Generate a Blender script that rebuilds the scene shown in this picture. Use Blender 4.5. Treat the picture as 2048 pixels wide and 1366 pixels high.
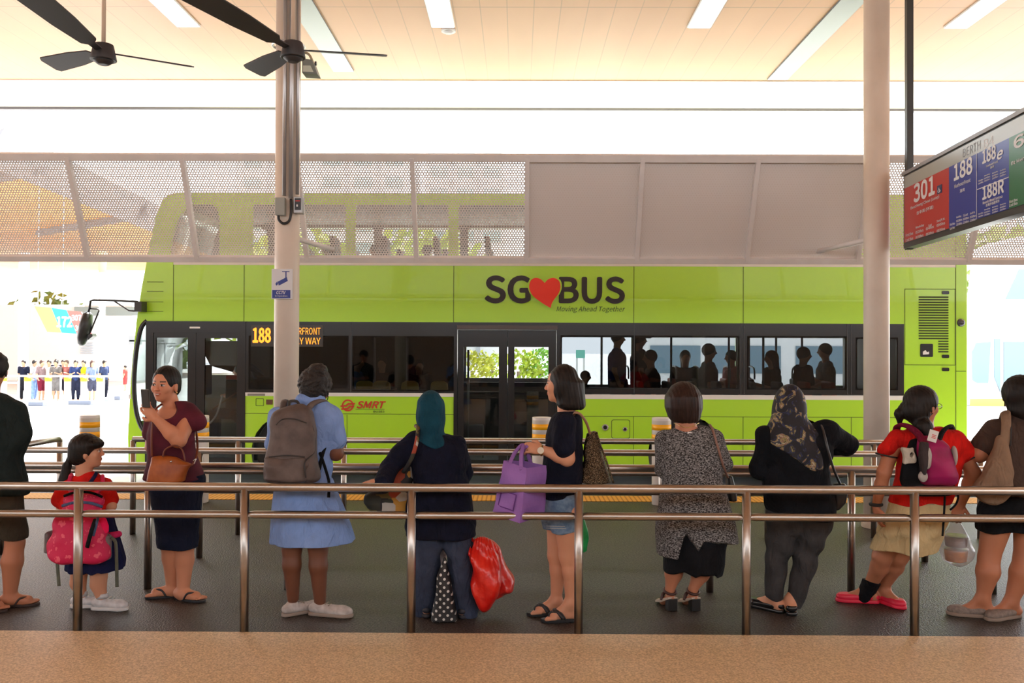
import bpy, bmesh, math, random
import numpy as np
from mathutils import Vector, Matrix, geometry
random.seed(7); np.random.seed(7)
S = bpy.context.scene
for o in list(bpy.data.objects): bpy.data.objects.remove(o)
# ---------------------------------------------------------------- camera, sky, sun, exposure
F = 1800.0                       # focal length in pixels of the 2048 wide frame
CAM = Vector((0, 0, 1.65))
_r, _p, _w = 0.0040, 17/F, 12/F  # roll, pitch up, yaw left
fwd = Vector((-math.sin(_w)*math.cos(_p), math.cos(_w)*math.cos(_p), math.sin(_p))).normalized()
rt0 = fwd.cross(Vector((0, 0, 1))).normalized(); up0 = rt0.cross(fwd).normalized()
RT = rt0*math.cos(_r) + up0*math.sin(_r); UP = up0*math.cos(_r) - rt0*math.sin(_r)
cd = bpy.data.cameras.new('camera'); cam = bpy.data.objects.new('camera', cd); S.collection.objects.link(cam)
cd.sensor_width = 36; cd.lens = 36*F/2048; cd.clip_end = 1000; cd.clip_start = .05
cam.matrix_world = Matrix(((RT.x, UP.x, -fwd.x, CAM.x), (RT.y, UP.y, -fwd.y, CAM.y), (RT.z, UP.z, -fwd.z, CAM.z), (0, 0, 0, 1)))
S.camera = cam
S.view_settings.view_transform = 'Standard'; S.view_settings.look = 'None'
S.view_settings.gamma = 1; S.view_settings.use_curve_mapping = False
S.view_settings.exposure = 0.55
WORLD = 3.0; SUN = 17.0
wd = bpy.data.worlds.new('sky'); S.world = wd; wd.use_nodes = True
bg = wd.node_tree.nodes['Background']; bg.inputs[0].default_value = (.93, .96, 1, 1); bg.inputs[1].default_value = WORLD
sd = bpy.data.lights.new('sun', 'SUN'); sd.energy = SUN; sd.angle = .01; sd.color = (1, .96, .9)
sun = bpy.data.objects.new('sun', sd); S.collection.objects.link(sun)
sun.rotation_euler = Vector((-.25, -.5, -1)).to_track_quat('-Z', 'Y').to_euler(); sun.location = (0, 20, 30)
cy = S.cycles
cy.max_bounces = 7; cy.diffuse_bounces = 4; cy.glossy_bounces = 3; cy.transmission_bounces = 4; cy.transparent_max_bounces = 12
cy.caustics_reflective = False; cy.caustics_refractive = False; cy.sample_clamp_indirect = 6

def at(px, py, D):
    d = fwd + RT*((px-1024)/F) + UP*((683-py)/F)
    return CAM + d*((D-CAM.y)/d.y)

# ---------------------------------------------------------------- materials
MC = {}
def lin(c):
    return tuple((x/255/12.92 if x <= 10 else ((x/255+.055)/1.055)**2.4) for x in c)
def mat(name, col, rough=.6, metal=0, spec=.5, emit=None, es=1, coat=0, alpha=1, trans=0):
    if name in MC: return MC[name]
    m = bpy.data.materials.new(name); m.use_nodes = True; b = m.node_tree.nodes['Principled BSDF']
    b.inputs['Base Color'].default_value = (*col[:3], 1); b.inputs['Roughness'].default_value = rough
    b.inputs['Metallic'].default_value = metal; b.inputs['Specular IOR Level'].default_value = spec
    if coat: b.inputs['Coat Weight'].default_value = coat
    if emit: b.inputs['Emission Color'].default_value = (*emit, 1); b.inputs['Emission Strength'].default_value = es
    b.inputs['Alpha'].default_value = alpha
    b.inputs['Transmission Weight'].default_value = trans
    MC[name] = m; return m
def nodes(m): return m.node_tree.nodes, m.node_tree.links, m.node_tree.nodes['Principled BSDF']
def noisy(name, c1, c2, scale=20, rough=.7, detail=4, bump=0, metal=0, spec=.4, lo=.35, hi=.65, stretch=None, coords='Object', bscale=None):
    """two-colour noise material with optional bump"""
    if name in MC: return MC[name]
    m = mat(name, c1, rough, metal, spec); n, l, b = nodes(m)
    tc = n.new('ShaderNodeTexCoord'); mp = n.new('ShaderNodeMapping'); l.new(tc.outputs[coords], mp.inputs[0])
    if stretch: mp.inputs['Scale'].default_value = stretch
    t = n.new('ShaderNodeTexNoise'); t.inputs['Scale'].default_value = scale; t.inputs['Detail'].default_value = detail
    l.new(mp.outputs[0], t.inputs['Vector'])
    r = n.new('ShaderNodeValToRGB'); r.color_ramp.elements[0].position = lo; r.color_ramp.elements[1].position = hi
    r.color_ramp.elements[0].color = (*c1, 1); r.color_ramp.elements[1].color = (*c2, 1)
    l.new(t.outputs[0], r.inputs[0]); l.new(r.outputs[0], b.inputs['Base Color'])
    if bump:
        bm_ = n.new('ShaderNodeBump'); bm_.inputs['Strength'].default_value = bump; bm_.inputs['Distance'].default_value = .01
        src = t
        if bscale:
            src = n.new('ShaderNodeTexNoise'); src.inputs['Scale'].default_value = bscale; l.new(mp.outputs[0], src.inputs['Vector'])
        l.new(src.outputs[0], bm_.inputs['Height']); l.new(bm_.outputs[0], b.inputs['Normal'])
    return m
def cloth(name, rgb, amt=.18, rough=.9, scale=9):
    c = lin(rgb); d = tuple(x*(1-amt) for x in c); e = tuple(min(1, x*(1+amt)) for x in c)
    if name in MC: return MC[name]
    m = noisy(name, d, e, scale, rough, 5, .25, bscale=260, spec=.2); n, l, b = nodes(m)
    tc = n.new('ShaderNodeTexCoord'); mp = n.new('ShaderNodeMapping'); mp.inputs['Scale'].default_value = (1.5, 1.5, .8); mp.inputs['Rotation'].default_value = (0, .5, 0)
    w = n.new('ShaderNodeTexNoise'); w.inputs['Scale'].default_value = 9; w.inputs['Detail'].default_value = 2.5; w.inputs['Distortion'].default_value = 1.2
    l.new(tc.outputs['Object'], mp.inputs[0]); l.new(mp.outputs[0], w.inputs['Vector'])
    b2 = n.new('ShaderNodeBump'); b2.inputs['Strength'].default_value = .75; b2.inputs['Distance'].default_value = .035; l.new(w.outputs[0], b2.inputs['Height'])
    l.new(b.inputs['Normal'].links[0].from_socket, b2.inputs['Normal']); l.new(b2.outputs[0], b.inputs['Normal'])
    return m
def colattr(name, rough=.5, spec=.4, bump=0):
    if name in MC: return MC[name]
    m = mat(name, (1, 1, 1), rough, 0, spec); n, l, b = nodes(m)
    a = n.new('ShaderNodeVertexColor'); a.layer_name = 'Col'; l.new(a.outputs[0], b.inputs['Base Color'])
    return m
def glassy(name, tint, ior_f=.045, rough=.02):
    """thin pane: tinted see-through mixed with mirror reflection by Fresnel"""
    if name in MC: return MC[name]
    m = bpy.data.materials.new(name); m.use_nodes = True; n = m.node_tree.nodes; l = m.node_tree.links; n.clear()
    o = n.new('ShaderNodeOutputMaterial'); t = n.new('ShaderNodeBsdfTransparent'); g = n.new('ShaderNodeBsdfGlossy')
    t.inputs[0].default_value = (*tint, 1); g.inputs['Roughness'].default_value = rough
    lw_ = n.new('ShaderNodeLayerWeight'); lw_.inputs[0].default_value = .5; pw = n.new('ShaderNodeMath'); pw.operation = 'POWER'; pw.inputs[1].default_value = 4
    f = n.new('ShaderNodeMath'); f.operation = 'MULTIPLY_ADD'; f.inputs[1].default_value = .8; f.inputs[2].default_value = ior_f; mx = n.new('ShaderNodeMixShader')
    l.new(lw_.outputs['Facing'], pw.inputs[0]); l.new(pw.outputs[0], f.inputs[0])
    l.new(f.outputs[0], mx.inputs[0]); l.new(t.outputs[0], mx.inputs[1]); l.new(g.outputs[0], mx.inputs[2]); l.new(mx.outputs[0], o.inputs[0])
    MC[name] = m; return m

# ---------------------------------------------------------------- objects
def props(o, label=None, cat=None, group=None, kind=None):
    if label: o['label'] = label
    if cat: o['category'] = cat
    if group: o['group'] = group
    if kind: o['kind'] = kind
    return o
def link(name, me, m, parent=None, loc=None):
    o = bpy.data.objects.new(name, me); S.collection.objects.link(o)
    if m is not None and not me.materials: me.materials.append(m)
    if parent is not None: o.parent = parent
    if loc is not None: o.location = loc
    return o
def thing(name, loc, label, cat, group=None, rz=0):
    o = bpy.data.objects.new(name, None); S.collection.objects.link(o); o.location = loc; o.rotation_euler.z = rz
    o.empty_display_size = .1
    return props(o, label, cat, group)
def clone(root, loc, label=None, group=None):
    r = root.copy(); S.collection.objects.link(r); r.location = loc
    if label: r['label'] = label
    if group: r['group'] = group
    for c in root.children:
        d = c.copy(); S.collection.objects.link(d); d.parent = r
        for g in c.children:
            e = g.copy(); S.collection.objects.link(e); e.parent = d
    return r
class MB:
    """collects simple solids into one mesh; coordinates are given in world space, off = the owner's location"""
    def __init__(s, off=(0, 0, 0)): s.b = bmesh.new(); s.off = Vector(off)
    def box(s, lo, hi, M=None):
        vs = [Vector((x, y, z)) for x in (lo[0], hi[0]) for y in (lo[1], hi[1]) for z in (lo[2], hi[2])]
        if M is not None: vs = [M @ v for v in vs]
        v = [s.b.verts.new(p-s.off) for p in vs]
        for f in ((0, 1, 3, 2), (4, 6, 7, 5), (0, 4, 5, 1), (2, 3, 7, 6), (0, 2, 6, 4), (1, 5, 7, 3)): s.b.faces.new([v[i] for i in f])
        return s
    def cyl(s, a, b, r, r2=None, n=20, caps=True):
        a, b = Vector(a), Vector(b); r2 = r if r2 is None else r2
        d = (b-a).normalized(); u = d.orthogonal().normalized(); w = d.cross(u)
        A = [s.b.verts.new(a-s.off+(u*math.cos(t)+w*math.sin(t))*r) for t in [2*math.pi*i/n for i in range(n)]]
        B = [s.b.verts.new(b-s.off+(u*math.cos(t)+w*math.sin(t))*r2) for t in [2*math.pi*i/n for i in range(n)]]
        for i in range(n): s.b.faces.new((A[i], A[(i+1) % n], B[(i+1) % n], B[i])).smooth = True
        if caps: s.b.faces.new(A[::-1]); s.b.faces.new(B)
        return s
    def tube(s, pts, r, n=12, cyc=False, flat=None):
        """smooth tube along points; flat=(direction, factor) squeezes the section"""
        P = [Vector(p) for p in pts]; m = len(P); rings = []
        u = None
        for i, p in enumerate(P):
            if cyc: d = (P[(i+1) % m]-P[i-1])
            else: d = P[min(i+1, m-1)]-P[max(i-1, 0)]
            d.normalize()
            u = d.orthogonal().normalized() if u is None else (u-d*u.dot(d)).normalized()
            w = d.cross(u); rr = r[i] if isinstance(r, (list, tuple)) else r
            ring = []
            for k in range(n):
                t = 2*math.pi*k/n; q = (u*math.cos(t)+w*math.sin(t))*rr
                if flat: fd = Vector(flat[0]).normalized(); q = q-fd*q.dot(fd)*(1-flat[1])
                ring.append(s.b.verts.new(p-s.off+q))
            rings.append(ring)
        for i in range(m if cyc else m-1):
            A, B = rings[i], rings[(i+1) % m]
            for k in range(n): s.b.faces.new((A[k], A[(k+1) % n], B[(k+1) % n], B[k])).smooth = True
        if not cyc: s.b.faces.new(rings[0][::-1]); s.b.faces.new(rings[-1])
        return s
    def sph(s, c, r, n=14, sc=(1, 1, 1)):
        M = Matrix.Translation(Vector(c)-s.off) @ Matrix.Diagonal((r*sc[0], r*sc[1], r*sc[2], 1))
        g = bmesh.ops.create_uvsphere(s.b, u_segments=n, v_segments=max(6, n//2+2), radius=1, matrix=M)
        for v in g['verts']:
            for f in v.link_faces: f.smooth = True
        return s
    def poly(s, pts, ext=None):
        """flat polygon, or prism when ext is a vector"""
        A = [s.b.verts.new(Vector(p)-s.off) for p in pts]
        if ext is None: s.b.faces.new(A); return s
        B = [s.b.verts.new(Vector(p)-s.off+Vector(ext)) for p in pts]; n = len(A)
        s.b.faces.new(A); s.b.faces.new(B[::-1])
        for i in range(n): s.b.faces.new((A[i], B[i], B[(i+1) % n], A[(i+1) % n]))
        return s
    def out(s, name, m, parent=None, bev=0, loc=None, seg=2):
        bmesh.ops.recalc_face_normals(s.b, faces=s.b.faces)
        me = bpy.data.meshes.new(name); s.b.to_mesh(me); s.b.free()
        o = link(name, me, m, parent, loc)
        if bev:
            md = o.modifiers.new('bevel', 'BEVEL'); md.width = bev; md.segments = seg; md.limit_method = 'ANGLE'; md.angle_limit = .6
        return o
def spline(P, k=6):
    P = [Vector(p) for p in P]; out = []
    for i in range(len(P)-1):
        a = P[max(i-1, 0)]; b = P[i]; c = P[i+1]; d = P[min(i+2, len(P)-1)]
        for j in range(k):
            t = j/k; out.append(.5*((2*b)+(c-a)*t+(2*a-5*b+4*c-d)*t*t+(3*b-a-3*c+d)*t**3))
    out.append(P[-1]); return out
def plate(name, loops, th, m, parent, O, U=(1, 0, 0), V=(0, 0, 1), bev=0, off=(0, 0, 0)):
    """flat plate with holes: loops of (u,v); first the outline, then holes; thickness th, centred on the plane through O"""
    cu = bpy.data.curves.new(name, 'CURVE'); cu.dimensions = '2D'; cu.fill_mode = 'BOTH'; cu.extrude = th/2; cu.bevel_depth = bev
    for L in loops:
        sp = cu.splines.new('POLY'); sp.points.add(len(L)-1); sp.use_cyclic_u = True
        for i, p in enumerate(L): sp.points[i].co = (p[0], p[1], 0, 1)
    return curve_mesh(name, cu, m, parent, O, U, V, off)
def curve_mesh(name, cu, m, parent, O, U, V, off, fit=None, tight=1.0):
    t = bpy.data.objects.new('t', cu); S.collection.objects.link(t)
    dg = bpy.context.evaluated_depsgraph_get(); dg.update()
    me = bpy.data.meshes.new_from_object(t.evaluated_get(dg)); bpy.data.objects.remove(t)
    me.name = name; me.materials.clear()
    n = len(me.vertices); co = np.empty(n*3, np.float32); me.vertices.foreach_get('co', co); co = co.reshape(-1, 3)
    if fit is not None and n:
        u0, v0, u1, v1 = fit; lo = co.min(0); hi = co.max(0)
        co[:, 0] = u0+(co[:, 0]-lo[0])/(hi[0]-lo[0])*(u1-u0); co[:, 1] = v0+(co[:, 1]-lo[1])/(hi[1]-lo[1])*(v1-v0)
    U = np.array(Vector(U)); V = np.array(Vector(V)); N = np.cross(U, V); O = np.array(Vector(O))-np.array(Vector(off))
    w = O+co[:, :1]*U+co[:, 1:2]*V+co[:, 2:3]*N
    me.vertices.foreach_set('co', w.astype(np.float32).ravel()); me.update()
    return link(name, me, m, parent)
try: FONT = bpy.data.fonts.load(bpy.utils.system_resource('DATAFILES')+'/fonts/Noto Sans CJK Regular.woff2')   # ships with Blender
except Exception: FONT = None
def text(name, s, fit, m, parent, O, U=(1, 0, 0), V=(0, 0, 1), off=(0, 0, 0), bold=0.0, shear=0, th=.002):
    """lettering fitted to the box fit=(u0,v0,u1,v1)"""
    cu = bpy.data.curves.new(name, 'FONT'); cu.body = s; cu.size = 1; cu.shear = shear; cu.resolution_u = 5 if bold > .03 else 2
    if FONT: cu.font = FONT
    cu.extrude = .0001; cu.align_x = 'LEFT'
    r = bold*1.15*(fit[3]-fit[1]) if bold >= .015 else 0
    o = curve_mesh(name, cu, m, parent, O, U, V, off, (fit[0]+r, fit[1]+r, fit[2]-r, fit[3]-r))
    if r:   # heavier strokes: the same flat letters laid over each other in a small ring
        b = bmesh.new(); b.from_mesh(o.data); b.normal_update(); g0 = list(b.verts)+list(b.edges)+list(b.faces); u_, v_ = Vector(U), Vector(V)
        for k in range(8):
            g = bmesh.ops.duplicate(b, geom=g0)['geom']; a = 2*math.pi*k/8
            bmesh.ops.translate(b, verts=[q for q in g if isinstance(q, bmesh.types.BMVert)], vec=(u_*math.cos(a)+v_*math.sin(a))*r+u_.cross(v_)*.00025*(k+1))
        b.to_mesh(o.data); b.free()
    return o

# ---------------------------------------------------------------- sculpting by distance fields
class Vol:
    """distance field on a grid; smooth unions of limbs, lofts and boxes; meshed by surface nets into one continuous surface"""
    def __init__(s, lo, hi, h):
        s.lo = np.array(lo, np.float32); s.h = h
        n = np.maximum(4, np.ceil((np.array(hi)-s.lo)/h).astype(int)+1)
        s.ax = [s.lo[i]+h*np.arange(n[i], dtype=np.float32) for i in range(3)]
        s.a = np.full(n, .5, np.float32)
    def _sub(s, lo, hi):
        sl = []
        for i in range(3):
            i0 = max(0, int((lo[i]-s.lo[i])/s.h)); i1 = min(len(s.ax[i]), int((hi[i]-s.lo[i])/s.h)+2)
            if i1 <= i0: return None, None
            sl.append(slice(i0, i1))
        g = np.meshgrid(s.ax[0][sl[0]], s.ax[1][sl[1]], s.ax[2][sl[2]], indexing='ij', sparse=True)
        return tuple(sl), g
    def _mix(s, sl, d, k, op):
        c = s.a[sl]
        if op == '+':
            h = np.maximum(k-np.abs(c-d), 0)/k if k > 0 else 0
            s.a[sl] = np.minimum(c, d)-h*h*k*.25
        elif op == '-':
            d = -d; h = np.maximum(k-np.abs(c-d), 0)/k if k > 0 else 0
            s.a[sl] = np.maximum(c, d)+h*h*k*.25
    def cone(s, a, b, ra, rb=None, k=.012, n=None, f=1, op='+'):
        rb = ra if rb is None else rb; a = np.array(a, np.float32); b = np.array(b, np.float32); R = max(ra, rb)*max(1, f)+k+2*s.h+.02
        sl, g = s._sub(np.minimum(a, b)-R, np.maximum(a, b)+R)
        if sl is None: return s
        ab = b-a
        P = [g[i]-a[i] for i in range(3)]
        if n is not None:
            n = np.array(n, np.float32); n /= np.linalg.norm(n)
            dn = P[0]*n[0]+P[1]*n[1]+P[2]*n[2]; q = (1/f-1)
            P = [P[i]+n[i]*dn*q for i in range(3)]; ab = ab+n*float(ab@n)*q
        t = np.clip((P[0]*ab[0]+P[1]*ab[1]+P[2]*ab[2])/max(float(ab@ab), 1e-9), 0, 1)
        d = np.sqrt((P[0]-t*ab[0])**2+(P[1]-t*ab[1])**2+(P[2]-t*ab[2])**2)-(ra+(rb-ra)*t)
        s._mix(sl, d*min(1, f) if f < 1 else d, k, op); return s
    def chain(s, pts, rs, k=.012, **kw):
        for i in range(len(pts)-1): s.cone(pts[i], pts[i+1], rs[i], rs[i+1], k, **kw)
        return s
    def ell(s, c, r, B=None, k=.012, op='+'):
        """ellipsoid; B = three axis vectors"""
        c = np.array(c, np.float32); R = max(r)+k+2*s.h+.02; sl, g = s._sub(c-R, c+R)
        if sl is None: return s
        P = [g[i]-c[i] for i in range(3)]
        B = np.eye(3) if B is None else np.array(B)
        q = 0; q2 = 0
        for i in range(3):
            e = P[0]*B[i][0]+P[1]*B[i][1]+P[2]*B[i][2]; q = q+(e/r[i])**2; q2 = q2+(e/r[i]**2)**2
        q = np.sqrt(q); d = q*(q-1)/np.maximum(np.sqrt(q2), 1e-6)
        s._mix(sl, d, k, op); return s
    def box(s, c, hf, rd=.01, B=None, k=.008, op='+', taper=0):
        c = np.array(c, np.float32); R = float(np.linalg.norm(hf))+k+2*s.h; sl, g = s._sub(c-R, c+R)
        if sl is None: return s
        P = [g[i]-c[i] for i in range(3)]; B = np.eye(3) if B is None else np.array(B)
        E = [P[0]*B[i][0]+P[1]*B[i][1]+P[2]*B[i][2] for i in range(3)]
        tp = 1+taper*E[2]/hf[2]
        E = [np.abs(E[0])-(hf[0]*tp-rd), np.abs(E[1])-(hf[1]*tp-rd), np.abs(E[2])-(hf[2]-rd)]
        d = np.sqrt(sum(np.maximum(e, 0)**2 for e in E))+np.minimum(np.maximum(np.maximum(E[0], E[1]), E[2]), 0)-rd
        s._mix(sl, d, k, op); return s
    def loft(s, rows, k=.012, p=2.3, rd=.01, op='+', grow=0):
        """rows of (z, x0, x1, y centre, y half): stacked rounded sections"""
        R = np.array(sorted(rows), np.float32); z = R[:, 0]; z0, z1 = z[0]-grow, z[-1]+grow
        x0, x1 = R[:, 1].min(), R[:, 2].max(); y0, y1 = (R[:, 3]-R[:, 4]).min(), (R[:, 3]+R[:, 4]).max(); m = .04+k+2*s.h
        sl, g = s._sub((x0-m, y0-m, z0-m), (x1+m, y1+m, z1+m))
        if sl is None: return s
        Z = g[2]; zz = Z.ravel()
        def ip(v):
            fine = np.linspace(z[0], z[-1], 60); w = np.interp(fine, z, v); w = np.convolve(np.pad(w, 2, 'edge'), [.1, .2, .4, .2, .1], 'valid')
            return np.interp(zz, fine, w)[None, None, :]
        cx = ip((R[:, 1]+R[:, 2])/2); rx = ip((R[:, 2]-R[:, 1])/2)+grow; cyy = ip(R[:, 3]); ry = ip(R[:, 4])+grow
        rho = (np.abs((g[0]-cx)/rx)**p+np.abs((g[1]-cyy)/ry)**p)**(1/p)
        d = (rho-1)*np.minimum(rx, ry)
        e = np.maximum(z0-Z, Z-z1)+0*d
        d = np.minimum(np.maximum(d+rd, e+rd), 0)+np.sqrt(np.maximum(d+rd, 0)**2+np.maximum(e+rd, 0)**2)-rd
        s._mix(sl, d.astype(np.float32), k, op); return s
    def cut(s, p, n):
        """keep the side the normal points away from"""
        g = np.meshgrid(*s.ax, indexing='ij', sparse=True); n = np.array(n, float); n /= np.linalg.norm(n)
        d = (g[0]-p[0])*n[0]+(g[1]-p[1])*n[1]+(g[2]-p[2])*n[2]
        s.a = np.maximum(s.a, d.astype(np.float32)); return s
    def disp(s, fn):
        g = np.meshgrid(*s.ax, indexing='ij', sparse=True); s.a = (s.a+fn(*g)).astype(np.float32); return s
    def folds(s, A=.004, f=(14, 14, 9), seed=0):
        A = A*1.5
        def fn(x, y, z):
            a = seed*1.7
            return A*(.5*np.sin(31*x-22*z+2.5*np.sin(17*z+a)+12*y+a)*np.sin(9*z+a)+np.sin(f[0]*x*2+f[2]*z+3*np.sin(f[2]*.6*z+a)+a)+.6*np.sin(f[1]*1.3*(x-y)+f[2]*1.9*z+2*np.sin(f[0]*x+a*2)+1+a))
        return s.disp(fn)
    def mesh(s, name, m, parent=None, off=(0, 0, 0), color=None):
        a = s.a; a[0] = a[-1] = 1; a[:, 0] = a[:, -1] = 1; a[:, :, 0] = a[:, :, -1] = 1
        b = a < 0; n = [k-1 for k in a.shape]
        cnt = np.zeros(n, np.int8)
        C = [(i, j, k) for i in (0, 1) for j in (0, 1) for k in (0, 1)]
        for i, j, k in C: cnt += b[i:i+n[0], j:j+n[1], k:k+n[2]]
        act = (cnt > 0) & (cnt < 8); ijk = np.argwhere(act)
        if not len(ijk): raise ValueError('empty '+name)
        idx = np.full(n, -1, np.int32); idx[act] = np.arange(len(ijk))
        acc = np.zeros((len(ijk), 3), np.float32); w = np.zeros(len(ijk), np.float32)
        val = {c: a[ijk[:, 0]+c[0], ijk[:, 1]+c[1], ijk[:, 2]+c[2]] for c in C}
        for c in C:
            for ax in range(3):
                if c[ax] == 0:
                    e = list(c); e[ax] = 1; e = tuple(e); va, vb = val[c], val[e]; cr = (va < 0) != (vb < 0)
                    t = np.where(cr, va/np.where(cr, va-vb, 1), 0); q = np.tile(np.array(c, np.float32), (len(ijk), 1)); q[:, ax] = t
                    acc += q*cr[:, None]; w += cr
        v = (ijk+acc/w[:, None])*s.h+s.lo
        Q = []
        for ax in range(3):
            o1, o2 = (ax+1) % 3, (ax+2) % 3
            sh = [slice(1, None)]*3; sh[ax] = slice(0, -1); sh2 = list(sh); sh2[ax] = slice(1, None)
            A_ = b[tuple(sh)]; B_ = b[tuple(sh2)]; e = np.argwhere(A_ != B_)
            fl = A_[e[:, 0], e[:, 1], e[:, 2]]
            e = e+np.array([0 if i == ax else 1 for i in range(3)])
            def ci(d1, d2):
                q = e.copy(); q[:, o1] -= d1; q[:, o2] -= d2; return idx[q[:, 0], q[:, 1], q[:, 2]]
            ok = (e[:, o1] < n[o1]) & (e[:, o2] < n[o2]); e = e[ok]; fl = fl[ok]
            q = np.stack([ci(1, 1), ci(0, 1), ci(0, 0), ci(1, 0)], 1)
            q[~fl] = q[~fl][:, ::-1]; Q.append(q)
        Q = np.concatenate(Q); Q = Q[(Q >= 0).all(1)]
        me = bpy.data.meshes.new(name); nf = len(Q)
        me.vertices.add(len(v)); me.vertices.foreach_set('co', (v-np.array(off, np.float32)).astype(np.float32).ravel())
        me.loops.add(nf*4); me.loops.foreach_set('vertex_index', Q.astype(np.int32).ravel())
        me.polygons.add(nf); me.polygons.foreach_set('loop_start', np.arange(0, nf*4, 4, dtype=np.int32))
        me.polygons.foreach_set('use_smooth', np.ones(nf, bool)); me.update(); me.validate()
        if color is not None:
            col = np.ones((len(v), 4), np.float32); col[:, :3] = color(v)
            at_ = me.color_attributes.new('Col', 'FLOAT_COLOR', 'POINT'); at_.data.foreach_set('color', col.ravel())
        return link(name, me, m, parent)
# ================================================================ THE SETTING
D1, D2, D3, D4 = F/342, F/291, F/253, F/225
XC = 1036.0
KERB, ROAD = 10.65, -.28
def grid_lines(m, axis, pitch, off, w, col, amount=1.0):
    """thin joint lines every pitch along one object axis, mixed over the base colour; returns nothing"""
    n, l, b = nodes(m); tc = n.new('ShaderNodeTexCoord'); sp = n.new('ShaderNodeSeparateXYZ'); l.new(tc.outputs['Object'], sp.inputs[0])
    a = n.new('ShaderNodeMath'); a.operation = 'ADD'; a.inputs[1].default_value = off+1000*pitch; l.new(sp.outputs[axis], a.inputs[0])
    c = n.new('ShaderNodeMath'); c.operation = 'MODULO'; c.inputs[1].default_value = pitch; l.new(a.outputs[0], c.inputs[0])
    d = n.new('ShaderNodeMath'); d.operation = 'LESS_THAN'; d.inputs[1].default_value = w; l.new(c.outputs[0], d.inputs[0])
    e = n.new('ShaderNodeMath'); e.operation = 'MULTIPLY'; e.inputs[1].default_value = amount; l.new(d.outputs[0], e.inputs[0])
    mx = n.new('ShaderNodeMix'); mx.data_type = 'RGBA'; l.new(e.outputs[0], mx.inputs['Factor'])
    src = b.inputs['Base Color']
    if src.is_linked: l.new(src.links[0].from_socket, mx.inputs['A'])
    else: mx.inputs['A'].default_value = src.default_value
    mx.inputs['B'].default_value = (*col, 1); l.new(mx.outputs['Result'], src)

asphalt = noisy('grey_pebble_wash', (.024, .019, .016), (.1, .083, .072), 75, .42, 5, .9, spec=.4, lo=.42, hi=.62, bscale=90)
beige_f = noisy('beige_pebble_wash', (.5, .38, .22), (.86, .68, .44), 95, .5, 4, .3, spec=.5, lo=.35, hi=.65, bscale=160)
road_m = noisy('road_concrete', (.44, .45, .46), (.56, .56, .57), 2, .8, 5)
kerb_m = noisy('kerb_concrete', (.42, .41, .4), (.52, .51, .5), 8, .8, 4)
EDGE = 5.245
def slab(name, lo, hi, m, bev=0):
    o = MB().box(lo, hi).out(name, m, None, bev); props(o, kind='structure'); return o
slab('floor', (-40, EDGE, -.6), (40, KERB-.15, 0), asphalt)
slab('floor_near', (-40, -6, -.6), (40, EDGE-.004, .004), beige_f)
slab('trim_1', (-40, KERB-.15, -.6), (40, KERB, .005), kerb_m, .02)
slab('ground_road', (-400, KERB, -.7), (400, 500, ROAD), road_m)
slab('ground_road_behind', (-400, -400, -.7), (400, -6.0, ROAD), road_m)
tact = mat('tactile_yellow', lin((214, 160, 66)), .7)
n_, l_, b_ = nodes(tact)
slab('trim_2', (-40, F/183, 0), (40, F/176.5, .006), tact)
grid_lines(tact, 0, .05, 0, .017, lin((170, 120, 40))); 

# ceiling: long peach boards running away from the camera, with flush light troughs and blue-grey strips
HC = 5.4
peach = noisy('peach_ceiling_board', (.7, .39, .215), (.76, .44, .25), 1.2, .45, 3, 0, spec=.3, stretch=(1, .3, 1))
PW = .2955
grid_lines(peach, 0, PW, -.155, .012, (.5, .3, .18), .7)
grid_lines(peach, 1, 3.1, -9.8+3.1*3, .02, (.4, .25, .15), .6)
RE = F*(HC-1.65)/487
slab('ceiling', (-34, -6, HC), (34, RE, HC+.25), peach)
slab('ceiling_edge_soffit', (-34, RE*.9, HC-.012), (34, RE, HC), mat('soffit_cream', (.9, .84, .74), .5))
slab('trim_3', (-34, RE, HC-.05), (34, RE+.1, HC+.3), mat('edge_gutter', (.16, .15, .17), .4))
def cx_(k): return .155+PW*k
strip_m = mat('blue_grey_strip', (.16, .2, .235), .3)
tube_m = mat('white_tube_glow', (.9, .93, .95), .4, emit=(1, 1, 1), es=2.2)
fr_m = mat('white_trim_metal', (.75, .76, .78), .4)
LD = F*(HC-1.65)/650
for k, w in ((-14, 'leftmost of the four, above the ceiling fan'), (-4, 'second from left, beside the white smoke detector'), (6, 'third from left, over the bus logo'), (16, 'rightmost of the four, above the berth sign pole')):
    x0 = cx_(k)+.01; t = thing('ceiling_light', (x0+.14, LD-.75, HC), 'long white recessed ceiling light, '+w, 'light', 'recessed ceiling lights')
    MB(t.location).box((x0, LD-1.5, HC-.02), (x0+PW-.02, LD, HC+.01)).out('light_frame', fr_m, t)
    MB(t.location).box((x0+.015, LD-1.48, HC-.026), (x0+PW-.035, LD-.02, HC-.018)).out('diffuser', tube_m, t)
for k, w in ((-9, 'left of the two, beside the left column'), (11, 'right of the two, beside the right column')):
    x0 = cx_(k)+.01; y1 = F*(HC-1.65)/(560 if k < 0 else 545)
    o = MB().box((x0, y1-5, HC-.02), (x0+PW-.02, y1, HC+.01)).out('ceiling_strip', strip_m); props(o, 'blue-grey flat ceiling strip, '+w, 'ceiling strip', 'blue-grey ceiling strips')
p = at(897, 57, F*(HC-1.65)/643); t = MB(p).cyl((p.x, p.y, HC), (p.x, p.y, HC-.03), .085).cyl((p.x, p.y, HC-.03), (p.x, p.y, HC-.05), .06, .04).out('smoke_detector', fr_m, None, .004, p)
props(t, 'round white smoke detector at the end of a ceiling light', 'smoke detector')

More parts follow.
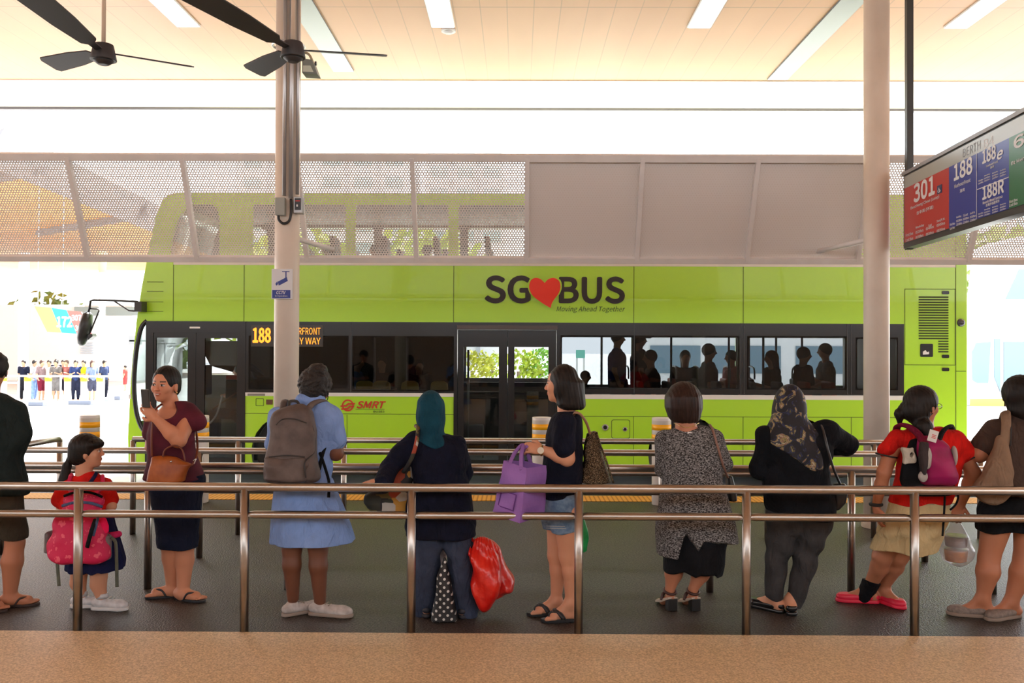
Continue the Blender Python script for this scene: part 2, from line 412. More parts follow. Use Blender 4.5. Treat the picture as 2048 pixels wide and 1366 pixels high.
# columns
colm = noisy('column_paint', (.7, .6, .5), (.77, .67, .57), 3, .42, 3, spec=.4)
DC = F/212
steel_c = mat('galvanised_conduit', (.5, .5, .51), .35, .6)
def column(px, label):
    p = at(px, 700, DC); t = thing('column', (p.x, DC, 0), label, 'column', 'round platform columns')
    MB(t.location).cyl((p.x, DC, 0), (p.x, DC, HC), .1155, n=40).out('shaft', colm, t)
    MB(t.location).cyl((p.x, DC, 0), (p.x, DC, .1), .135, n=40).out('base_collar', colm, t, .005)
    return t, p
cl_, pl = column(573, 'round cream column with conduits and a CCTV sign on it')
cr_, pr = column(1753, 'round bare cream column beside the berth sign')
R_ = .1155
def onL(px, py, dy=0): return at(px, py, DC-R_-dy)
for i, (px, r, yb) in enumerate(((571, .017, 396), (584, .02, 400), (595, .016, 392))):
    q = onL(px, 100); dy = (.02, .012, -.03)[i]
    MB(cl_.location).cyl((q.x, DC-R_-dy, at(px, yb, DC).z), (q.x, DC-R_-dy, HC), r).out('conduit', steel_c, cl_)
a, b = onL(553, 432, .01), onL(570, 395, .06)
MB(cl_.location).box((a.x, a.y-.06, a.z), (b.x, a.y, b.z)).out('junction_box', mat('grey_box', (.34, .36, .33), .5), cl_, .006)
MB(cl_.location).tube(spline([onL(557, 430, .03), onL(558, 440, .035), onL(567, 447, .04), onL(578, 442, .04), onL(582, 425, .04), onL(582, 398, .03)]), .0125).out('black_hose', mat('black_rubber', (.012, .012, .013), .45), cl_)
a, b = onL(589, 428, -.03), onL(604, 393, .03)
sw = MB(cl_.location).box((a.x, a.y-.05, a.z), (b.x, a.y+.04, b.z)).out('switch_box', mat('steel_box', (.38, .38, .38), .35, .5), cl_, .006)
MB(cl_.location).box((a.x+.015, a.y-.056, a.z+.03), (b.x-.012, a.y-.05, b.z-.015)).out('switch_plate', mat('black_plastic', (.02, .02, .022), .4), sw)
MB(cl_.location).box((a.x+.032, a.y-.062, a.z+.06), (a.x+.045, a.y-.055, a.z+.08)).out('switch_button', mat('white_plastic', (.8, .8, .8), .4), sw)
MB(cl_.location).box((a.x+.022, a.y-.06, b.z-.045), (b.x-.02, a.y-.055, b.z-.035)).out('switch_mark', mat('red_mark', (.6, .03, .03), .4), sw)
# strap clamp around the column, carrying the floodlight
zc = at(575, 92, DC).z
MB(cl_.location).tube([(pl.x+(R_+.03)*math.cos(t_), DC+(R_+.03)*math.sin(t_), zc) for t_ in np.linspace(0, 2*math.pi, 24)[:-1]], .012, cyc=True).out('clamp_ring', steel_c, cl_)
q = at(615, 130, DC+.02); t = thing('floodlight', (pl.x+R_, DC, q.z), 'small grey floodlight on a curved bracket at the left column', 'floodlight')
gm = mat('grey_housing', (.2, .22, .21), .45)
MB(t.location).tube(spline([at(603, 106, DC), at(612, 106, DC), at(620, 112, DC), at(627, 128, DC)]), .012, flat=((0, 1, 0), 2)).out('bracket', mat('bracket_brass', (.4, .33, .22), .4, .5), t)
MB(t.location).poly([at(604, 116, DC-.06), at(624, 119, DC-.06), at(635, 148, DC-.09), at(604, 146, DC-.09)], (0, .16, 0)).out('housing', gm, t, .006)
MB(t.location).poly([at(606, 131, DC-.093), at(621, 131, DC-.093), at(627, 144, DC-.1), at(606, 143, DC-.1)], (0, .008, 0)).out('lens', mat('lens_glass', (.55, .6, .52), .1), t)
MB(t.location).cyl(at(630, 127, DC-.02), at(633, 127, DC-.02), .02).out('hinge_knob', mat('black_plastic', (.02, .02, .02), .4), t)
# CCTV sign
a, b = onL(543, 598, .012), onL(585.5, 538, .012)
t = thing('cctv_sign', ((a.x+b.x)/2, a.y, a.z), 'small white and blue CCTV sign fixed to the left column', 'sign')
MB(t.location).box((a.x, a.y-.004, a.z), (b.x, a.y+.006, b.z)).out('sign_board', mat('sign_white', (.72, .72, .74), .4), t, .002)
blue = mat('sign_blue', lin((26, 48, 140)), .4)
W_, H_ = b.x-a.x, b.z-a.z; O = Vector((a.x, a.y-.005, a.z))
plate('blue_panel', [[(.04*W_, .03*H_), (.9*W_, .03*H_), (.9*W_, .3*H_), (.04*W_, .3*H_)]], .002, blue, t, O, off=t.location)
O2 = O-Vector((0, .002, 0)); wt = mat('letter_white', (.85, .85, .85), .5)
text('cctv_lettering', 'CCTV', (.24*W_, .16*H_, .68*W_, .27*H_), wt, t, O2, off=t.location, bold=.02, shear=.2)
text('operation_lettering', 'In Operation', (.18*W_, .06*H_, .76*W_, .13*H_), wt, t, O2, off=t.location)
def fr(L): return [(x*W_, y*H_) for x, y in L]
plate('camera_symbol', [fr([(.3, .575), (.72, .73), (.775, .6), (.35, .445)])], .002, blue, t, O, off=t.location)
plate('camera_lens', [fr([(.19, .5), (.27, .585), (.31, .5), (.24, .44)])], .002, blue, t, O, off=t.location)
plate('camera_bracket', [fr([(.5, .9), (.66, .9), (.66, .68), (.71, .7), (.71, .9), (.85, .9), (.85, .925), (.5, .925)])], .002, blue, t, O, off=t.location)

# ---------------------------------------------------------------- perforated screen
DT, DB_ = F/200, F/190.5
zt, zb = 1.65+(700-316)/200, 1.65+(700-520)/190.5
zt0, zb0 = 1.65+(700-316)/200, zb
sv = Vector((0, DB_-DT, zb-zt)); SL_ = sv.length; sv.normalize()
pwid = 230.5/200
frame_m = noisy('screen_paint', (.76, .72, .7), (.82, .78, .76), 4, .5, 3)
perf_m = mat('screen_sheet', (.86, .8, .76), .5)
def perforated(w, h, px, pz, fill):
    b = bmesh.new(); nx = int(w/px); nz = int(h/pz)
    ang = [math.radians(60*i) for i in range(6)]
    for j in range(nz):
        for i in range(nx):
            cx = (i+.5+(.5 if j % 2 else 0))*px; cz = (j+.5)*pz
            if cx+px/2 > w+px*.6: continue
            hx = [Vector((cx+px/2*math.sin(a)/math.sin(math.radians(60)) if False else cx+[0, px/2, px/2, 0, -px/2, -px/2][q], 0, cz+[pz*.667, pz*.333, -pz*.333, -pz*.667, -pz*.333, pz*.333][q])) for q, a in enumerate(ang)]
            inn = [Vector((cx, 0, cz))+(p-Vector((cx, 0, cz))).normalized()*fill*px/2 for p in hx]
            A = [b.verts.new(p) for p in hx]; B = [b.verts.new(p) for p in inn]
            for q in range(6): b.faces.new((A[q], A[(q+1) % 6], B[(q+1) % 6], B[q]))
    bmesh.ops.remove_doubles(b, verts=b.verts, dist=.0004)
    me = bpy.data.meshes.new('perforated_panel'); b.to_mesh(me); b.free(); me.materials.append(perf_m); return me
scr = thing('perforated_screen', (0, DT, zt), 'long perforated cream metal screen hung in front of the upper deck', 'screen')
pm = perforated(pwid-.02, SL_-.04, .0275, .0238, .62)
pm2 = perforated(pwid-.02, SL_-.04, .0275, .0238, .36)
tilt = math.atan2(-sv.y, -sv.z)
Bot = Vector((0, DB_, zb))
xs0 = (1053-XC)/200
nodes_x = [xs0+pwid*i for i in range(-6, 7)]
fb = 0
for i in range(len(nodes_x)-1):
    x = nodes_x[i]; o = bpy.data.objects.new('perforated_panel', pm2 if 0 <= x-xs0+.1 < 3*pwid-.2 else pm); S.collection.objects.link(o); o.parent = scr
    o.location = Bot+Vector((x+.01, 0, 0))-sv*.02-scr.location; o.rotation_euler.x = -math.atan2(DB_-DT, zt-zb)*-1
    if 0 <= x-xs0+.1 < 3*pwid-.2:
        A = Vector((x, DT+.05, zt)); Bb = Vector((x, DB_+.05, zb))
        MB(scr.location).poly([A, A+Vector((pwid, 0, 0)), Bb+Vector((pwid, 0, 0)), Bb], (0, .01, 0)).out('backing_sheet', mat('backing_cream', (.8, .72, .66), .6), scr)
def bar(a, b, w, d): # square bar between two points on the sloping screen
    a, b = Vector(a), Vector(b); u = (b-a).normalized(); n = Vector((1, 0, 0)) if abs(u.x) < .5 else sv
    v = u.cross(n).normalized()
    c = [a+n*i*w/2+v*j*d/2 for i, j in ((-1, -1), (1, -1), (1, 1), (-1, 1))]
    return c, b-a
for nm, c0, w in (('top_rail', Vector((0, DT-.02, zt)), .075), ('bottom_rail', Vector((0, DB_-.02, zb)), .06)):
    c, e = bar(c0+Vector((nodes_x[0], 0, 0)), c0+Vector((nodes_x[-1], 0, 0)), w, .06)
    MB(scr.location).poly(c, e).out(nm, frame_m, scr, .004)
for x in nodes_x:
    c, e = bar((x, DT-.02, zt), (x, DB_-.02, zb), .045, .07); MB(scr.location).poly(c, e).out('divider_bar', frame_m, scr, .003)
for cxx, sgn in ((pl.x, 1), (pr.x, -1)):
    a = Vector((cxx+sgn*.05, DC+.02, at(1728, 478, DC).z)); b = Vector((cxx+sgn*.24, DB_-.03, zb+.1))
    MB(scr.location).cyl(a, b, .03, n=4).out('strut', frame_m, scr)

# ---------------------------------------------------------------- queue railings
stl = noisy('brushed_steel', (.36, .33, .30), (.5, .46, .42), 6, .3, 4, 0, metal=1, stretch=(.3, 1, 1))
RH, RL = .868, .0255
def rail_row(D, xa, xb, px0, pitch, lower, label, rad=RL, ends=()):
    t = thing('queue_railing', ((xa+xb)/2, D, 0), label, 'railing', 'steel queue railings'); s = F/D; h = RH-rad
    MB(t.location).cyl((xa, D, h), (xb, D, h), rad, n=24).out('top_rail', stl, t)
    k0 = math.ceil((xa-(px0-XC)/s)/pitch)
    xs = [(px0-XC)/s+pitch*k for k in range(k0, k0+60) if (px0-XC)/s+pitch*k <= xb]
    if lower:
        zl = h-.163
        for i in range(-1, len(xs)):
            a = xs[i] if i >= 0 else xa; b = xs[i+1] if i+1 < len(xs) else xb
            if b-a < .12: continue
            e = .035
            MB(t.location).tube([(a+e*.3, D+.004, zl), (a+e+.02, D+.012, zl), (b-e-.02, D+.012, zl), (b-e*.3, D+.004, zl)], [rad*.6, rad*.9, rad*.9, rad*.6], 18).out('lower_rail', stl, t)
    for x in xs:
        MB(t.location).cyl((x, D, 0), (x, D, h-rad*.4), rad, n=24).out('post', stl, t)
    return t, xs
rail_row(D1, -5.6, 5.6, 157, 333.9/342, True, 'front steel railing along the edge of the beige floor')
rail_row(D2, -6, 6, 297, 280.8/291, True, 'steel railing directly behind the waiting people, second from the front')
rail_row(D3, -6.4, 6.6, 400, 241.2/253, True, 'third steel queue railing from the camera')
t4, xs4 = rail_row(D4, (266-XC)/225-.002, 7.5, 266, 211.4/225, False, 'farthest steel queue railing, its left end in front of the bus nose')
xe = (118-XC)/225
t = thing('queue_railing', (xe, D4, 0), 'short side railing at far left with a sloping look, running towards the camera', 'railing', 'steel queue railings')
MB(t.location).tube([(xe, D4, RH-.05), (xe, D4-.02, RH-.03), (xe-.01, D4-.08, RH-RL), (xe-.05, D3+.05, RH-RL)], RL, 20).out('top_rail', stl, t)
MB(t.location).cyl((xe, D4, 0), (xe, D4, RH-.03), RL, n=24).out('post', stl, t)
MB(t.location).cyl((xe-.05, D3+.08, 0), (xe-.05, D3+.08, RH-.03), RL, n=24).out('post', stl, t)

# ---------------------------------------------------------------- bollards
bw, by_ = mat('bollard_white', (.66, .64, .62), .45), mat('reflective_yellow', lin((255, 182, 20)), .35)
bgm = mat('reflective_silver', (.5, .5, .48), .35)
DBo = F/186
def bollard(x, y, z0, h, r, label, group, low=False, par=None):
    t = thing('bollard', (x, y, z0), label, 'bollard', group)
    MB(t.location).cyl((x, y, z0), (x, y, z0+h), r, n=28).out('bollard_post', bw, t, .006)
    if low:
        MB(t.location).cyl((x, y, z0+h*.86), (x, y, z0+h*1.01), r*1.05, n=20).out('yellow_cap', by_, t)
    else:
        MB(t.location).cyl((x, y, z0+h*.7), (x, y, z0+h*.97), r*1.01, n=28).out('silver_sleeve', bgm, t)
        for q in (.86, .745): MB(t.location).cyl((x, y, z0+h*q), (x, y, z0+h*(q+.065)), r*1.02, n=28).out('yellow_band', by_, t)
    return t
for px, w in ((178, 'leftmost one, behind the little girl in red'), (398, 'one partly hidden by the woman in maroon'), (1084, 'one beside the purple bag, in front of the middle bus door'), (1323, 'one beside the woman in the grey cardigan'), (629, 'one behind the schoolgirl in blue'), (858, 'one behind the woman in the teal headscarf'), (1550, 'one behind the woman in the floral headscarf')):
    if px in (629, 858, 1550): continue
    bollard((px-XC)/186, DBo, 0, .93, .102, 'banded white bollard, '+w, 'bollards along the kerb')

# ---------------------------------------------------------------- ceiling fans
fan_m = mat('fan_dark', (.035, .035, .04), .5)
def fan(px, py, D, dirs, label, z=None):
    c = at(px, py, D); t = thing('ceiling_fan', (c.x, c.y, HC), label, 'fan', 'dark ceiling fans')
    MB(t.location).cyl((c.x, c.y, HC), (c.x, c.y, HC-.06), .07, .05).out('ceiling_mount', mat('fan_rod_white', (.7, .55, .42), .5), t)
    MB(t.location).cyl((c.x, c.y, HC-.03), (c.x, c.y, c.z+.05), .012).out('down_rod', MC['fan_rod_white'], t)
    MB(t.location).cyl((c.x, c.y, c.z-.045), (c.x, c.y, c.z+.05), .075, .055).cyl((c.x, c.y, c.z-.07), (c.x, c.y, c.z-.045), .03, .06).out('motor_hub', fan_m, t, .006)
    for d, L in dirs:
        u = Vector((math.cos(d), math.sin(d), 0)); v = Vector((-u.y, u.x, .28)).normalized()
        P = []
        for q, w in ((.06, .018), (.16, .02), (.2, .045), (.5, .065), (.96, .075), (1, .05)): P.append((q*L, w))
        pts = [c+u*a+v*w for a, w in P]+[c+u*a-v*w for a, w in reversed(P)]
        MB(t.location).poly(pts, u.cross(v)*.008).out('fan_blade', fan_m, t)
a1 = math.atan2(-.87, -.30)
fan(586, 101, F/340, [(a1, 1.0), (a1+2.094, .55), (a1+4.189, .55)], 'dark ceiling fan with one long blade, in front of the left column')
fan(207, 106, F/345, [(math.atan2(-1, .04), 1.0), (math.atan2(-1, .04)+2.094, .5), (math.atan2(-1, .04)+4.189, .5)], 'dark ceiling fan at upper left under the peach ceiling')

# ---------------------------------------------------------------- berth sign
Pf = Vector(((1816-XC)/214, F/214, 0)); 
def onsign(px, py):
    d = fwd+RT*((px-1024)/F)+UP*((683-py)/F); n = Vector((US.y, -US.x, 0)); k = (Pf-CAM).dot(n)/d.dot(n)
    q = CAM+d*k; return ((q-Pf).dot(US), q.z)
Pn = Vector(((2048-XC)/288, F/288, 0)); US = (Pn-Pf); US.z = 0; US.normalize(); NS = Vector((US.y, -US.x, 0))
if NS.x > 0: NS = -NS
zs0 = onsign(1816, 498)[1]; zs1 = onsign(1818, 350)[1]
bs = thing('berth_sign', (Pf.x, Pf.y, HC), 'hanging berth sign with red, blue and green route panels at right', 'sign')
LEN = 3.2; offb = bs.location
Ofr = Pf+Vector((0, 0, 0))
V_ = (0, 0, 1)
blk = mat('sign_frame_black', (.035, .037, .036), .4)
def SB(u0, z0, u1, z1, th, m, name, par=None, out=0.0, bev=0):
    # solid panel on the sign; out = how far its middle stands towards the viewer
    return plate(name, [[(u0, z0), (u1, z0), (u1, z1), (u0, z1)]], th, m, par or bs, Pf+NS*out, US, V_, off=offb)
body_ = SB(0, zs0, LEN, zs1, .1, blk, 'sign_case')
SB(-.02, zs1-.01, LEN, zs1+.02, .13, mat('sign_top_grey', (.3, .3, .32), .4), 'top_cap')
MB(offb).box((Pf.x-.03, Pf.y-.03, zs0-.01), (Pf.x+.03, Pf.y+.03, HC)).out('hanger_post', blk, bs, .004)
qn = Pf+US*(LEN-.3)
MB(offb).box((qn.x-.03, qn.y-.03, zs1), (qn.x+.03, qn.y+.03, HC)).out('hanger_post', blk, bs, .004)
H = zs1-zs0; e0 = zs0+.075*H; e1 = zs1-.035*H; hd = onsign(1912, 334)[1]
u = {k: onsign(k, 400)[0] for k in (1819, 1911.5, 1968.5, 2034)}
sg = SB(.03, hd, LEN-.03, e1, .004, mat('sign_header', (.4, .42, .38), .25), 'header_panel', out=.052)
red, blu, grn = mat('sign_red', lin((190, 40, 32)), .3), mat('sign_route_blue', lin((28, 52, 150)), .3), mat('sign_route_green', lin((30, 110, 66)), .3)
SB(.03, e0, u[1911.5], hd, .004, red, 'red_panel', out=.052)
SB(u[1911.5], e0, u[2034], hd, .004, blu, 'blue_panel', out=.052)
gpan = SB(u[2034], e0, LEN-.03, hd, .004, grn, 'green_panel', out=.052)
lw = mat('sign_letters', (.78, .78, .8), .5)
mid = onsign(2000, 367)[1]
SB(u[1968.5]-.003, e0, u[1968.5]+.003, hd, .002, lw, 'white_line', out=.056)
SB(u[1968.5], mid-.004, u[2034], mid+.002, .002, lw, 'white_line', out=.056)
def ST(s, pa, pb, m=lw, par=None, bold=.02, shear=0, name='lettering'):
    """lettering on the sign between two photo corners: lower left and upper right"""
    (a, z0), (b, z1) = onsign(*pa), onsign(*pb); 
    return text(name, s, (a, z0, b, z1), m, par or bs, Pf+NS*.055, US, V_, off=offb, bold=bold, shear=shear)
ST('BERTH', (1940, 315), (1976, 280), mat('berth_grey', (.2, .22, .24), .5), bold=0)
ST('B4', (1983, 298), (2003, 270), bold=0)
def row(s, px0, py0, px1, h0, **k):
    # py0: baseline height at px0; the height of the text is h0 pixels there
    a, z = onsign(px0, py0); _, z1 = onsign(px0, py0-h0); b, _ = onsign(px1, py0)
    return text(k.get('name', 'lettering'), s, (a, z, b, z1), lw, bs, Pf+NS*.055, US, V_, off=offb, bold=k.get('bold', .02), shear=k.get('shear', 0))
row('301', 1840, 407, 1883, 38, bold=.04, name='route_number')
row('Bukit Hong Close (Loop)'.replace('Bukit', 'Beat'), 1834, 421, 1892, 8)
row('吉丰苑 (环道)', 1846, 431, 1880, 8)
row('Weekday', 1844, 459, 1861, 6); row('Sat', 1870, 454, 1877, 5); row('Sun/P.H.', 1887, 446, 1904, 6)
for r_ in (0, 1):
    row(('First Bus', 'Last Bus')[r_], 1824, 474+r_*10, 1839, 6)
    row(('0520hrs', '0030hrs')[r_], 1844, 468+r_*10, 1860, 6); row(('0540hrs', '0030hrs')[r_], 1865, 461+r_*11, 1881, 6); row(('0545hrs', '0035hrs')[r_], 1887, 454+r_*11, 1904, 6)
row('188', 1922, 363, 1960, 34, bold=.04, name='route_number')
row('HarbourFront', 1923, 377, 1956, 8); row('港湾', 1934, 386, 1944, 7)
for i, s_ in enumerate(('Weekday', 'Sat', 'Sun/P.H.')):
    x = 1927+i*14; y = 438-i*4
    row(s_, x, y, x+10, 5)
    for r_ in (0, 1): row('0530hrs' if r_ == 0 else '2330hrs', x, y+7+r_*7, x+12, 5)
row('First Bus', 1914, 452, 1924, 5); row('Last Bus', 1914, 460, 1924, 5)
row('188', 1980, 329, 2008, 28, bold=.04, name='route_number'); row('e', 2010, 321, 2022, 18, bold=.04, shear=.25)
row('HarbourFront', 1988, 335, 2012, 5); row('港湾', 1996, 338, 2004, 5)
row('188R', 1980, 401, 2024, 28, bold=.04, name='route_number')
row('Resorts World Sentosa', 1981, 409, 2021, 6); row('圣淘沙名胜世界', 1987, 414, 2015, 6)
for j, yb in enumerate((356, 422)):
    for i in range(3):
        x = 1984+i*16; y = yb-i*5
        for r_ in range(3): row(('Weekday', '0545hrs', '2315hrs')[r_], x, y+r_*5-(0 if j else 2), x+12, 3.5)
    for r_ in range(2): row(('First Bus', 'Last Bus')[r_], 1972, yb+8+r_*5, 1982, 3.5)
row('63', 2044, 300, 2090, 26, bold=.04, name='route_number')
row('Bt Merah', 2039, 331, 2075, 8); row('First Bus', 2035, 407, 2052, 6); row('Last Bus', 2035, 414, 2052, 6)
# wheelchair symbol
a, z0 = onsign(1888, 389); b, z1 = onsign(1897.5, 368)
ws = SB(a, z0, b, z1, .003, mat('symbol_blue', (.02, .04, .12), .4), 'wheelchair_symbol', out=.056)
cxw, cz, w = (a+b)/2, (z0+z1)/2, b-a
cu = [(cxw-.05*w+.26*w*math.cos(q), cz-.18*(z1-z0)+.2*(z1-z0)*math.sin(q)) for q in np.linspace(0, 2*math.pi, 17)[:-1]]
ci = [(cxw-.05*w+.18*w*math.cos(q), cz-.18*(z1-z0)+.14*(z1-z0)*math.sin(q)) for q in np.linspace(0, 2*math.pi, 17)[:-1]]
plate('wheel_mark', [cu, ci], .002, lw, ws, Pf+NS*.059, US, V_, off=offb)
plate('sitter_mark', [[(cxw-.1*w, cz), (cxw+.0*w, cz), (cxw+.0*w, cz+.2*(z1-z0)), (cxw-.1*w, cz+.2*(z1-z0))], [(cxw, cz-.02), (cxw+.25*w, cz-.02), (cxw+.25*w, cz-.01), (cxw, cz-.01)]], .002, lw, ws, Pf+NS*.059, US, V_, off=offb)
# ================================================================ THE BUS
SBUS = 142.0; YB = F/SBUS; YF = YB+2.5; XFAR = F/YF
def bx(px): return (px-XC)/SBUS
def bz(py): return 1.65+(700-py)/SBUS
def bp(L): return [(bx(a), bz(b)) for a, b in L]
green = mat('bus_green', (.39, .72, .022), .28, spec=.5, coat=.4)
bblk = mat('bus_black', (.011, .011, .012), .22, spec=.5)
bwhite = mat('bus_white_line', (.7, .7, .68), .35)
seam = mat('panel_seam', (.07, .12, .01), .6)
lining = mat('bus_lining_grey', (.23, .22, .22), .6)
dark_in = mat('bus_interior_dark', (.03, .03, .032), .6)
glass = glassy('tinted_window', (.42, .44, .45)); glass2 = glassy('clear_window', (.8, .84, .83)); glassu = glassy('upper_window', (.78, .8, .76))
bus = thing('double_decker_bus', (bx(1093), YB+1.25, ROAD), 'lime green double decker bus standing at the kerb', 'bus'); BO = bus.location
OB = Vector((0, YB, 0))
def P_(name, loops, m, dy=0, th=.03, par=None, px=True): return plate(name, [bp(L) if px else L for L in loops], th, m, par or bus, OB+Vector((0, dy, 0)), off=BO)
def rect(x0, y0, x1, y1): return [(x0, y1), (x1, y1), (x1, y0), (x0, y0)]
def rrect(x0, y0, x1, y1, r=5):
    o = []
    for cxx, cyy, a in ((x1-r, y0+r, -90), (x1-r, y1-r, 0), (x0+r, y1-r, 90), (x0+r, y0+r, 180)):
        for k in range(5): t_ = math.radians(a+k*22.5); o.append((cxx+r*math.cos(t_), cyy+r*math.sin(t_)))
    return o
front = [(259, 945), (257, 880), (259, 800), (264, 720), (272, 645), (282, 580), (295, 500), (308, 440), (320, 405), (334, 392), (360, 388)]
WH = (579, 1372, 1588); wr = 76
bot = []
for cxx in WH[::-1]:
    for k in range(0, 17): t_ = math.radians(-29.2+k*(180+58.4)/16); bot.append((cxx+wr*math.cos(t_), 906-wr*math.sin(t_)))
outline = front+[(1895, 388), (1913, 392), (1923, 405), (1927, 430), (1929, 560), (1929, 945)]+bot
band = [(296, 645), (1805, 645), (1805, 791), (1117, 791), (1117, 936), (908, 936), (908, 791), (491, 791), (491, 936), (296, 936),
        (296, 868), (284, 860), (272, 828), (267, 780), (268, 735), (273, 690), (281, 655)]
uw = [[(338, 512), (344, 470), (358, 432), (378, 412), (418, 409), (432, 418), (437, 440), (437, 512)]]
for a in range(504, 1720, 206): uw.append(rrect(a, 410, min(a+186, 1790), 512, 6))
P_('side_panel', [outline, band]+uw, green)
# far side: closed beside the stairs, open elsewhere
def ph(L): return [(x/1, z) for x, z in L]
def fx(px): return (px-XC)/XFAR
def fz(py): return 1.65+(700-py)/XFAR
fl = [[(fx(a), fz(b)) for a, b in L] for L in ((rect(395, 684, 485, 752)), rect(933, 694, 1108, 756), rect(1122, 674, 1262, 768), rect(1275, 674, 1470, 768), rect(1498, 674, 1700, 768))]
fl.append([(bx(300), bz(740)), (bx(380), bz(740)), (bx(380), bz(672)), (bx(300), bz(672))])
full = [(bx(a), bz(b)) for a, b in outline]
for nm, m, dy in (('far_side_panel', green, 0), ('far_side_lining', lining, -.03)):
    plate(nm, [full]+fl+[bp(L) for L in uw], .03, m, bus, OB+Vector((0, 2.5+dy, 0)), off=BO)
# skin that wraps nose, roof and tail
def wrap(name, pts, m, y0=0.0, y1=2.5, ext=.03):
    b = MB(BO); n = len(pts); W = [(bx(a), bz(c)) for a, c in pts]; A = []; B = []; 
    for x, z in W: A.append(b.b.verts.new(Vector((x, YB+y0, z))-BO)); B.append(b.b.verts.new(Vector((x, YB+y1, z))-BO))
    for i in range(n-1): b.b.faces.new((A[i], A[i+1], B[i+1], B[i])).smooth = True
    o = b.out(name, m, bus); md = o.modifiers.new('solid', 'SOLIDIFY'); md.thickness = ext; md.offset = 0; return o
wrap('front_bumper', [(259, 945), (257, 880), (258, 850)], green)
wrap('windscreen', [(258, 850), (259, 800), (264, 720), (272, 652)], glass2, .05, 2.45, .01)
wrap('front_panel', [(272, 652), (282, 580), (295, 512)], green)
wrap('upper_windscreen', [(295, 512), (300, 480), (308, 440), (318, 412)], glassu, .05, 2.45, .01)
wrap('roof', [(318, 412), (322, 403), (334, 392), (360, 388), (1895, 388), (1913, 392), (1923, 405), (1927, 430)], mat('bus_roof', (.62, .66, .5), .5))
wrap('rear_panel', [(1927, 430), (1929, 560), (1929, 945)], green)
# decks
MB(BO).box((bx(262), YB+.03, -.02), (bx(1925), YB+2.47, .03)).out('lower_floor', mat('bus_floor', (.05, .05, .055), .6), bus)
MB(BO).box((bx(1120), YB+.03, .03), (bx(1925), YB+2.47, .25)).out('raised_floor', MC['bus_floor'], bus)
MB(BO).box((bx(296), YB+.04, 2.06), (bx(1925), YB+2.46, 2.2)).out('upper_floor', lining, bus)
MB(BO).box((bx(490), YB+1.6, .03), (bx(905), YB+1.64, 2.06)).out('stair_wall', dark_in, bus)
MB(BO).box((bx(1810), YB+.03, .03), (bx(1816), YB+2.47, 2.06)).out('engine_wall', lining, bus)
MB(BO).box((bx(335), YB+.04, bz(402)), (bx(1900), YB+2.46, bz(399))).out('upper_ceiling', lining, bus)
# black window band with its holes, and glass
wins = [(500, 676, 694, 778), (708, 676, 905, 780), (1124, 673, 1264, 774), (1272, 673, 1474, 774), (1496, 673, 1688, 774), (1712, 675, 1790, 774)]
bl = P_('window_surround', [[(491, 645), (908, 645), (908, 787), (491, 787)]]+[rrect(*w, 4) for w in wins[:2]], bblk, -.004, .02)
br = P_('window_surround', [[(1117, 645), (1805, 645), (1805, 787), (1117, 787)]]+[rrect(*w, 4) for w in wins[2:]], bblk, -.004, .02)
for i, w in enumerate(wins): P_('window_pane', [rect(w[0]-3, w[1]-3, w[2]+3, w[3]+3)], glass, -.016, .003)
for L in uw: P_('upper_window_pane', [[(a, b) for a, b in L]], glassu, -.002, .003)
for x in (702, 1268, 1480, 1487, 1692, 1700): P_('window_seam', [rect(x-.5, 646, x+.5, 786)], mat('glass_seam', (.05, .05, .055), .4), -.017, .006)
P_('white_line', [rect(491, 787, 908, 794)], bwhite, -.012, .02); P_('white_line', [rect(1117, 788, 1805, 797)], bwhite, -.012, .02)
P_('white_line', [rect(345, 521, 1907, 532)], bwhite, -.012, .02)
for x in (345, 487, 907, 1267, 1485): P_('panel_seam', [rect(x-.5, 531, x+.5, 645)], seam, -.016, .004)
for x in (695, 1267, 1485, 1700): P_('panel_seam', [rect(x-.5, 831, x+.5, 944)], seam, -.016, .004)
for a, b, y in ((491, 908, 829), (1117, 1805, 831.5)): P_('panel_seam', [rect(a, y-.5, b, y+.5)], seam, -.016, .004)
P_('panel_seam', [rect(1907, 388, 1908.3, 944)], seam, -.016, .004); P_('panel_seam', [rect(1907, 738, 1928, 739.2)], seam, -.016, .004)
for q in ((566, 0), (585, 0), (606, 1), (625, 1)): P_('panel_seam', [rect(292+(-8 if q[1] else 0), q[0], 325, q[0]+1)], seam, -.016, .004)
# nose: side of the windscreen with a thick black rim, and the front door frame
rim = band[-7:]
pts = [(bx(a), YB-.005, bz(b)) for a, b in [(300, 869), (284, 861), (272, 828), (267, 780), (268, 735), (273, 690), (281, 657), (292, 644)]]
MB(BO).tube(spline(pts, 5), .034, 10, flat=((0, 1, 0), .6)).out('windscreen_rim', bblk, bus)
P_('windscreen_side_glass', [[(296, 868), (284, 860), (272, 828), (267, 780), (268, 735), (273, 690), (281, 655), (296, 645)]], glass2, 0, .006)
fd = P_('front_door_frame', [[(291, 645), (491, 645), (491, 936), (291, 936)], rect(306, 668, 480, 930)], bblk, -.006, .04)
def leaf(x0, x1, y0, y1, gx0, gx1, gy0, gy1, name='door_leaf'):
    o = P_(name, [rect(x0, y0, x1, y1), rect(gx0, gy0, gx1, gy1)], bblk, .0, .035)
    P_('door_glass', [rect(gx0-2, gy0-2, gx1+2, gy1+2)], glassy('door_pane', (.62, .64, .64)), .0, .004, par=o); return o
leaf(307, 391, 668, 930, 311, 375, 678, 918); leaf(392, 480, 668, 930, 409, 474, 679, 918)
P_('door_badge', [rect(379, 656, 400, 659.5)], bwhite, -.03, .004)
cdf = P_('middle_door_frame', [[(908, 645), (1117, 645), (1117, 936), (908, 936)], rect(915, 660, 1113, 930)], bblk, -.006, .05)
P_('middle_door_rail', [rect(914, 651, 1115, 659)], mat('door_rail_brown', (.06, .04, .035), .35), -.035, .02)
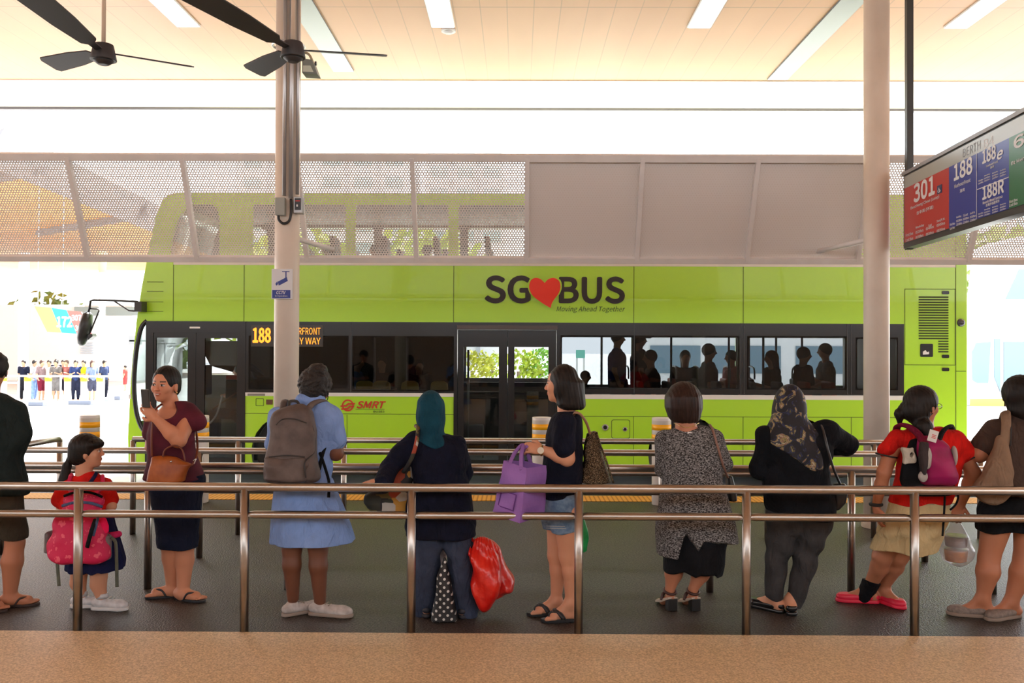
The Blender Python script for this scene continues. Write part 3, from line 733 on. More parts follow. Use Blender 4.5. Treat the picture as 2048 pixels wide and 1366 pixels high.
leaf(916, 1015, 661, 930, 928, 998, 694, 920); leaf(1016, 1112, 661, 930, 1029, 1097, 694, 920)
# seen through the middle door: wall panel, rails, screen
MB(BO).box((fx(920), YF-.12, .05), (fx(1130), YF-.06, fz(764))).out('wall_panel', mat('wall_panel_grey', (.1, .09, .09), .5), bus)
MB(BO).box((fx(1029), YF-.135, fz(822)), (fx(1056), YF-.12, fz(800))).out('wall_box', dark_in, bus)
rl = mat('handrail_grey', (.25, .25, .26), .35, .4)
for a, b in (((934, 700), (934, 905)), ((1112, 690), (1112, 905))):
    MB(BO).cyl((bx(a[0]), YB+.35, bz(a[1])), (bx(b[0]), YB+.35, bz(b[1])), .016).out('handrail', rl, bus)
MB(BO).tube(spline([(bx(930), YB+.5, bz(857)), (bx(958), YB+.5, bz(857)), (bx(964), YB+.5, bz(863)), (bx(964), YB+.5, bz(925))]), .012).out('handrail', rl, bus)
MB(BO).tube(spline([(bx(410), YB+.2, bz(852)), (bx(424), YB+.2, bz(832)), (bx(433), YB+.25, bz(795))]), .012).out('handrail', mat('handrail_white', (.7, .7, .7), .3), bus)
MB(BO).cyl((bx(410), YB+.3, bz(824)), (bx(474), YB+.7, bz(770)), .012).out('handrail', mat('handrail_brown', (.2, .1, .06), .3), bus)
# driver's cab
MB(BO).box((bx(408), YB+.9, bz(830)), (bx(480), YB+2.2, bz(767))).out('cab_counter', dark_in, bus, .02)
MB(BO).box((bx(410), YB+.88, bz(766)), (bx(433), YB+1.2, bz(757))).out('ticket_machine', mat('cab_red', (.45, .05, .03), .4), bus, .01)
wc = Vector((bx(437), YB+1.55, bz(742)))
MB(BO).tube([wc+Vector((.2*math.cos(t_)*.9, .2*math.sin(t_), -.13*math.cos(t_))) for t_ in np.linspace(0, 2*math.pi, 28)[:-1]], .018, cyc=True).cyl(wc, wc+Vector((.14, 0, -.35)), .03).cyl(wc+Vector((-.17, 0, .12)), wc+Vector((.17, 0, -.12)), .014).out('steering_wheel', mat('wheel_blue_grey', (.12, .17, .25), .3), bus)
MB(BO).box((bx(352), YB+.9, bz(800)), (bx(366), YB+1.2, bz(735))).out('fare_reader', mat('reader_grey', (.12, .12, .13), .4), bus, .02)
MB(BO).box((bx(449), YF-.2, bz(770)), (bx(456), YF-.12, bz(672))).out('cab_pillar', dark_in, bus)
MB(BO).box((bx(449), YF-.2, bz(731)), (bx(480), YF-.12, bz(727))).out('cab_window_bar', dark_in, bus)
# destination display
dd = P_('destination_display', [rect(502, 652, 646, 695)], mat('display_black', (.03, .022, .015), .3), -.016, .008)
amb = mat('amber_led', (1, .35, .02), .5, emit=(1, .28, .02), es=1.3)
def BT(s, x0, y1, x1, y0, m, par=bus, dy=-.024, **k): return text(k.pop('name', 'lettering'), s, (bx(x0), bz(y1), bx(x1), bz(y0)), m, par, OB+Vector((0, dy, 0)), off=BO, **k)
BT('188', 505, 688, 542, 657, amb, dd, bold=.03, name='route_number'); BT('HARBOURFRONT', 550, 671, 641, 657, amb, dd, name='amber_lettering', bold=.01); BT('AY WAY', 590, 690, 641, 677, amb, dd, name='amber_lettering', bold=.01)
# logos
ink = mat('logo_ink', (.022, .018, .024), .4)
BT('SG', 969, 607, 1061, 551, ink, name='logo_lettering', bold=.035); BT('BUS', 1117, 607, 1249, 552.5, ink, name='logo_lettering', bold=.035)
BT('Moving Ahead Together', 1112.5, 625.5, 1249.5, 612, mat('slogan_green', (.02, .06, .01), .4), name='slogan_lettering', shear=.25)
hp = [(1089, 566), (1080, 558), (1070, 556), (1062, 560), (1058, 570), (1059, 580), (1064, 590), (1074, 599), (1087, 608), (1101, 616), (1103, 607), (1109, 597), (1116, 588), (1120, 577), (1119, 565), (1113, 558), (1104, 556), (1095, 559)]
hs = spline([Vector((a, b, 0)) for a, b in hp[:10]], 4)+spline([Vector((a, b, 0)) for a, b in hp[9:]+hp[:1]], 4)[1:-1]
P_('heart_emblem', [[(v.x, v.y) for v in hs]], mat('heart_red', lin((236, 52, 36)), .35), -.034, .006)
hc = Vector((1089, 585, 0))
P_('heart_outline', [[(hc.x+(v.x-hc.x)*1.09, hc.y+(v.y-hc.y)*1.09) for v in hs]], green, -.0295, .004)

smr = mat('operator_red', lin((190, 50, 20)), .4)
BT('SMRT', 714, 818, 773, 803, smr, name='operator_lettering', bold=.04, shear=.3); BT('BUSES', 748, 826, 770, 822, mat('slogan_green', (0, 0, 0)), name='operator_lettering', bold=.02)
P_('operator_underline', [rect(712, 819.2, 770, 820)], seam, -.02, .004)
def ring(cx_, cy_, r1, r2, n=26): return [[(cx_+r*math.cos(2*math.pi*k/n), cy_+r*math.sin(2*math.pi*k/n)) for k in range(n)] for r in (r1, r2)]
rg = P_('operator_emblem', ring(696.5, 812, 12, 9), smr, -.02, .004)
P_('emblem_bar', [[(682, 812), (692, 811), (697, 807), (711, 807), (711, 810), (699, 810.5), (694, 814.5), (682, 815)]], smr, -.0235, .004, par=rg)
P_('emblem_bar', [[(683, 818), (695, 817), (700, 812.5), (709, 812.5), (709, 815.5), (702, 816), (697, 820.5), (684, 821)]], smr, -.0235, .004, par=rg)
P_('sticker', [rect(496, 789, 531, 793.5)], mat('sticker_grey', (.2, .19, .18), .5), -.03, .003)
P_('sticker', [rect(533, 801, 546, 811)], mat('sticker_brown', (.12, .05, .02), .5), -.02, .003)
# small fittings on the lower panels
for cx_, cy_, r in ((1210.5, 853.5, 6.5), (1250, 857, 4.5)):
    MB(BO).cyl((bx(cx_), YB, bz(cy_)), (bx(cx_), YB-.03, bz(cy_)), r/SBUS).out('filler_ring', mat('chrome', (.6, .6, .6), .2, 1), bus, .004)
    MB(BO).cyl((bx(cx_), YB-.03, bz(cy_)), (bx(cx_), YB-.036, bz(cy_)), r/SBUS*.6).out('filler_cap', bblk, bus)
P_('hatch_outline', [rrect(1223, 838, 1260, 876, 4), rrect(1224, 839, 1259, 875, 4)], seam, -.017, .004)
P_('hatch_outline', [rrect(512, 799, 528, 814, 1), rrect(513, 800, 527, 813, 1)], seam, -.017, .004)
# engine door with louvres
ed = P_('engine_door', [rect(1806, 575, 1907, 727), rect(1807, 576, 1906, 726)], seam, -.017, .004)
for k in range(17):
    y = 590+k*5.15
    P_('louvre', [rect(1834, y, 1893, y+2.8)], mat('louvre_dark', (.03, .05, .005), .6), -.017, .004, par=ed)
for k in range(5): y = 678+k*5.15; P_('louvre', [rect(1873, y, 1893, y+2.8)], MC['louvre_dark'], -.017, .004, par=ed)
P_('inspection_window', [rrect(1837, 684.5, 1862, 710.5, 2)], bblk, -.018, .008, par=ed)
P_('inspection_mark', [[(1842, 700), (1847, 697), (1850, 701), (1854, 700), (1854, 705), (1842, 706)]], bwhite, -.024, .003, par=ed)
for y in (579, 706, 732): P_('latch', [rrect(1880, y, 1894, y+6.5, 2)], bblk, -.02, .012, par=ed)
MB(BO).sph((bx(1918), YB-.01, bz(642)), .058, sc=(1, .8, 1)).out('round_side_lamp', mat('lamp_dark', (.05, .05, .06), .1), bus)
for y in (808, 838): MB(BO).sph((bx(1930), YB+.15, bz(y)), .085, sc=(.55, 1, 1)).out('rear_lamp', mat('rear_lamp_green', lin((130, 190, 40)), .2), bus)
P_('side_marker', [rect(257, 792, 262, 801)], bwhite, -.016, .004)
# wheels
tyre = mat('tyre', (.015, .015, .016), .8); hub_m = mat('wheel_rim_grey', (.4, .4, .4), .4, .5)
for k, cx_ in enumerate(WH):
    for y in (YB+.08, YF-.38):
        a = Vector((bx(cx_), y, ROAD+.5))
        w_ = MB(BO).cyl(a, a+Vector((0, .3, 0)), .5, n=36).out('wheel', tyre, bus, .03)
        MB(BO).cyl(a-Vector((0, .015, 0)), a+Vector((0, .1, 0)), .28, n=28).cyl(a-Vector((0, .06, 0)), a, .1, n=20).out('wheel_rim', hub_m, w_)
    MB(BO).box((bx(cx_)-.62, YB+.42, ROAD+.3), (bx(cx_)+.62, YB+.45, .9)).out('wheel_housing', dark_in, bus)
# near-side mirror
mm = mat('mirror_black', (.02, .02, .022), .35)
YM = YB-.12
mr = MB(BO).box((bx(278), YM-.08, bz(627)), (bx(292), YM+.12, bz(607))).tube([(bx(280), YM, bz(607)), (bx(240), YM, bz(605)), (bx(192), YM, bz(604)), (bx(186), YM, bz(606)), (bx(184), YM, bz(620)), (bx(181), YM, bz(632))], .016)
mr.tube([(bx(280), YM, bz(626)), (bx(263), YM, bz(625)), (bx(233), YM, bz(606))], .012).tube([(bx(184), YM, bz(621)), (bx(201), YM, bz(622)), (bx(203), YM, bz(625)), (bx(183), YM, bz(676))], .01)
mr = mr.out('mirror_arm', mm, bus)
MB(BO).tube([(bx(182+a), YM, bz(b)) for a, b in ((1, 628), (-1, 632), (-5, 655), (-11, 680), (-13, 691), (-13.5, 695))], [.03, .062, .085, .07, .05, .025], 16, flat=((0, 1, 0), 1.5)).out('mirror_head', mm, mr)
MB(BO).poly([(bx(185), YM-.06, bz(684)), (bx(195), YM-.06, bz(676)), (bx(193), YM-.06, bz(671)), (bx(185), YM-.06, bz(673))], (0, .12, 0)).out('kerb_mirror', mm, mr)
# seats: rows of moulded seats on both decks
seat_red, seat_grey, seat_yel, seat_dk = mat('seat_red', (.5, .06, .04), .5), mat('seat_grey', (.3, .29, .27), .6), mat('seat_yellow', (.75, .5, .08), .5), mat('seat_dark', (.05, .05, .08), .6)
def seat(px, dy, z0, m, w=.44, h=.62):
    x = bx(px); y = YB+dy
    b = MB(BO).poly([(x-.02, y, z0+.4), (x+.42, y, z0+.4), (x+.42, y, z0+.46), (x+.06, y, z0+.48), (x-.02, y, z0+.46+h), (x-.09, y, z0+.46+h), (x-.06, y, z0+.4)], (0, w, 0)).cyl((x+.18, y+w/2, z0), (x+.18, y+w/2, z0+.41), .04)
    return b.out('seat', m, bus, .03, seg=3)
for px, m in ((1292, seat_red), (1348, seat_grey), (1400, seat_grey), (1450, seat_dk), (1520, seat_grey), (1575, seat_dk), (1630, seat_red), (1680, seat_red)):
    seat(px, .15, .25, m, h=.5); seat(px-8, 1.5, .25, seat_red if m is seat_grey else seat_dk, h=.5)
    MB(BO).tube(spline([(bx(px)-.05, YB+1.6, 1.2), (bx(px)-.05, YB+1.62, 1.36), (bx(px)-.05, YB+1.85, 1.4), (bx(px)-.05, YB+2.05, 1.36), (bx(px)-.05, YB+2.08, 1.2)]), .014).out('grab_rail', rl, bus)
for px in (722, 757, 815, 875):  # four yellow seat backs facing the windows
    x = bx(px); MB(BO).poly([(x-.14, YB+.28, .95), (x+.14, YB+.28, .95), (x+.12, YB+.28, bz(768)), (x+.06, YB+.28, bz(764)), (x-.06, YB+.28, bz(764)), (x-.12, YB+.28, bz(768))], (0, .06, 0)).out('yellow_seat_back', seat_yel, bus, .02)
for px in range(560, 1780, 105): seat(px, .12, 2.2, seat_dk, h=.62); seat(px, 1.75, 2.2, seat_dk, h=.62)
for px, dy in ((1215, .9), (1365, .95), (1497, 1.2), (1545, .5), (1600, 1.2), (1652, 1.1), (738, .5), (805, .55)):
    MB(BO).cyl((bx(px), YB+dy, .03), (bx(px), YB+dy, 2.06), .017).out('grab_pole', rl if px > 900 else mat('pole_grey', (.3, .28, .3), .3), bus)
# ================================================================ PEOPLE
def nrm(a): a = np.array(a, float); return a/np.linalg.norm(a)
UPV = np.array((0, 0, 1.))
skinm = colattr('skin', .48, .35)
hairm = noisy('black_hair', (.006, .005, .005), (.014, .011, .01), 60, .5, 4, .3, spec=.25, stretch=(1, 1, .12), bscale=180)
hairb = noisy('dark_brown_hair', (.012, .006, .005), (.028, .012, .009), 60, .48, 4, .3, spec=.3, stretch=(1, 1, .12), bscale=180)
SK_L, SK_M, SK_D = lin((205, 148, 118)), lin((184, 122, 92)), lin((112, 70, 52))
class Fig:
    def __init__(s, label, sc, px0, skin=SK_L, h=.006):
        s.s = sc; s.D = F/sc; b = at(px0, 1230, s.D); s.base = (b.x, s.D, 0.0); s.skin = skin; s.h = h
        s.root = thing('person', s.base, label, 'person'); s.faces = []; s.paint = []
        s.v = None
    def p(s, px, py, dy=0): return np.array(at(px, py, s.D+dy), np.float32)
    def vol(s, x0, y0, x1, y1, d0=-.35, d1=.35, h=None):
        q = [s.p(x, y, d) for x in (x0, x1) for y in (y0, y1) for d in (max(d0, min(d1, 0)), d0*.8, d1*.4)]; q = np.array(q); a = q.min(0); b = q.max(0); m = .03
        return Vol((a[0]-m, s.D+d0, max(-.01, a[2]-m)), (b[0]+m, s.D+d1, b[2]+m), h or s.h)
    def rows(s, R, dy=0):
        o = []
        for r in R:
            py, xl, xr, hf = r[:4]; d = (r[4] if len(r) > 4 else 0)+dy
            a = s.p(xl, py, d); b = s.p(xr, py, d); o.append((a[2], a[0], b[0], s.D+d, hf))
        return o
    def out(s, v, name, m, label=None, parent=None):
        o = v.mesh(name, m, parent or s.root, s.base)
        if label: o['label'] = label
        return o
    def head(s, v, c, f, pitch=0, sc=1.0, roll=0, neck=None, ears=True):
        f = nrm((f[0], f[1], 0)); r = np.cross(f, UPV); u = UPV.copy()
        f, u = f*math.cos(pitch)+u*math.sin(pitch), u*math.cos(pitch)-f*math.sin(pitch)
        r, u = r*math.cos(roll)+u*math.sin(roll), u*math.cos(roll)-r*math.sin(roll)
        B = (r, f, u); q = lambda a, b, d: c+(r*a+f*b+u*d)*sc
        v.ell(q(0, -.008, .022), (.074*sc, .092*sc, .094*sc), B, .02)
        v.ell(q(0, .026, -.04), (.056*sc, .056*sc, .066*sc), B, .025)
        v.ell(q(0, .058, -.084), (.022*sc, .018*sc, .018*sc), B, .02)
        v.cone(q(0, .084, .008), q(0, .0955, -.022), .006*sc, .0105*sc, .012)
        for k in (-1, 1):
            v.ell(q(k*.037, .055, -.02), (.026*sc, .022*sc, .026*sc), B, .015)
            v.ell(q(k*.011, .09, -.026), (.007*sc, .007*sc, .006*sc), B, .006)
            if ears: v.ell(q(k*.076, -.004, -.012), (.008*sc, .018*sc, .03*sc), B, .006)
            v.ell(q(k*.03, .089, .004), (.016*sc, .008*sc, .008*sc), B, .012, '-')
            v.ell(q(k*.03, .074, .004), (.0125*sc, .0125*sc, .0115*sc), B, .003)
        v.ell(q(0, .079, -.05), (.02*sc, .009*sc, .006*sc), B, .006); v.ell(q(0, .078, -.059), (.016*sc, .009*sc, .006*sc), B, .006)
        if neck is not None: v.cone(q(0, -.025, -.05), neck, .05*sc, .056*sc, .025)
        s.faces.append((c, r, f, u, sc)); return q
    def color(s, V, mouth=False, browc=(.05, .03, .022)):
        col = np.tile(np.array(s.skin, np.float32), (len(V), 1))
        n = (np.sin(V[:, 0]*41+V[:, 2]*23)+np.sin(V[:, 2]*37+V[:, 1]*51))*.02; col *= (1+n)[:, None]
        for c, r, f, u, sc in s.faces:
            d = (V-c)/sc; a = d@r; b = d@f; e = d@u; A = np.abs(a); fr = b > .05; e0 = e; e = e-(14*a*a if mouth else 0)
            col[fr & (((A-.026)/.02)**2+((e+.022)/.02)**2 < 1)] *= np.array((1.05, .93, .9), np.float32)
            lips = fr & ((a/.022)**2+((e+.055)/.0105)**2 < 1); col[lips] = np.array(s.skin)*np.array((.82, .52, .52))
            if mouth: t = fr & ((a/.016)**2+((e+.0545)/.0036)**2 < 1); col[t] = (.62, .58, .52)
            e = e0; br = fr & (A > .013) & (A < .047) & (np.abs(e-.027+(A-.03)**2*9) < .0042-.04*np.abs(A-.03)); col[br] = browc
            ey = fr & (((A-.03)/.0145)**2+((e-.003)/.0062)**2 < 1); col[ey] = (.5, .47, .44)
            ir = fr & (((A-.03)/.0062)**2+((e-.003)/.0065)**2 < 1); col[ir] = (.012, .008, .006)
            ln = fr & (((A-.03)/.017)**2+((e-.004)/.0085)**2 < 1) & (e > .0075); col[ln] = (.02, .012, .01)
            cap = (e > .064+.12*b) | ((b < -.01) & (e > -.05)); cap &= (np.abs(d).max(1) < .13); col[cap] = (.015, .011, .01)
        return col
    def arm(s, v, S_, E, W, rs=(.046, .038, .036, .024), k=.015):
        v.cone(S_, E, rs[0], rs[1], k); m = S_+(E-S_)*.0; v.cone(E, E+(W-E)*.35, rs[1], rs[2]*1.05, k); v.cone(E+(W-E)*.35, W, rs[2]*1.05, rs[3], k)
    def leg(s, v, Hp, K, A, rs=(.08, .054, .052, .034), back=(0, -1, 0)):
        v.cone(Hp, K, rs[0], rs[1], .02); b = nrm(back); c = K+(A-K)*.33+b*.012
        v.cone(K, c, rs[1], rs[2], .02); v.cone(c, A, rs[2], rs[3], .02)
    def foot(s, v, A, d, toes=True, L=.2, w=.03):
        d = nrm((d[0], d[1], 0)); t = np.cross(d, UPV); z = 0.012
        hl = np.array((A[0], A[1], 0))-d*.035; 
        v.cone(hl+UPV*(.035+z), A, .03, .036, .02); bl = hl+d*L*.68+UPV*(.022+z)
        v.cone(hl+UPV*(.03+z), bl, .03, w*.9, .02); v.cone(A, bl, .033, .024, .03)
        for k in (-1, 1): v.cone(hl+d*.08+UPV*(.02+z), bl+t*k*.016, .02, .02, .01)
        if toes:
            for i, (o, l, r) in enumerate(((-.03, .055, .0105), (-.013, .052, .008), (.0, .047, .0075), (.013, .04, .0072), (.025, .032, .007))):
                a = bl+t*o*1.05-UPV*.006; v.cone(a, a+d*l-UPV*.004, r*1.1, r, .003)
        return hl, d, t
    def hand(s, v, w, d, n, side=1, curl=.5, sc=1.0, spread=.0, thumb=.6):
        d = nrm(d); n = np.array(n, float); n = nrm(n-d*(n@d)); t = np.cross(d, n)*side
        v.ell(w+d*.048*sc, (.052*sc, .038*sc, .017*sc), (d, t, n), .012)
        v.cone(w, w+d*.03*sc, .024*sc, .024*sc, .01)
        for i, L in enumerate((.068, .076, .07, .055)):
            q = w+d*(.084-.006*abs(i-1))*sc+t*(.029-.019*i)*sc; a = curl*.6; dd = nrm(d+t*(1.2-i)*spread)
            r = .0088*sc
            for j, f_ in enumerate((.45, .32, .23)):
                e = dd*math.cos(a)+n*math.sin(a); q2 = q+e*L*f_*sc; v.cone(q, q2, r, r*.93, .002); q = q2; r *= .93; a += curl*(.9 if j == 0 else .7)
        q = w+d*.02*sc+t*.026*sc; e = nrm(d*.55+t*.75+n*thumb*.6); q2 = q+e*.04*sc; v.cone(q, q2, .013*sc, .0105*sc, .008)
        e = nrm(d*.85+t*.25+n*thumb); v.cone(q2, q2+e*.032*sc, .0105*sc, .0085*sc, .004)
    def body(s, v, name='body', mouth=False):
        s.faces = s.faces; return v.mesh(name, skinm, s.root, s.base, lambda V: s.color(V, mouth))
    def shoe(s, A, d, m, sole, L=.235, w=.042, hgt=.075, label=None, heel=False, open_=None, laces=False):
        """closed shoe round the foot with its own sole"""
        d = nrm((d[0], d[1], 0)); t = np.cross(d, UPV); hl = np.array((A[0], A[1], 0))-d*.04; e = hl+d*L
        lo = np.minimum(hl, e)-.07; hi = np.maximum(hl, e)+.07; lo[2] = -.012; hi[2] = .16
        v = Vol(lo, hi, .0042); B = (d, t, UPV)
        v.cone(hl+UPV*.045, hl+d*L*.72+UPV*.034, w*.82, w*.98, .02, n=UPV, f=.85); v.ell(hl+d*L*.8+UPV*.034, (L*.22, w, .03), B, .02)
        if hgt > .06: v.cone(hl+d*.03+UPV*.05, hl+d*.035+UPV*hgt, w*.84, w*.8, .02)
        v.ell(hl+d*.035+UPV*(hgt+.03), (.04, .03, .035), B, .006, '-') if hgt <= .06 else None
        v.cut((0, 0, .012), (0, 0, -1)); v.cut((0, 0, hgt+.008), (0, 0, 1))
        o = v.mesh('shoe', m, s.root, s.base)
        if label: o['label'] = label
        v = Vol(lo, hi, .0042); v.cone(hl+UPV*.01, hl+d*L*.74+UPV*.01, w*.86, w*1.03, .02); v.ell(hl+d*L*.8+UPV*.01, (L*.24, w*1.05, .04), B, .02)
        v.cut((0, 0, .024), (0, 0, 1)); v.cut((0, 0, .001), (0, 0, -1)); q = v.mesh('sole', sole, o, s.base)
        if laces:
            b = MB(s.base)
            for i in range(4): c = hl+d*(.085+i*.02)+UPV*(.078-i*.009); b.cyl(c-t*.024, c+t*.024, .0035, n=6)
            b.out('laces', sole, o)
        return o
    def flipflop(s, A, d, m, L=.24, strap=True, h=.016, w=.045):
        d = nrm((d[0], d[1], 0)); t = np.cross(d, UPV); hl = np.array((A[0], A[1], 0))-d*.065; pts = []
        for k in range(28):
            a = 2*math.pi*k/28; x = math.cos(a); y = math.sin(a); ww = w*(.78+.22*(x > 0)*x+.1*x)
            pts.append(hl+d*(L/2+x*L/2)+t*y*ww+UPV*.001)
        o = MB(s.base).poly(pts, (0, 0, h)).out('sandal', m, s.root, .003)
        if strap:
            tp = hl+d*L*.78+UPV*(h+.02)
            b = MB(s.base)
            for k in (-1, 1): b.tube(spline([hl+d*L*.42+t*k*w*.9+UPV*h, hl+d*L*.55+t*k*w*.75+UPV*(h+.042), tp+UPV*.012, tp-UPV*.02]), .0055, 8, flat=(UPV, 1.3))
            b.out('sandal_strap', m, o)
        return o
def tubef(fig, name, P, r, m, parent=None, n=10, flat=None, label=None):
    o = MB(fig.base).tube(spline([Vector([float(c) for c in q]) for q in P], 5), r, n, flat=flat).out(name, m, parent or fig.root)
    if label: o['label'] = label
    return o
# every outline is traced at the person's own distance and has real depth
X, Y_, Z_ = np.array((1., 0, 0)), np.array((0, 1., 0)), UPV
black_c = cloth('black_cloth', (20, 21, 25), .3)
# ---- 1: man at the left edge
g = Fig('man in a dark green shirt and khaki shorts at the left edge', 314, -15, SK_M)
v = g.vol(-110, 690, 75, 1240, -.25, .35)
g.head(v, g.p(-14, 742), (-.35, 1), -.15, neck=g.p(-20, 800))
v.loft(g.rows([(800, -60, 15, .07), (830, -85, 30, .09), (900, -80, 30, .1), (985, -75, 25, .1)]))
for S_, E, W in ((g.p(35, 825), g.p(38, 885, .05), g.p(-10, 888, .24)), (g.p(-82, 825), g.p(-90, 885, .05), g.p(-40, 890, .24))):
    g.arm(v, S_, E, W)
g.hand(v, g.p(-10, 888, .24), -X+Z_*.1, Y_, 1, .3); g.hand(v, g.p(-45, 884, .27), X, Y_, -1, .3)
A1, A2 = g.p(20, 1196), g.p(-28, 1206, -.06)
g.leg(v, g.p(18, 1000), g.p(30, 1085), A1, (.07, .056, .063, .036)); g.leg(v, g.p(-40, 1000), g.p(-35, 1090), A2, (.07, .056, .06, .036))
g.foot(v, A1, (.9, .25)); g.foot(v, A2, (.8, -.3)); g.body(v)
brn = mat('sandal_brown', (.035, .018, .014), .6)
g.flipflop(A1, (.9, .25), brn); g.flipflop(A2, (.8, -.3), brn)
v = g.vol(-70, 680, 30, 800, -.15, .15, .005); c = g.p(-14, 736)
v.ell(c+(-.005, -.012, .02), (.095, .1, .095), k=.01); v.ell(c+(-.01, -.03, -.03), (.085, .075, .07), k=.03); v.folds(.002, (60, 60, 40)); g.out(v, 'hair', hairm)
v = g.vol(-120, 775, 75, 1000, -.25, .25)
v.loft(g.rows([(786, -45, 5, .06), (792, -60, 22, .075), (803, -85, 44, .09), (820, -95, 53, .1), (850, -98, 50, .12), (900, -92, 47, .13), (950, -88, 48, .13), (988, -86, 49, .13)]), p=2.5)
v.cone(g.p(32, 822), g.p(42, 866, .02), .062, .066, .03); v.cone(g.p(-84, 822), g.p(-94, 866, .02), .062, .066, .03); v.folds(.004, (10, 10, 8), 1)
g.out(v, 'shirt', cloth('dark_green_shirt', (30, 40, 40)))
v = g.vol(-100, 960, 60, 1100, -.25, .25)
v.cone(g.p(8, 990), g.p(22, 1076), .115, .098, .01); v.cone(g.p(-40, 990), g.p(-40, 1076), .115, .1, .01); v.cut(g.p(0, 1077), (0, 0, -1)); v.cut(g.p(0, 975), (0, 0, 1)); v.folds(.003, (8, 8, 12), 2)
g.out(v, 'shorts', cloth('khaki_shorts', (62, 56, 46)))

# ---- 2: the little girl
g = Fig('little girl with a ponytail, red top and navy skirt', 317, 185, SK_L, .0055)
v = g.vol(85, 855, 255, 1230, -.25, .25)
gf = (1, .22); HC_ = g.p(176, 904)
g.head(v, HC_, gf, .05, .93, neck=g.p(168, 950))
v.loft(g.rows([(955, 150, 200, .05), (990, 138, 212, .07), (1050, 135, 215, .075), (1110, 140, 220, .08)]))
S_, E, W = g.p(212, 972), g.p(222, 1012, -.02), g.p(208, 1012, .12)
g.arm(v, S_, E, W, (.036, .032, .028, .02)); g.hand(v, W, -X*.6+Y_*.6, -Z_, 1, .5, .75)
g.arm(v, g.p(135, 972), g.p(125, 1015, .05), g.p(150, 1020, .14), (.036, .032, .028, .02)); g.hand(v, g.p(150, 1020, .14), X, -Z_, -1, .5, .75)
A1, A2 = g.p(164, 1196, .05), g.p(205, 1201)
g.leg(v, g.p(160, 1120), g.p(158, 1150, .03), A1, (.06, .046, .046, .03), (-1, 0, 0)); g.leg(v, g.p(197, 1120), g.p(198, 1152), A2, (.06, .048, .046, .03), (-1, 0, 0))
g.body(v)
wsh = noisy('white_sneaker', (.5, .5, .52), (.66, .66, .68), 30, .5, 3); wso = mat('sole_white', (.6, .6, .6), .6)
g.shoe(A1, (1, .1), wsh, wso, .19, .038, .08, laces=True); g.shoe(A2, (1, -.05), wsh, wso, .2, .038, .08, laces=True)
for A in (A1, A2):
    g_ = MB(g.base).cyl((A[0]-.003, A[1], .075), (A[0]-.003, A[1], .105), .036, .034, n=20).out('sock', wsh, g.root)
v = g.vol(105, 855, 215, 1040, -.15, .15, .0045)
q = HC_; v.ell(q+(-.02, 0, .03), (.1, .09, .09), k=.01); v.ell(q+(-.045, 0, -.03), (.075, .078, .06), k=.03); v.ell(q+(.045, -.01, .052), (.055, .07, .035), k=.02)
v.ell(q+(.085, .0, -.04), (.06, .12, .07), k=.01, op='-')
v.ell(q+(.02, -.088, -.035), (.022, .04, .03), k=.006, op='-')
v.chain([g.p(146, 905), g.p(139, 918), g.p(134, 932), g.p(129, 960), g.p(124, 985), g.p(119, 1012)], [.02, .016, .026, .034, .026, .01], .008)
v.disp(lambda x, y, z: .0015*np.sin(220*(x+.3*z))*np.cos(160*y)); g.out(v, 'hair', hairm)
v = g.vol(110, 930, 245, 1100, -.2, .22)
v.loft(g.rows([(944, 158, 186, .04), (950, 148, 200, .055), (962, 135, 214, .07), (990, 124, 222, .085), (1040, 122, 222, .09), (1060, 122, 222, .09)]), p=2.4)
v.cone(g.p(212, 968), g.p(221, 1000), .042, .05, .02); v.cone(g.p(135, 968), g.p(120, 1000), .042, .05, .02); v.cut(g.p(0, 1003), (0, 0, -1)) if False else None
v.folds(.003, (12, 12, 12), 3); g.out(v, 'shirt', cloth('red_shirt', (205, 30, 24)))
v = g.vol(110, 940, 260, 1160, -.25, .25)
v.loft(g.rows([(1010, 135, 222, .09), (1050, 140, 228, .1), (1100, 140, 243, .12), (1120, 136, 249, .125), (1140, 134, 246, .125)]), p=2.1)
a0 = g.p(190, 1100); v.disp(lambda x, y, z: .006*np.sin(11*np.arctan2(y-a0[1], x-a0[0]))*np.clip((g.p(0, 1010)[2]-z)*5, 0, 1)); v.cut(g.p(200, 1142), (.12, 0, -1)); g.out(v, 'skirt', cloth('navy_skirt', (24, 28, 66)))
tubef(g, 'pinafore_strap', [g.p(176, 972, -.085), g.p(184, 960, -.07), g.p(192, 948, -.03), g.p(190, 948, .04)], .012, cloth('navy_skirt', (0, 0, 0)), flat=(Y_, .5))
t = thing('school_backpack', tuple(g.p(155, 1060, -.16)), 'pink patterned school backpack on the little girl', 'backpack'); bo = t.location
pinkm = noisy('pink_pattern', lin((206, 30, 82)), lin((232, 96, 120)), 26, .6, 2, .1, lo=.6, hi=.64)
gs = g; g.rt = g.root; 
def part(fig, v, name, m, root, off): return v.mesh(name, m, root, off)
v = g.vol(80, 975, 235, 1135, -.33, 0.0, .005)
v.loft(g.rows([(1028, 118, 200, .05, -.15), (1045, 108, 208, .075, -.16), (1080, 100, 212, .09, -.17), (1110, 98, 215, .095, -.17), (1124, 106, 212, .085, -.17)]), p=2.8, rd=.03, k=.01)
v.loft(g.rows([(984, 136, 198, .03, -.12), (1000, 126, 206, .05, -.13), (1030, 122, 204, .055, -.14)]), p=2.6, rd=.02, k=.02); v.folds(.003, (16, 10, 14), 4)
bk = part(g, v, 'bag_body', pinkm, t, bo)
v = g.vol(180, 1030, 235, 1135, -.33, .05, .005); v.loft(g.rows([(1070, 196, 221, .05, -.13), (1120, 195, 220, .055, -.13)]), p=2.5, rd=.015); part(g, v, 'side_pocket', cloth('grey_mesh', (120, 112, 112)), t, bo)
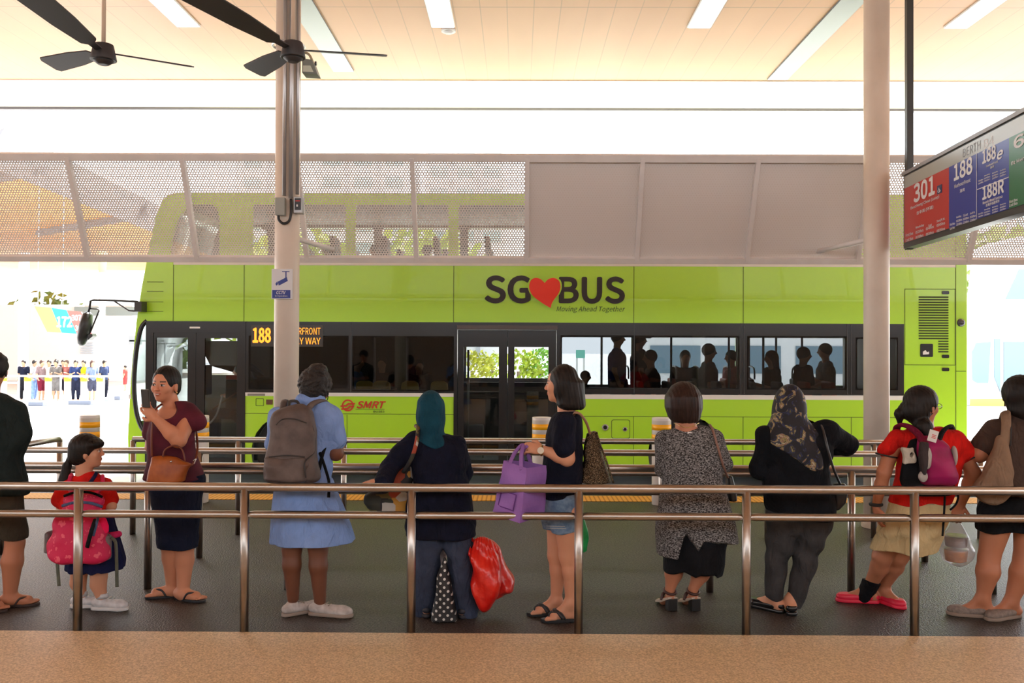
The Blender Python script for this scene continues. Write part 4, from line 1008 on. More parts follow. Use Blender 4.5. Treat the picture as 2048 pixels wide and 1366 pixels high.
v = g.vol(85, 1030, 130, 1135, -.33, .05, .005); v.loft(g.rows([(1062, 94, 108, .05, -.14), (1105, 93, 106, .055, -.14)]), p=2.5, rd=.015); part(g, v, 'side_pocket', cloth('grey_mesh', (0, 0, 0)), t, bo)
v = g.vol(190, 1020, 235, 1080, -.3, .05, .005); v.loft(g.rows([(1036, 200, 210, .03, -.16), (1052, 196, 216, .035, -.16), (1066, 196, 216, .035, -.16)]), rd=.01); part(g, v, 'bright_flap', cloth('hot_pink', (255, 30, 90)), t, bo)
v = g.vol(205, 1050, 260, 1100, -.2, .1, .005); v.cone(g.p(216, 1072, -.08), g.p(238, 1068, -.05), .022, .02, n=Y_, f=.5); part(g, v, 'hip_pad', cloth('hot_pink2', (190, 40, 90)), t, bo)
gw = cloth('webbing_grey', (96, 100, 88))
def tub(root, off, name, P, r, m, n=8, flat=None):
    return MB(off).tube(spline([Vector([float(c) for c in q]) for q in P], 5), r, n, flat=flat).out(name, m, root)
tub(t, bo, 'webbing_strap', [g.p(222, 1075, -.14), g.p(231, 1085, -.13), g.p(233, 1120, -.13), g.p(234, 1174, -.13)], .011, gw, flat=(Y_, .25))
tub(t, bo, 'webbing_strap', [g.p(114, 1118, -.16), g.p(116, 1145, -.16), g.p(118, 1172, -.16)], .011, gw, flat=(Y_, .25))
tub(t, bo, 'shoulder_strap', [g.p(190, 1040, -.21), g.p(183, 1062, -.27), g.p(174, 1095, -.268)], .013, black_c, flat=(Y_, .4))
tub(t, bo, 'zip_line', [g.p(124, 1012, -.17), g.p(150, 1005, -.19), g.p(180, 1006, -.19), g.p(205, 1014, -.165)], .009, cloth('slate_trim', (84, 96, 130)), flat=(Y_, .5))
tub(t, bo, 'zip_line', [g.p(196, 1034, -.215), g.p(191, 1055, -.245), g.p(186, 1072, -.25)], .009, cloth('slate_trim', (0, 0, 0)), flat=(Y_, .5))
tub(t, bo, 'shoulder_strap', [g.p(150, 990, -.165), g.p(138, 975, -.1), g.p(142, 950, .0), g.p(145, 958, .07)], .014, pinkm, flat=(Y_, .6))
tub(t, bo, 'shoulder_strap', [g.p(188, 990, -.165), g.p(204, 972, -.09), g.p(205, 952, .0), g.p(205, 960, .07)], .014, pinkm, flat=(Y_, .6))
tub(t, bo, 'buckle_band', [g.p(128, 992, -.155), g.p(150, 985, -.175), g.p(180, 985, -.175), g.p(205, 994, -.15)], .008, black_c, flat=(Y_, .6))

# ---- 3: woman in maroon with a phone
g = Fig('smiling woman in a maroon top holding up a phone', 303, 355, lin((205, 140, 108)), .0037)
v = g.vol(270, 728, 415, 1215, -.3, .3)
HC_ = g.p(331, 770); q3 = g.head(v, HC_, (-.22, -.97), -.02, 1.03, roll=.05, neck=g.p(345, 822, .02))
v.loft(g.rows([(812, 322, 372, .05), (822, 312, 385, .07), (850, 305, 388, .1), (950, 308, 390, .1)]), k=.03, grow=-.014)
S_, E, W = g.p(382, 828), g.p(357, 880, -.14), g.p(312, 838, -.2)
g.arm(v, S_, E, W, (.056, .05, .044, .027)); g.hand(v, W, (-.62, .0, .62), (-.2, 1, .25), 1, .55, 1.0, .08, .5)
g.arm(v, g.p(308, 832, .04), g.p(304, 893, .06), g.p(322, 925, -.09), (.048, .042, .036, .025)); g.hand(v, g.p(322, 925, -.09), (.8, 0, -.5), (0, 1, 0), 1, .8)
A1, A2 = g.p(345, 1180, .04), g.p(366, 1188, -.03)
g.leg(v, g.p(338, 1000), g.p(340, 1085), A1, (.082, .062, .058, .036), (0, 1, 0)); g.leg(v, g.p(372, 1000), g.p(369, 1088), A2, (.082, .062, .058, .036), (0, 1, 0))
g.foot(v, A1, (-1, -.25)); g.foot(v, A2, (1, -.35)); g.body(v, mouth=True)
g.flipflop(A1, (-1, -.25), mat('slipper_black', (.02, .02, .024), .5)); g.flipflop(A2, (1, -.35), mat('slipper_black', (0, 0, 0)))
v = g.vol(290, 728, 370, 815, -.2, .2, .004)
fc, r_, f_, u_, sc_ = g.faces[0]
v.ell(HC_+f_*-.015+u_*.03, (.085, .1, .1), (r_, f_, u_), .01); v.ell(HC_+f_*-.055-u_*.025+r_*.0, (.07, .055, .06), (r_, f_, u_), .03)
v.ell(HC_+f_*.085-u_*.032, (.066, .062, .108), (r_, f_, u_), .012, '-'); 
for k in (-1, 1): v.ell(HC_+r_*k*.083-u_*.02+f_*.012, (.02, .025, .032), (r_, f_, u_), .006, '-')
v.cone(HC_+f_*-.11-u_*.02, HC_+f_*-.125-u_*.0, .03, .03, .01); v.disp(lambda x, y, z: .0012*np.sin(260*(x+.3*z))*np.cos(180*y)); g.out(v, 'hair', hairm)
er = g.faces[0]; MB(g.base).sph(HC_-r_*.086-u_*.045+f_*0, .006).sph(HC_+r_*.086-u_*.045, .006).out('earring', mat('gold', (.7, .5, .2), .3, 1), g.root)
v = g.vol(285, 795, 420, 970, -.3, .3, .005)
v.loft(g.rows([(804, 352, 372, .05, .01), (812, 338, 384, .07), (822, 322, 390, .09), (835, 305, 393, .11), (870, 297, 392, .12), (910, 294, 396, .13), (940, 293, 402, .135), (957, 292, 407, .14)]), p=2.3, k=.01)
v.cone(g.p(378, 822), g.p(392, 842, -.04), .062, .07, .03); v.cone(g.p(306, 838, .03), g.p(299, 866, .04), .055, .06, .03)
v.cone(HC_-u_*.16, g.p(330, 815, -.12), .07, .085, .01, op='-'); v.cut(g.p(392, 838, -.05), (.25, -.2, -1)) if False else None
v.folds(.005, (9, 9, 10), 5); g.out(v, 'top', noisy('maroon_top', lin((94, 24, 44)), lin((70, 16, 34)), 7, .85, 3, .15))
dn = cloth('dark_denim', (24, 29, 48))
v = g.vol(290, 940, 415, 1105, -.25, .25, .005)
v.cone(g.p(334, 965), g.p(343, 1085), .125, .082, .01); v.cone(g.p(370, 965), g.p(366, 1085), .13, .086, .01)
v.cone(g.p(343, 1078), g.p(343, 1092), .095, .095, .004); v.cone(g.p(367, 1078), g.p(367, 1092), .097, .097, .004); v.cut(g.p(350, 1095), (0, 0, -1)); v.cut(g.p(350, 950), (0, 0, 1)); v.folds(.003, (10, 10, 16), 6); g.out(v, 'jeans', dn)
tph = g.p(291, 798, -.24); t = thing('phone', tuple(tph), 'black phone held up by the woman in maroon', 'phone'); M_ = Matrix.Translation(Vector(tph)) @ Matrix.Rotation(-.5, 4, 'Z') @ Matrix.Rotation(.1, 4, 'X')
MB(tph).box((-.037, -.004, -.055), (.037, .005, .062), M_).out('phone_body', mat('phone_black', (.012, .012, .013), .25), t, .004); MB(tph).box((-.033, .0052, -.05), (.033, .0062, .056), M_).out('phone_screen', mat('screen_black', (.01, .01, .012), .08), t)
tb = tuple(g.p(338, 940, -.17)); tan = noisy('tan_leather', lin((172, 92, 34)), lin((140, 68, 22)), 12, .45, 4, .1)
t = thing('handbag', tb, 'tan leather handbag hanging at the waist of the woman in maroon', 'handbag')
v = g.vol(285, 900, 395, 970, -.28, 0, .0045); v.loft(g.rows([(912, 303, 352, .022, -.16), (918, 301, 366, .035, -.16), (928, 300, 380, .045, -.16), (945, 297, 376, .055, -.16), (964, 294, 370, .06, -.16)]), p=3, rd=.012); v.folds(.002, (14, 10, 10), 7); v.mesh('bag_body', tan, t, tb)
strapm = mat('strap_brown', lin((110, 52, 30)), .5)
for dy in (-.2, -.165): tub(t, tb, 'bag_handle', [g.p(326, 914, dy), g.p(330, 900, dy), g.p(348, 891, dy), g.p(364, 899, dy), g.p(370, 922, dy)], .0055, strapm)
tub(t, tb, 'shoulder_strap', [g.p(304, 914, -.15), g.p(303, 880, -.16), g.p(305, 845, -.15), g.p(312, 818, -.1), g.p(328, 806, .02)], .007, strapm, flat=(Y_, .5))
tub(t, tb, 'shoulder_strap', [g.p(380, 932, -.15), g.p(390, 922, -.13), g.p(395, 895, -.05), g.p(392, 860, .1)], .008, strapm, flat=(Y_, .5))
MB(tb).sph(g.p(342, 923, -.207), .007).tube(spline([g.p(386, 922, -.15), g.p(392, 918, -.15), g.p(388, 928, -.15)]), .004).out('bag_buckle', mat('chrome', (.6, .6, .6), .2, 1), t)

# ---- 4: schoolgirl in blue
g = Fig('schoolgirl in a light blue dress with curly dark hair', 322, 625, SK_D)
v = g.vol(530, 722, 720, 1245, -.3, .35)
HC_ = g.p(632, 776, .05); g.head(v, HC_, (.25, 1), -.5, 1, neck=g.p(618, 815))
v.loft(g.rows([(812, 592, 650, .05), (830, 560, 665, .08), (880, 565, 655, .1), (960, 560, 660, .11)]), k=.03, grow=-.014)
S_, E, W = g.p(662, 838), g.p(672, 906, .02), g.p(650, 885, .24)
g.arm(v, S_, E, W, (.052, .047, .04, .026)); g.hand(v, W, (-.7, .5, .3), (0, 0, 1), -1, .5)
g.arm(v, g.p(560, 838), g.p(552, 905, .04), g.p(575, 885, .25)); g.hand(v, g.p(575, 885, .25), (.7, .5, .3), (0, 0, 1), 1, .5)
A1, A2 = g.p(586, 1196), g.p(640, 1203)
g.leg(v, g.p(590, 1020), g.p(584, 1095), A1, (.09, .06, .056, .036)); g.leg(v, g.p(634, 1020), g.p(636, 1095), A2, (.09, .06, .056, .036)); g.body(v)
ws2 = noisy('white_canvas_shoe', (.42, .38, .36), (.6, .56, .54), 25, .7, 3); so2 = mat('sole_beige', (.3, .24, .2), .7)
g.shoe(A1, (.8, .65), ws2, so2, .235, .04, .075, laces=True); g.shoe(A2, (1, -.2), ws2, so2, .25, .042, .075, laces=True)
v = g.vol(580, 722, 680, 812, -.2, .25, .005); c = g.p(630, 766, .03)
v.ell(c, (.105, .11, .1), k=.01); v.ell(c+(-.005, -.02, -.05), (.085, .08, .07), k=.02); v.ell(c+(.02, -.02, .08), (.06, .06, .045), k=.02)
v.disp(lambda x, y, z: .007*np.sin(95*x+3*np.sin(50*z))*np.sin(90*z+2*np.sin(70*y))*np.sin(85*y+1)); g.out(v, 'hair', noisy('curly_black_hair', (.006, .005, .005), (.02, .015, .013), 90, .6, 4, .6, bscale=120))
tub(g.root, Vector(g.base), 'glasses', [g.p(655, 786, .0), g.p(656, 795, .03), g.p(653, 803, .08)], .003, mat('slipper_black', (0, 0, 0)))
blu_d = cloth('uniform_blue', (128, 158, 214), .08)
v = g.vol(530, 780, 725, 1095, -.3, .3, .0055)
v.loft(g.rows([(800, 590, 648, .07), (812, 570, 664, .085), (828, 552, 672, .1), (860, 548, 668, .12), (910, 549, 660, .125), (955, 550, 662, .13), (975, 548, 672, .14)]), p=2.4, k=.02)
v.cone(g.p(664, 835), g.p(672, 884, .01), .062, .066, .03); v.cone(g.p(556, 835), g.p(550, 884, .01), .062, .064, .03)
v.cone(g.p(608, 800, -.03), g.p(632, 800, -.01), .055, .05, .02)
v.folds(.004, (10, 10, 9), 8); g.out(v, 'shirt', blu_d)
v = g.vol(530, 940, 725, 1095, -.3, .3, .0055)
v.loft(g.rows([(955, 551, 664, .125), (1000, 547, 680, .16), (1050, 544, 700, .19), (1084, 542, 711, .2)]), p=2.1, k=.02)
a0 = g.p(612, 1050); v.disp(lambda x, y, z: .011*(np.abs((np.arctan2((y-a0[1])*1.5, x-a0[0])*2.6) % 2-1)-.5)*np.clip((a0[2]+.28-z)*6, 0, 1)); v.cut(g.p(625, 1083), (.02, 0, -1)); g.out(v, 'skirt', blu_d)
MB(g.base).cyl(g.p(600, 797, -.02), g.p(645, 793, 0), .035, .03).out('collar', blu_d, g.root, .006) if False else None
t = thing('backpack', tuple(g.p(582, 890, -.2)), 'grey-brown backpack worn by the schoolgirl in blue', 'backpack'); bo = t.location
gbp = noisy('grey_brown_nylon', lin((96, 84, 80)), lin((78, 68, 66)), 14, .6, 4, .15)
v = g.vol(515, 800, 660, 975, -.36, 0, .005)
v.loft(g.rows([(810, 570, 612, .05, -.16), (822, 553, 622, .075, -.17), (850, 542, 632, .09, -.18), (900, 532, 638, .1, -.19), (940, 527, 640, .105, -.19), (964, 526, 638, .095, -.19)]), p=2.6, rd=.03); v.folds(.0035, (10, 8, 12), 9)
v.mesh('bag_body', gbp, t, bo)
v = g.vol(515, 895, 650, 975, -.4, 0, .005); v.loft(g.rows([(912, 534, 612, .05, -.25), (930, 530, 618, .075, -.25), (962, 529, 618, .075, -.25)]), p=2.8, rd=.02); v.folds(.003, (12, 8, 14), 3); v.mesh('front_pocket', gbp, t, bo)
dk = mat('zip_dark', (.03, .026, .026), .6)
tub(t, bo, 'zip_line', [g.p(552, 850, -.265), g.p(566, 838, -.262), g.p(590, 838, -.265), g.p(614, 846, -.262)], .004, dk)
tub(t, bo, 'zip_line', [g.p(538, 914, -.288), g.p(575, 911, -.303), g.p(610, 914, -.288)], .004, dk)
tub(t, bo, 'zip_line', [g.p(606, 822, -.2), g.p(624, 850, -.215), g.p(630, 900, -.22), g.p(610, 925, -.3), g.p(612, 955, -.3)], .0045, dk)
tub(t, bo, 'carry_loop', [g.p(578, 812, -.16), g.p(580, 803, -.14), g.p(594, 803, -.13), g.p(598, 812, -.16)], .009, dk, flat=(Y_, .5))
tub(t, bo, 'shoulder_strap', [g.p(566, 822, -.14), g.p(568, 806, -.09), g.p(572, 803, -.01), g.p(570, 815, .09)], .023, gbp, flat=(Y_*.5+Z_*.7, .4))
tub(t, bo, 'shoulder_strap', [g.p(612, 822, -.15), g.p(628, 806, -.1), g.p(648, 803, -.01), g.p(655, 820, .08)], .023, gbp, flat=(Y_*.5+Z_*.7, .4))
tub(t, bo, 'lower_strap', [g.p(640, 905, -.1), g.p(650, 935, -.13), g.p(658, 965, -.14), g.p(657, 995, -.15)], .009, black_c, flat=(Y_, .4))
tub(t, bo, 'lower_strap', [g.p(655, 880, .0), g.p(645, 910, -.1), g.p(638, 940, -.13)], .011, black_c, flat=(Y_, .4))
# ---- 5: woman in a teal headscarf
def bag(fig, name, label, cat, c):
    t = thing(name, tuple(float(q) for q in c), label, cat); return t, t.location
g = Fig('woman in a teal headscarf, navy top and jeans, seen from behind', 322, 885, SK_L)
v = g.vol(725, 770, 960, 1245, -.3, .35)
g.head(v, g.p(863, 822, .02), (.1, 1), -.1, 1, neck=g.p(862, 875), ears=False)
v.loft(g.rows([(885, 840, 905, .05), (910, 832, 915, .08), (960, 832, 925, .1), (1060, 822, 935, .11)]), k=.03, grow=-.014)
S_, E, W = g.p(828, 882), g.p(780, 935, -.05), g.p(768, 962, -.19)
g.arm(v, S_, E, W, (.05, .045, .04, .027)); g.hand(v, W, (-1, -.15, -.05), (0, 0, -1), -1, .3)
g.arm(v, g.p(912, 890), g.p(925, 945, .08), g.p(900, 990, .18)); g.hand(v, g.p(900, 990, .18), (-.5, 0, -1), (0, -1, 0), 1, .8)
A1, A2 = g.p(852, 1205, .02), g.p(930, 1208)
g.leg(v, g.p(858, 1060), g.p(855, 1130), A1, (.07, .045, .042, .03)); g.leg(v, g.p(912, 1060), g.p(922, 1130), A2, (.07, .045, .042, .03)); g.foot(v, A1, (-.2, 1), False); g.foot(v, A2, (.3, 1), False); g.body(v)
sh = mat('shoe_dark', (.02, .02, .03), .5)
g.shoe(A1, (-.2, 1), sh, sh, .23, .04, .055); g.shoe(A2, (.3, 1), sh, sh, .23, .04, .055)
teal = cloth('teal_scarf', (18, 64, 82))
v = g.vol(815, 770, 920, 925, -.25, .25, .005)
v.loft(g.rows([(780, 854, 868, .04, .02), (786, 846, 877, .075, .02), (800, 836, 887, .105, .02), (820, 832, 891, .115, .02), (845, 833, 890, .11, .01), (866, 836, 889, .1, .0), (880, 828, 903, .11), (898, 826, 914, .125)]), p=2.1, k=.02, rd=.025)
v.cut(g.p(846, 882), (-.45, 0, -1)); v.cut(g.p(880, 892), (.42, 0, -1)); 
v.disp(lambda x, y, z: .004*np.sin(38*z+14*(x-g.base[0])+2)*np.clip((g.p(0, 838)[2]-z)*8, 0, 1)+.002*np.sin(60*z-30*x)); g.out(v, 'headscarf', teal)
navy = cloth('navy_top', (17, 20, 38), .3)
v = g.vol(750, 850, 965, 1095, -.3, .3, .0055)
v.loft(g.rows([(868, 838, 900, .07), (880, 822, 915, .09), (900, 818, 926, .11), (930, 824, 932, .125), (970, 824, 938, .13), (1010, 816, 946, .14), (1045, 812, 952, .15), (1072, 812, 952, .155)]), p=2.3, k=.02)
v.cone(S_, E, .066, .064, .03); v.cone(E, g.p(767, 966, -.2), .064, .058, .02); v.cone(g.p(914, 888), g.p(927, 945, .07), .06, .056, .03); v.cone(g.p(927, 945, .07), g.p(905, 985, .17), .055, .045, .02)
v.folds(.004, (9, 9, 11), 11); g.out(v, 'top', navy)
v = g.vol(820, 1040, 960, 1240, -.25, .25, .0055)
v.chain([g.p(860, 1040), g.p(855, 1130), g.p(851, 1230, .02)], [.11, .075, .066], .01); v.chain([g.p(910, 1040), g.p(922, 1130), g.p(932, 1232)], [.11, .08, .07], .01); v.cut(g.p(890, 1233), (0, 0, -1)); v.folds(.003, (14, 14, 20), 12)
g.out(v, 'jeans', cloth('blue_jeans', (58, 66, 86)))
quilt = mat('patchwork', (.3, .2, .1), .7); n, l, b = nodes(quilt)
tc = n.new('ShaderNodeTexCoord'); vo = n.new('ShaderNodeTexVoronoi'); vo.inputs['Scale'].default_value = 11; vo.distance = 'CHEBYCHEV'; rr = n.new('ShaderNodeValToRGB'); rr.color_ramp.interpolation = 'CONSTANT'
for p_, c_ in ((.0, (24, 24, 28)), (.22, (150, 60, 36)), (.4, (92, 82, 44)), (.55, (176, 128, 50)), (.7, (40, 44, 36)), (.84, (170, 166, 160))):
    e = rr.color_ramp.elements.new(p_) if p_ else rr.color_ramp.elements[0]; e.color = (*lin(c_), 1)
rr.color_ramp.elements[-1].color = (*lin((60, 44, 30)), 1)
sx = n.new('ShaderNodeSeparateColor'); l.new(tc.outputs['Object'], vo.inputs['Vector']); l.new(vo.outputs['Color'], sx.inputs[0]); l.new(sx.outputs[0], rr.inputs[0]); l.new(rr.outputs[0], b.inputs['Base Color'])
t, bo = bag(g, 'shoulder_bag', 'multicoloured patchwork shoulder bag under the arm of the woman in the teal headscarf', 'bag', g.p(785, 985, .03))
v = g.vol(715, 900, 850, 1035, -.2, .2, .005); v.loft(g.rows([(930, 790, 826, .04, .02), (960, 775, 828, .05, .02), (990, 735, 826, .055, .02), (1005, 728, 822, .055, .02), (1026, 742, 820, .05, .02)]), p=2.6, rd=.02); v.folds(.003, (12, 12, 12), 4); v.mesh('bag_body', quilt, t, bo)
tub(t, bo, 'shoulder_strap', [g.p(806, 945, -.1), g.p(824, 915, -.13), g.p(834, 880, -.12), g.p(836, 856, -.06), g.p(832, 852, .02)], .013, quilt, flat=(Y_, .4))
# dotted bag standing between her feet
dots = mat('polka_dot', (.012, .012, .014), .6); n, l, b = nodes(dots)
tc = n.new('ShaderNodeTexCoord'); mp = n.new('ShaderNodeMapping'); mp.inputs['Rotation'].default_value = (0, .78, 0); mp.inputs['Scale'].default_value = (30, 30, 30); fr = n.new('ShaderNodeVectorMath'); fr.operation = 'FRACTION'; sb = n.new('ShaderNodeVectorMath'); sb.operation = 'SUBTRACT'; sb.inputs[1].default_value = (.5, .5, .5)
mu = n.new('ShaderNodeVectorMath'); mu.operation = 'MULTIPLY'; mu.inputs[1].default_value = (1, 0, 1); ln = n.new('ShaderNodeVectorMath'); ln.operation = 'LENGTH'; lt = n.new('ShaderNodeMath'); lt.operation = 'LESS_THAN'; lt.inputs[1].default_value = .23; mx = n.new('ShaderNodeMix'); mx.data_type = 'RGBA'
ad = n.new('ShaderNodeVectorMath'); ad.operation = 'ADD'; ad.inputs[1].default_value = (100, 100, 100)
for a_, b__ in ((tc.outputs['Object'], mp.inputs[0]), (mp.outputs[0], ad.inputs[0]), (ad.outputs[0], fr.inputs[0]), (fr.outputs[0], sb.inputs[0]), (sb.outputs[0], mu.inputs[0]), (mu.outputs[0], ln.inputs[0]), (ln.outputs['Value'], lt.inputs[0]), (lt.outputs[0], mx.inputs['Factor']), (mx.outputs['Result'], b.inputs['Base Color'])): l.new(a_, b__)
mx.inputs['A'].default_value = (.012, .012, .014, 1); mx.inputs['B'].default_value = (.62, .62, .6, 1)
t, bo = bag(g, 'tote_bag', 'black tote bag with white polka dots standing on the floor', 'bag', g.p(889, 1241, -.1))
v = g.vol(855, 1105, 925, 1246, -.25, .1, .005); v.loft(g.rows([(1114, 886, 892, .012, -.08), (1150, 876, 899, .05, -.08), (1200, 868, 908, .075, -.08), (1238, 863, 914, .085, -.08)]), p=3, rd=.008); v.folds(.0025, (14, 10, 12), 6); v.mesh('bag_body', dots, t, bo)
t, bo = bag(g, 'plastic_bag', 'crumpled whitish plastic bag behind the polka dot tote, between the legs', 'bag', g.p(882, 1236, .08))
v = g.vol(862, 1060, 905, 1240, -.05, .25, .0055); v.loft(g.rows([(1072, 878, 886, .02, .1), (1100, 873, 892, .05, .1), (1180, 868, 898, .07, .1), (1234, 866, 900, .07, .1)]), p=2.4, rd=.01); v.folds(.006, (25, 22, 20), 2); v.mesh('bag_body', noisy('pinkish_plastic', (.42, .33, .32), (.55, .5, .5), 14, .35, 3, .2), t, bo)
redp = noisy('red_plastic', lin((228, 44, 28)), lin((200, 22, 18)), 9, .28, 4, .5, spec=.6, bscale=22)
t, bo = bag(g, 'plastic_bag', 'large bright red plastic carrier bag beside the woman in jeans', 'bag', g.p(962, 1218, -.05))
v = g.vol(925, 1065, 1010, 1225, -.25, .15, .005); v.loft(g.rows([(1076, 944, 978, .02, -.06), (1090, 942, 990, .045, -.06), (1130, 940, 1004, .085, -.07), (1165, 941, 1003, .1, -.07), (1188, 944, 998, .1, -.07), (1205, 950, 985, .08, -.07), (1219, 957, 974, .05, -.07)]), p=2.3, rd=.02)
v.disp(lambda x, y, z: .004*np.sin(70*np.arctan2(z-bo[2]-.6, x-bo[0])+9*z)*np.clip((z-bo[2]-.2)*6, .2, 1)); v.folds(.005, (16, 14, 16), 5); v.mesh('bag_body', redp, t, bo)
tub(t, bo, 'bag_handle', [g.p(950, 1084, -.06), g.p(944, 1078, -.02), g.p(938, 1066, .04), g.p(934, 1050, .1)], .01, redp)
t, bo = bag(g, 'plastic_bag', 'darker red plastic bag bulging out to the right of the bright red one', 'bag', g.p(1000, 1200, .05))
v = g.vol(930, 1065, 1040, 1205, -.1, .25, .005); v.loft(g.rows([(1077, 965, 985, .02, .05), (1095, 972, 1002, .05, .06), (1130, 978, 1016, .085, .07), (1160, 978, 1026, .1, .07), (1180, 974, 1024, .1, .07), (1196, 970, 1004, .07, .07)]), p=2.3, rd=.02)
v.folds(.006, (18, 14, 18), 15); v.mesh('bag_body', noisy('dark_red_plastic', lin((196, 28, 30)), lin((222, 60, 52)), 12, .28, 4, .5, spec=.6, bscale=26), t, bo)

# ---- 6: woman in navy, profile
g = Fig('woman with black bob and denim shorts, in profile facing left', 324, 1122, SK_L, .005)
v = g.vol(1030, 725, 1180, 1250, -.3, .3)
HC_ = g.p(1122, 770); g.head(v, HC_, (-1, .28), 0, 1, neck=g.p(1133, 828))
v.loft(g.rows([(828, 1118, 1155, .05), (845, 1105, 1160, .09), (890, 1098, 1158, .11), (980, 1098, 1156, .12)]), k=.03, grow=-.014)
S_, E, W = g.p(1132, 845, -.14), g.p(1134, 917, -.15), g.p(1086, 900, -.16)
g.arm(v, S_, E, W, (.05, .046, .04, .026)); g.hand(v, W, (-1, 0, .18), (.1, .8, -.6), -1, .75, 1)
g.arm(v, g.p(1135, 845, .14), g.p(1128, 915, .15), g.p(1082, 898, .08)); g.hand(v, g.p(1082, 898, .08), (-1, -.3, .1), (.1, -.3, -1), 1, .6)
A1, A2 = g.p(1112, 1202, .07), g.p(1142, 1206, -.06)
g.leg(v, g.p(1118, 1030, .07), g.p(1113, 1110, .07), A1, (.082, .055, .05, .032), (1, 0, 0)); g.leg(v, g.p(1134, 1030, -.06), g.p(1137, 1112, -.06), A2, (.088, .056, .052, .033), (1, 0, 0))
g.foot(v, A1, (-1, -.15)); g.foot(v, A2, (-1, -.1)); g.body(v)
fbl = mat('black_sandal_foam', (.015, .015, .017), .5)
for A in (A1, A2):
    o = g.flipflop(A, (-1, -.12), fbl, .25, h=.022); hl = np.array((A[0], A[1], 0))
    MB(g.base).tube(spline([hl+(-.05, -.045, .03), hl+(-.08, -.03, .065), hl+(-.1, 0, .07), hl+(-.075, .035, .06), hl+(-.045, .04, .03)]), .014, 10, flat=(Z_, .6)).out('sandal_strap', fbl, o)
v = g.vol(1075, 722, 1182, 835, -.25, .25, .0045)
v.ell(g.p(1128, 765), (.095, .1, .115), k=.01); v.loft(g.rows([(760, 1108, 1168, .1), (790, 1112, 1170, .105), (808, 1112, 1171, .1), (819, 1118, 1169, .09)]), p=2.2, k=.03, rd=.02)
v.box(g.p(1088, 788), (.05, .2, .07), .02, None, .02, '-'); v.ell(g.p(1098, 775), (.03, .1, .045), k=.01, op='-')
v.disp(lambda x, y, z: .001*np.sin(300*(x+.2*z)+40*y)+.0012*np.sin(120*x+70*y+9*z)); g.out(v, 'hair', hairm)
v = g.vol(1070, 815, 1185, 1000, -.3, .3, .005)
v.loft(g.rows([(820, 1122, 1156, .05), (827, 1112, 1162, .09), (838, 1103, 1166, .13), (870, 1092, 1168, .15), (900, 1087, 1168, .15), (940, 1085, 1166, .145), (992, 1085, 1163, .15)]), p=2.3, k=.02)
v.cone(g.p(1131, 845, -.14), g.p(1129, 893, -.155), .066, .068, .02); v.cone(g.p(1131, 845, .14), g.p(1129, 893, .155), .064, .066, .02); v.folds(.004, (10, 10, 9), 21); g.out(v, 'shirt', cloth('navy_tee', (15, 18, 34), .25))
den = noisy('light_denim', lin((86, 112, 142)), lin((120, 144, 170)), 30, .85, 5, .2)
v = g.vol(1075, 970, 1170, 1065, -.25, .25, .005)
v.loft(g.rows([(982, 1088, 1160, .14), (1020, 1086, 1158, .15), (1040, 1086, 1158, .15)]), k=.01); v.cone(g.p(1113, 1025, .07), g.p(1112, 1056, .07), .092, .088, .01); v.cone(g.p(1130, 1025, -.06), g.p(1131, 1058, -.06), .09, .09, .01); v.cut(g.p(1120, 1060), (.1, 0, -1)); v.folds(.003, (14, 14, 20), 22); o = g.out(v, 'denim_shorts', den)
for e in (1052, 1056): tub(o, Vector(g.base), 'hem_stitch', [g.p(1092, e, -.12), g.p(1120, e+1, -.158), g.p(1152, e, -.11)], .0015, mat('thread', (.5, .5, .45), .8))
c = g.p(1083, 901, -.16); t = thing('wristwatch', tuple(float(q) for q in c), 'gold wristwatch on the wrist of the woman in navy', 'watch')
MB(c).cyl(c+np.array((-.006, -.03, .004)), c+np.array((-.006, -.036, .004)), .02, n=24).out('watch_face', mat('watch_cream', (.7, .66, .55), .2), t); MB(c).tube([c+np.array((0, .029*math.cos(a), .029*math.sin(a))) for a in np.linspace(0, 2*math.pi, 22)[:-1]], .006, cyc=True, flat=(X, 1.4)).out('watch_strap', mat('gold', (.7, .5, .2), .3, 1), t)
pur = noisy('lilac_fabric', lin((150, 108, 182)), lin((132, 92, 164)), 5, .8, 3, .1)
t, bo = bag(g, 'shopping_bag', 'lilac purple non-woven shopping bag held by the woman in navy', 'bag', g.p(1040, 1044, -.16))
pf = -.24
f0 = [g.p(1009, 921, pf), g.p(1053, 936, pf-.05), g.p(1040, 1046, pf-.08), g.p(986, 1026, pf)]
s0 = [g.p(1053, 936, pf-.05), g.p(1092, 931, pf+.1), g.p(1089, 1030, pf+.12), g.p(1040, 1046, pf-.08)]
b0 = [g.p(1092, 931, pf+.1), g.p(1050, 922, pf+.14), g.p(1034, 1026, pf+.17), g.p(1089, 1030, pf+.12)]
l0 = [g.p(1050, 922, pf+.14), g.p(1009, 921, pf), g.p(986, 1026, pf), g.p(1034, 1026, pf+.17)]
b = bmesh.new()
for Q in (f0, s0, b0, l0, [f0[3], f0[2], s0[2], b0[3]]): b.faces.new([b.verts.new(Vector([float(c) for c in q])-bo) for q in Q])
bmesh.ops.remove_doubles(b, verts=b.verts, dist=.002); bmesh.ops.subdivide_edges(b, edges=b.edges, cuts=7, use_grid_fill=True)
for vtx in b.verts: c = vtx.co; vtx.co += Vector((.003*math.sin(40*c.z+9), .006*math.sin(25*c.z+30*c.x), 0))
me = bpy.data.meshes.new('bag_body'); b.to_mesh(me); b.free()
for q in me.polygons: q.use_smooth = False
o = link('bag_body', me, pur, t); md = o.modifiers.new('s', 'SOLIDIFY'); md.thickness = .003
hp0 = g.p(1049, 893, -.17)
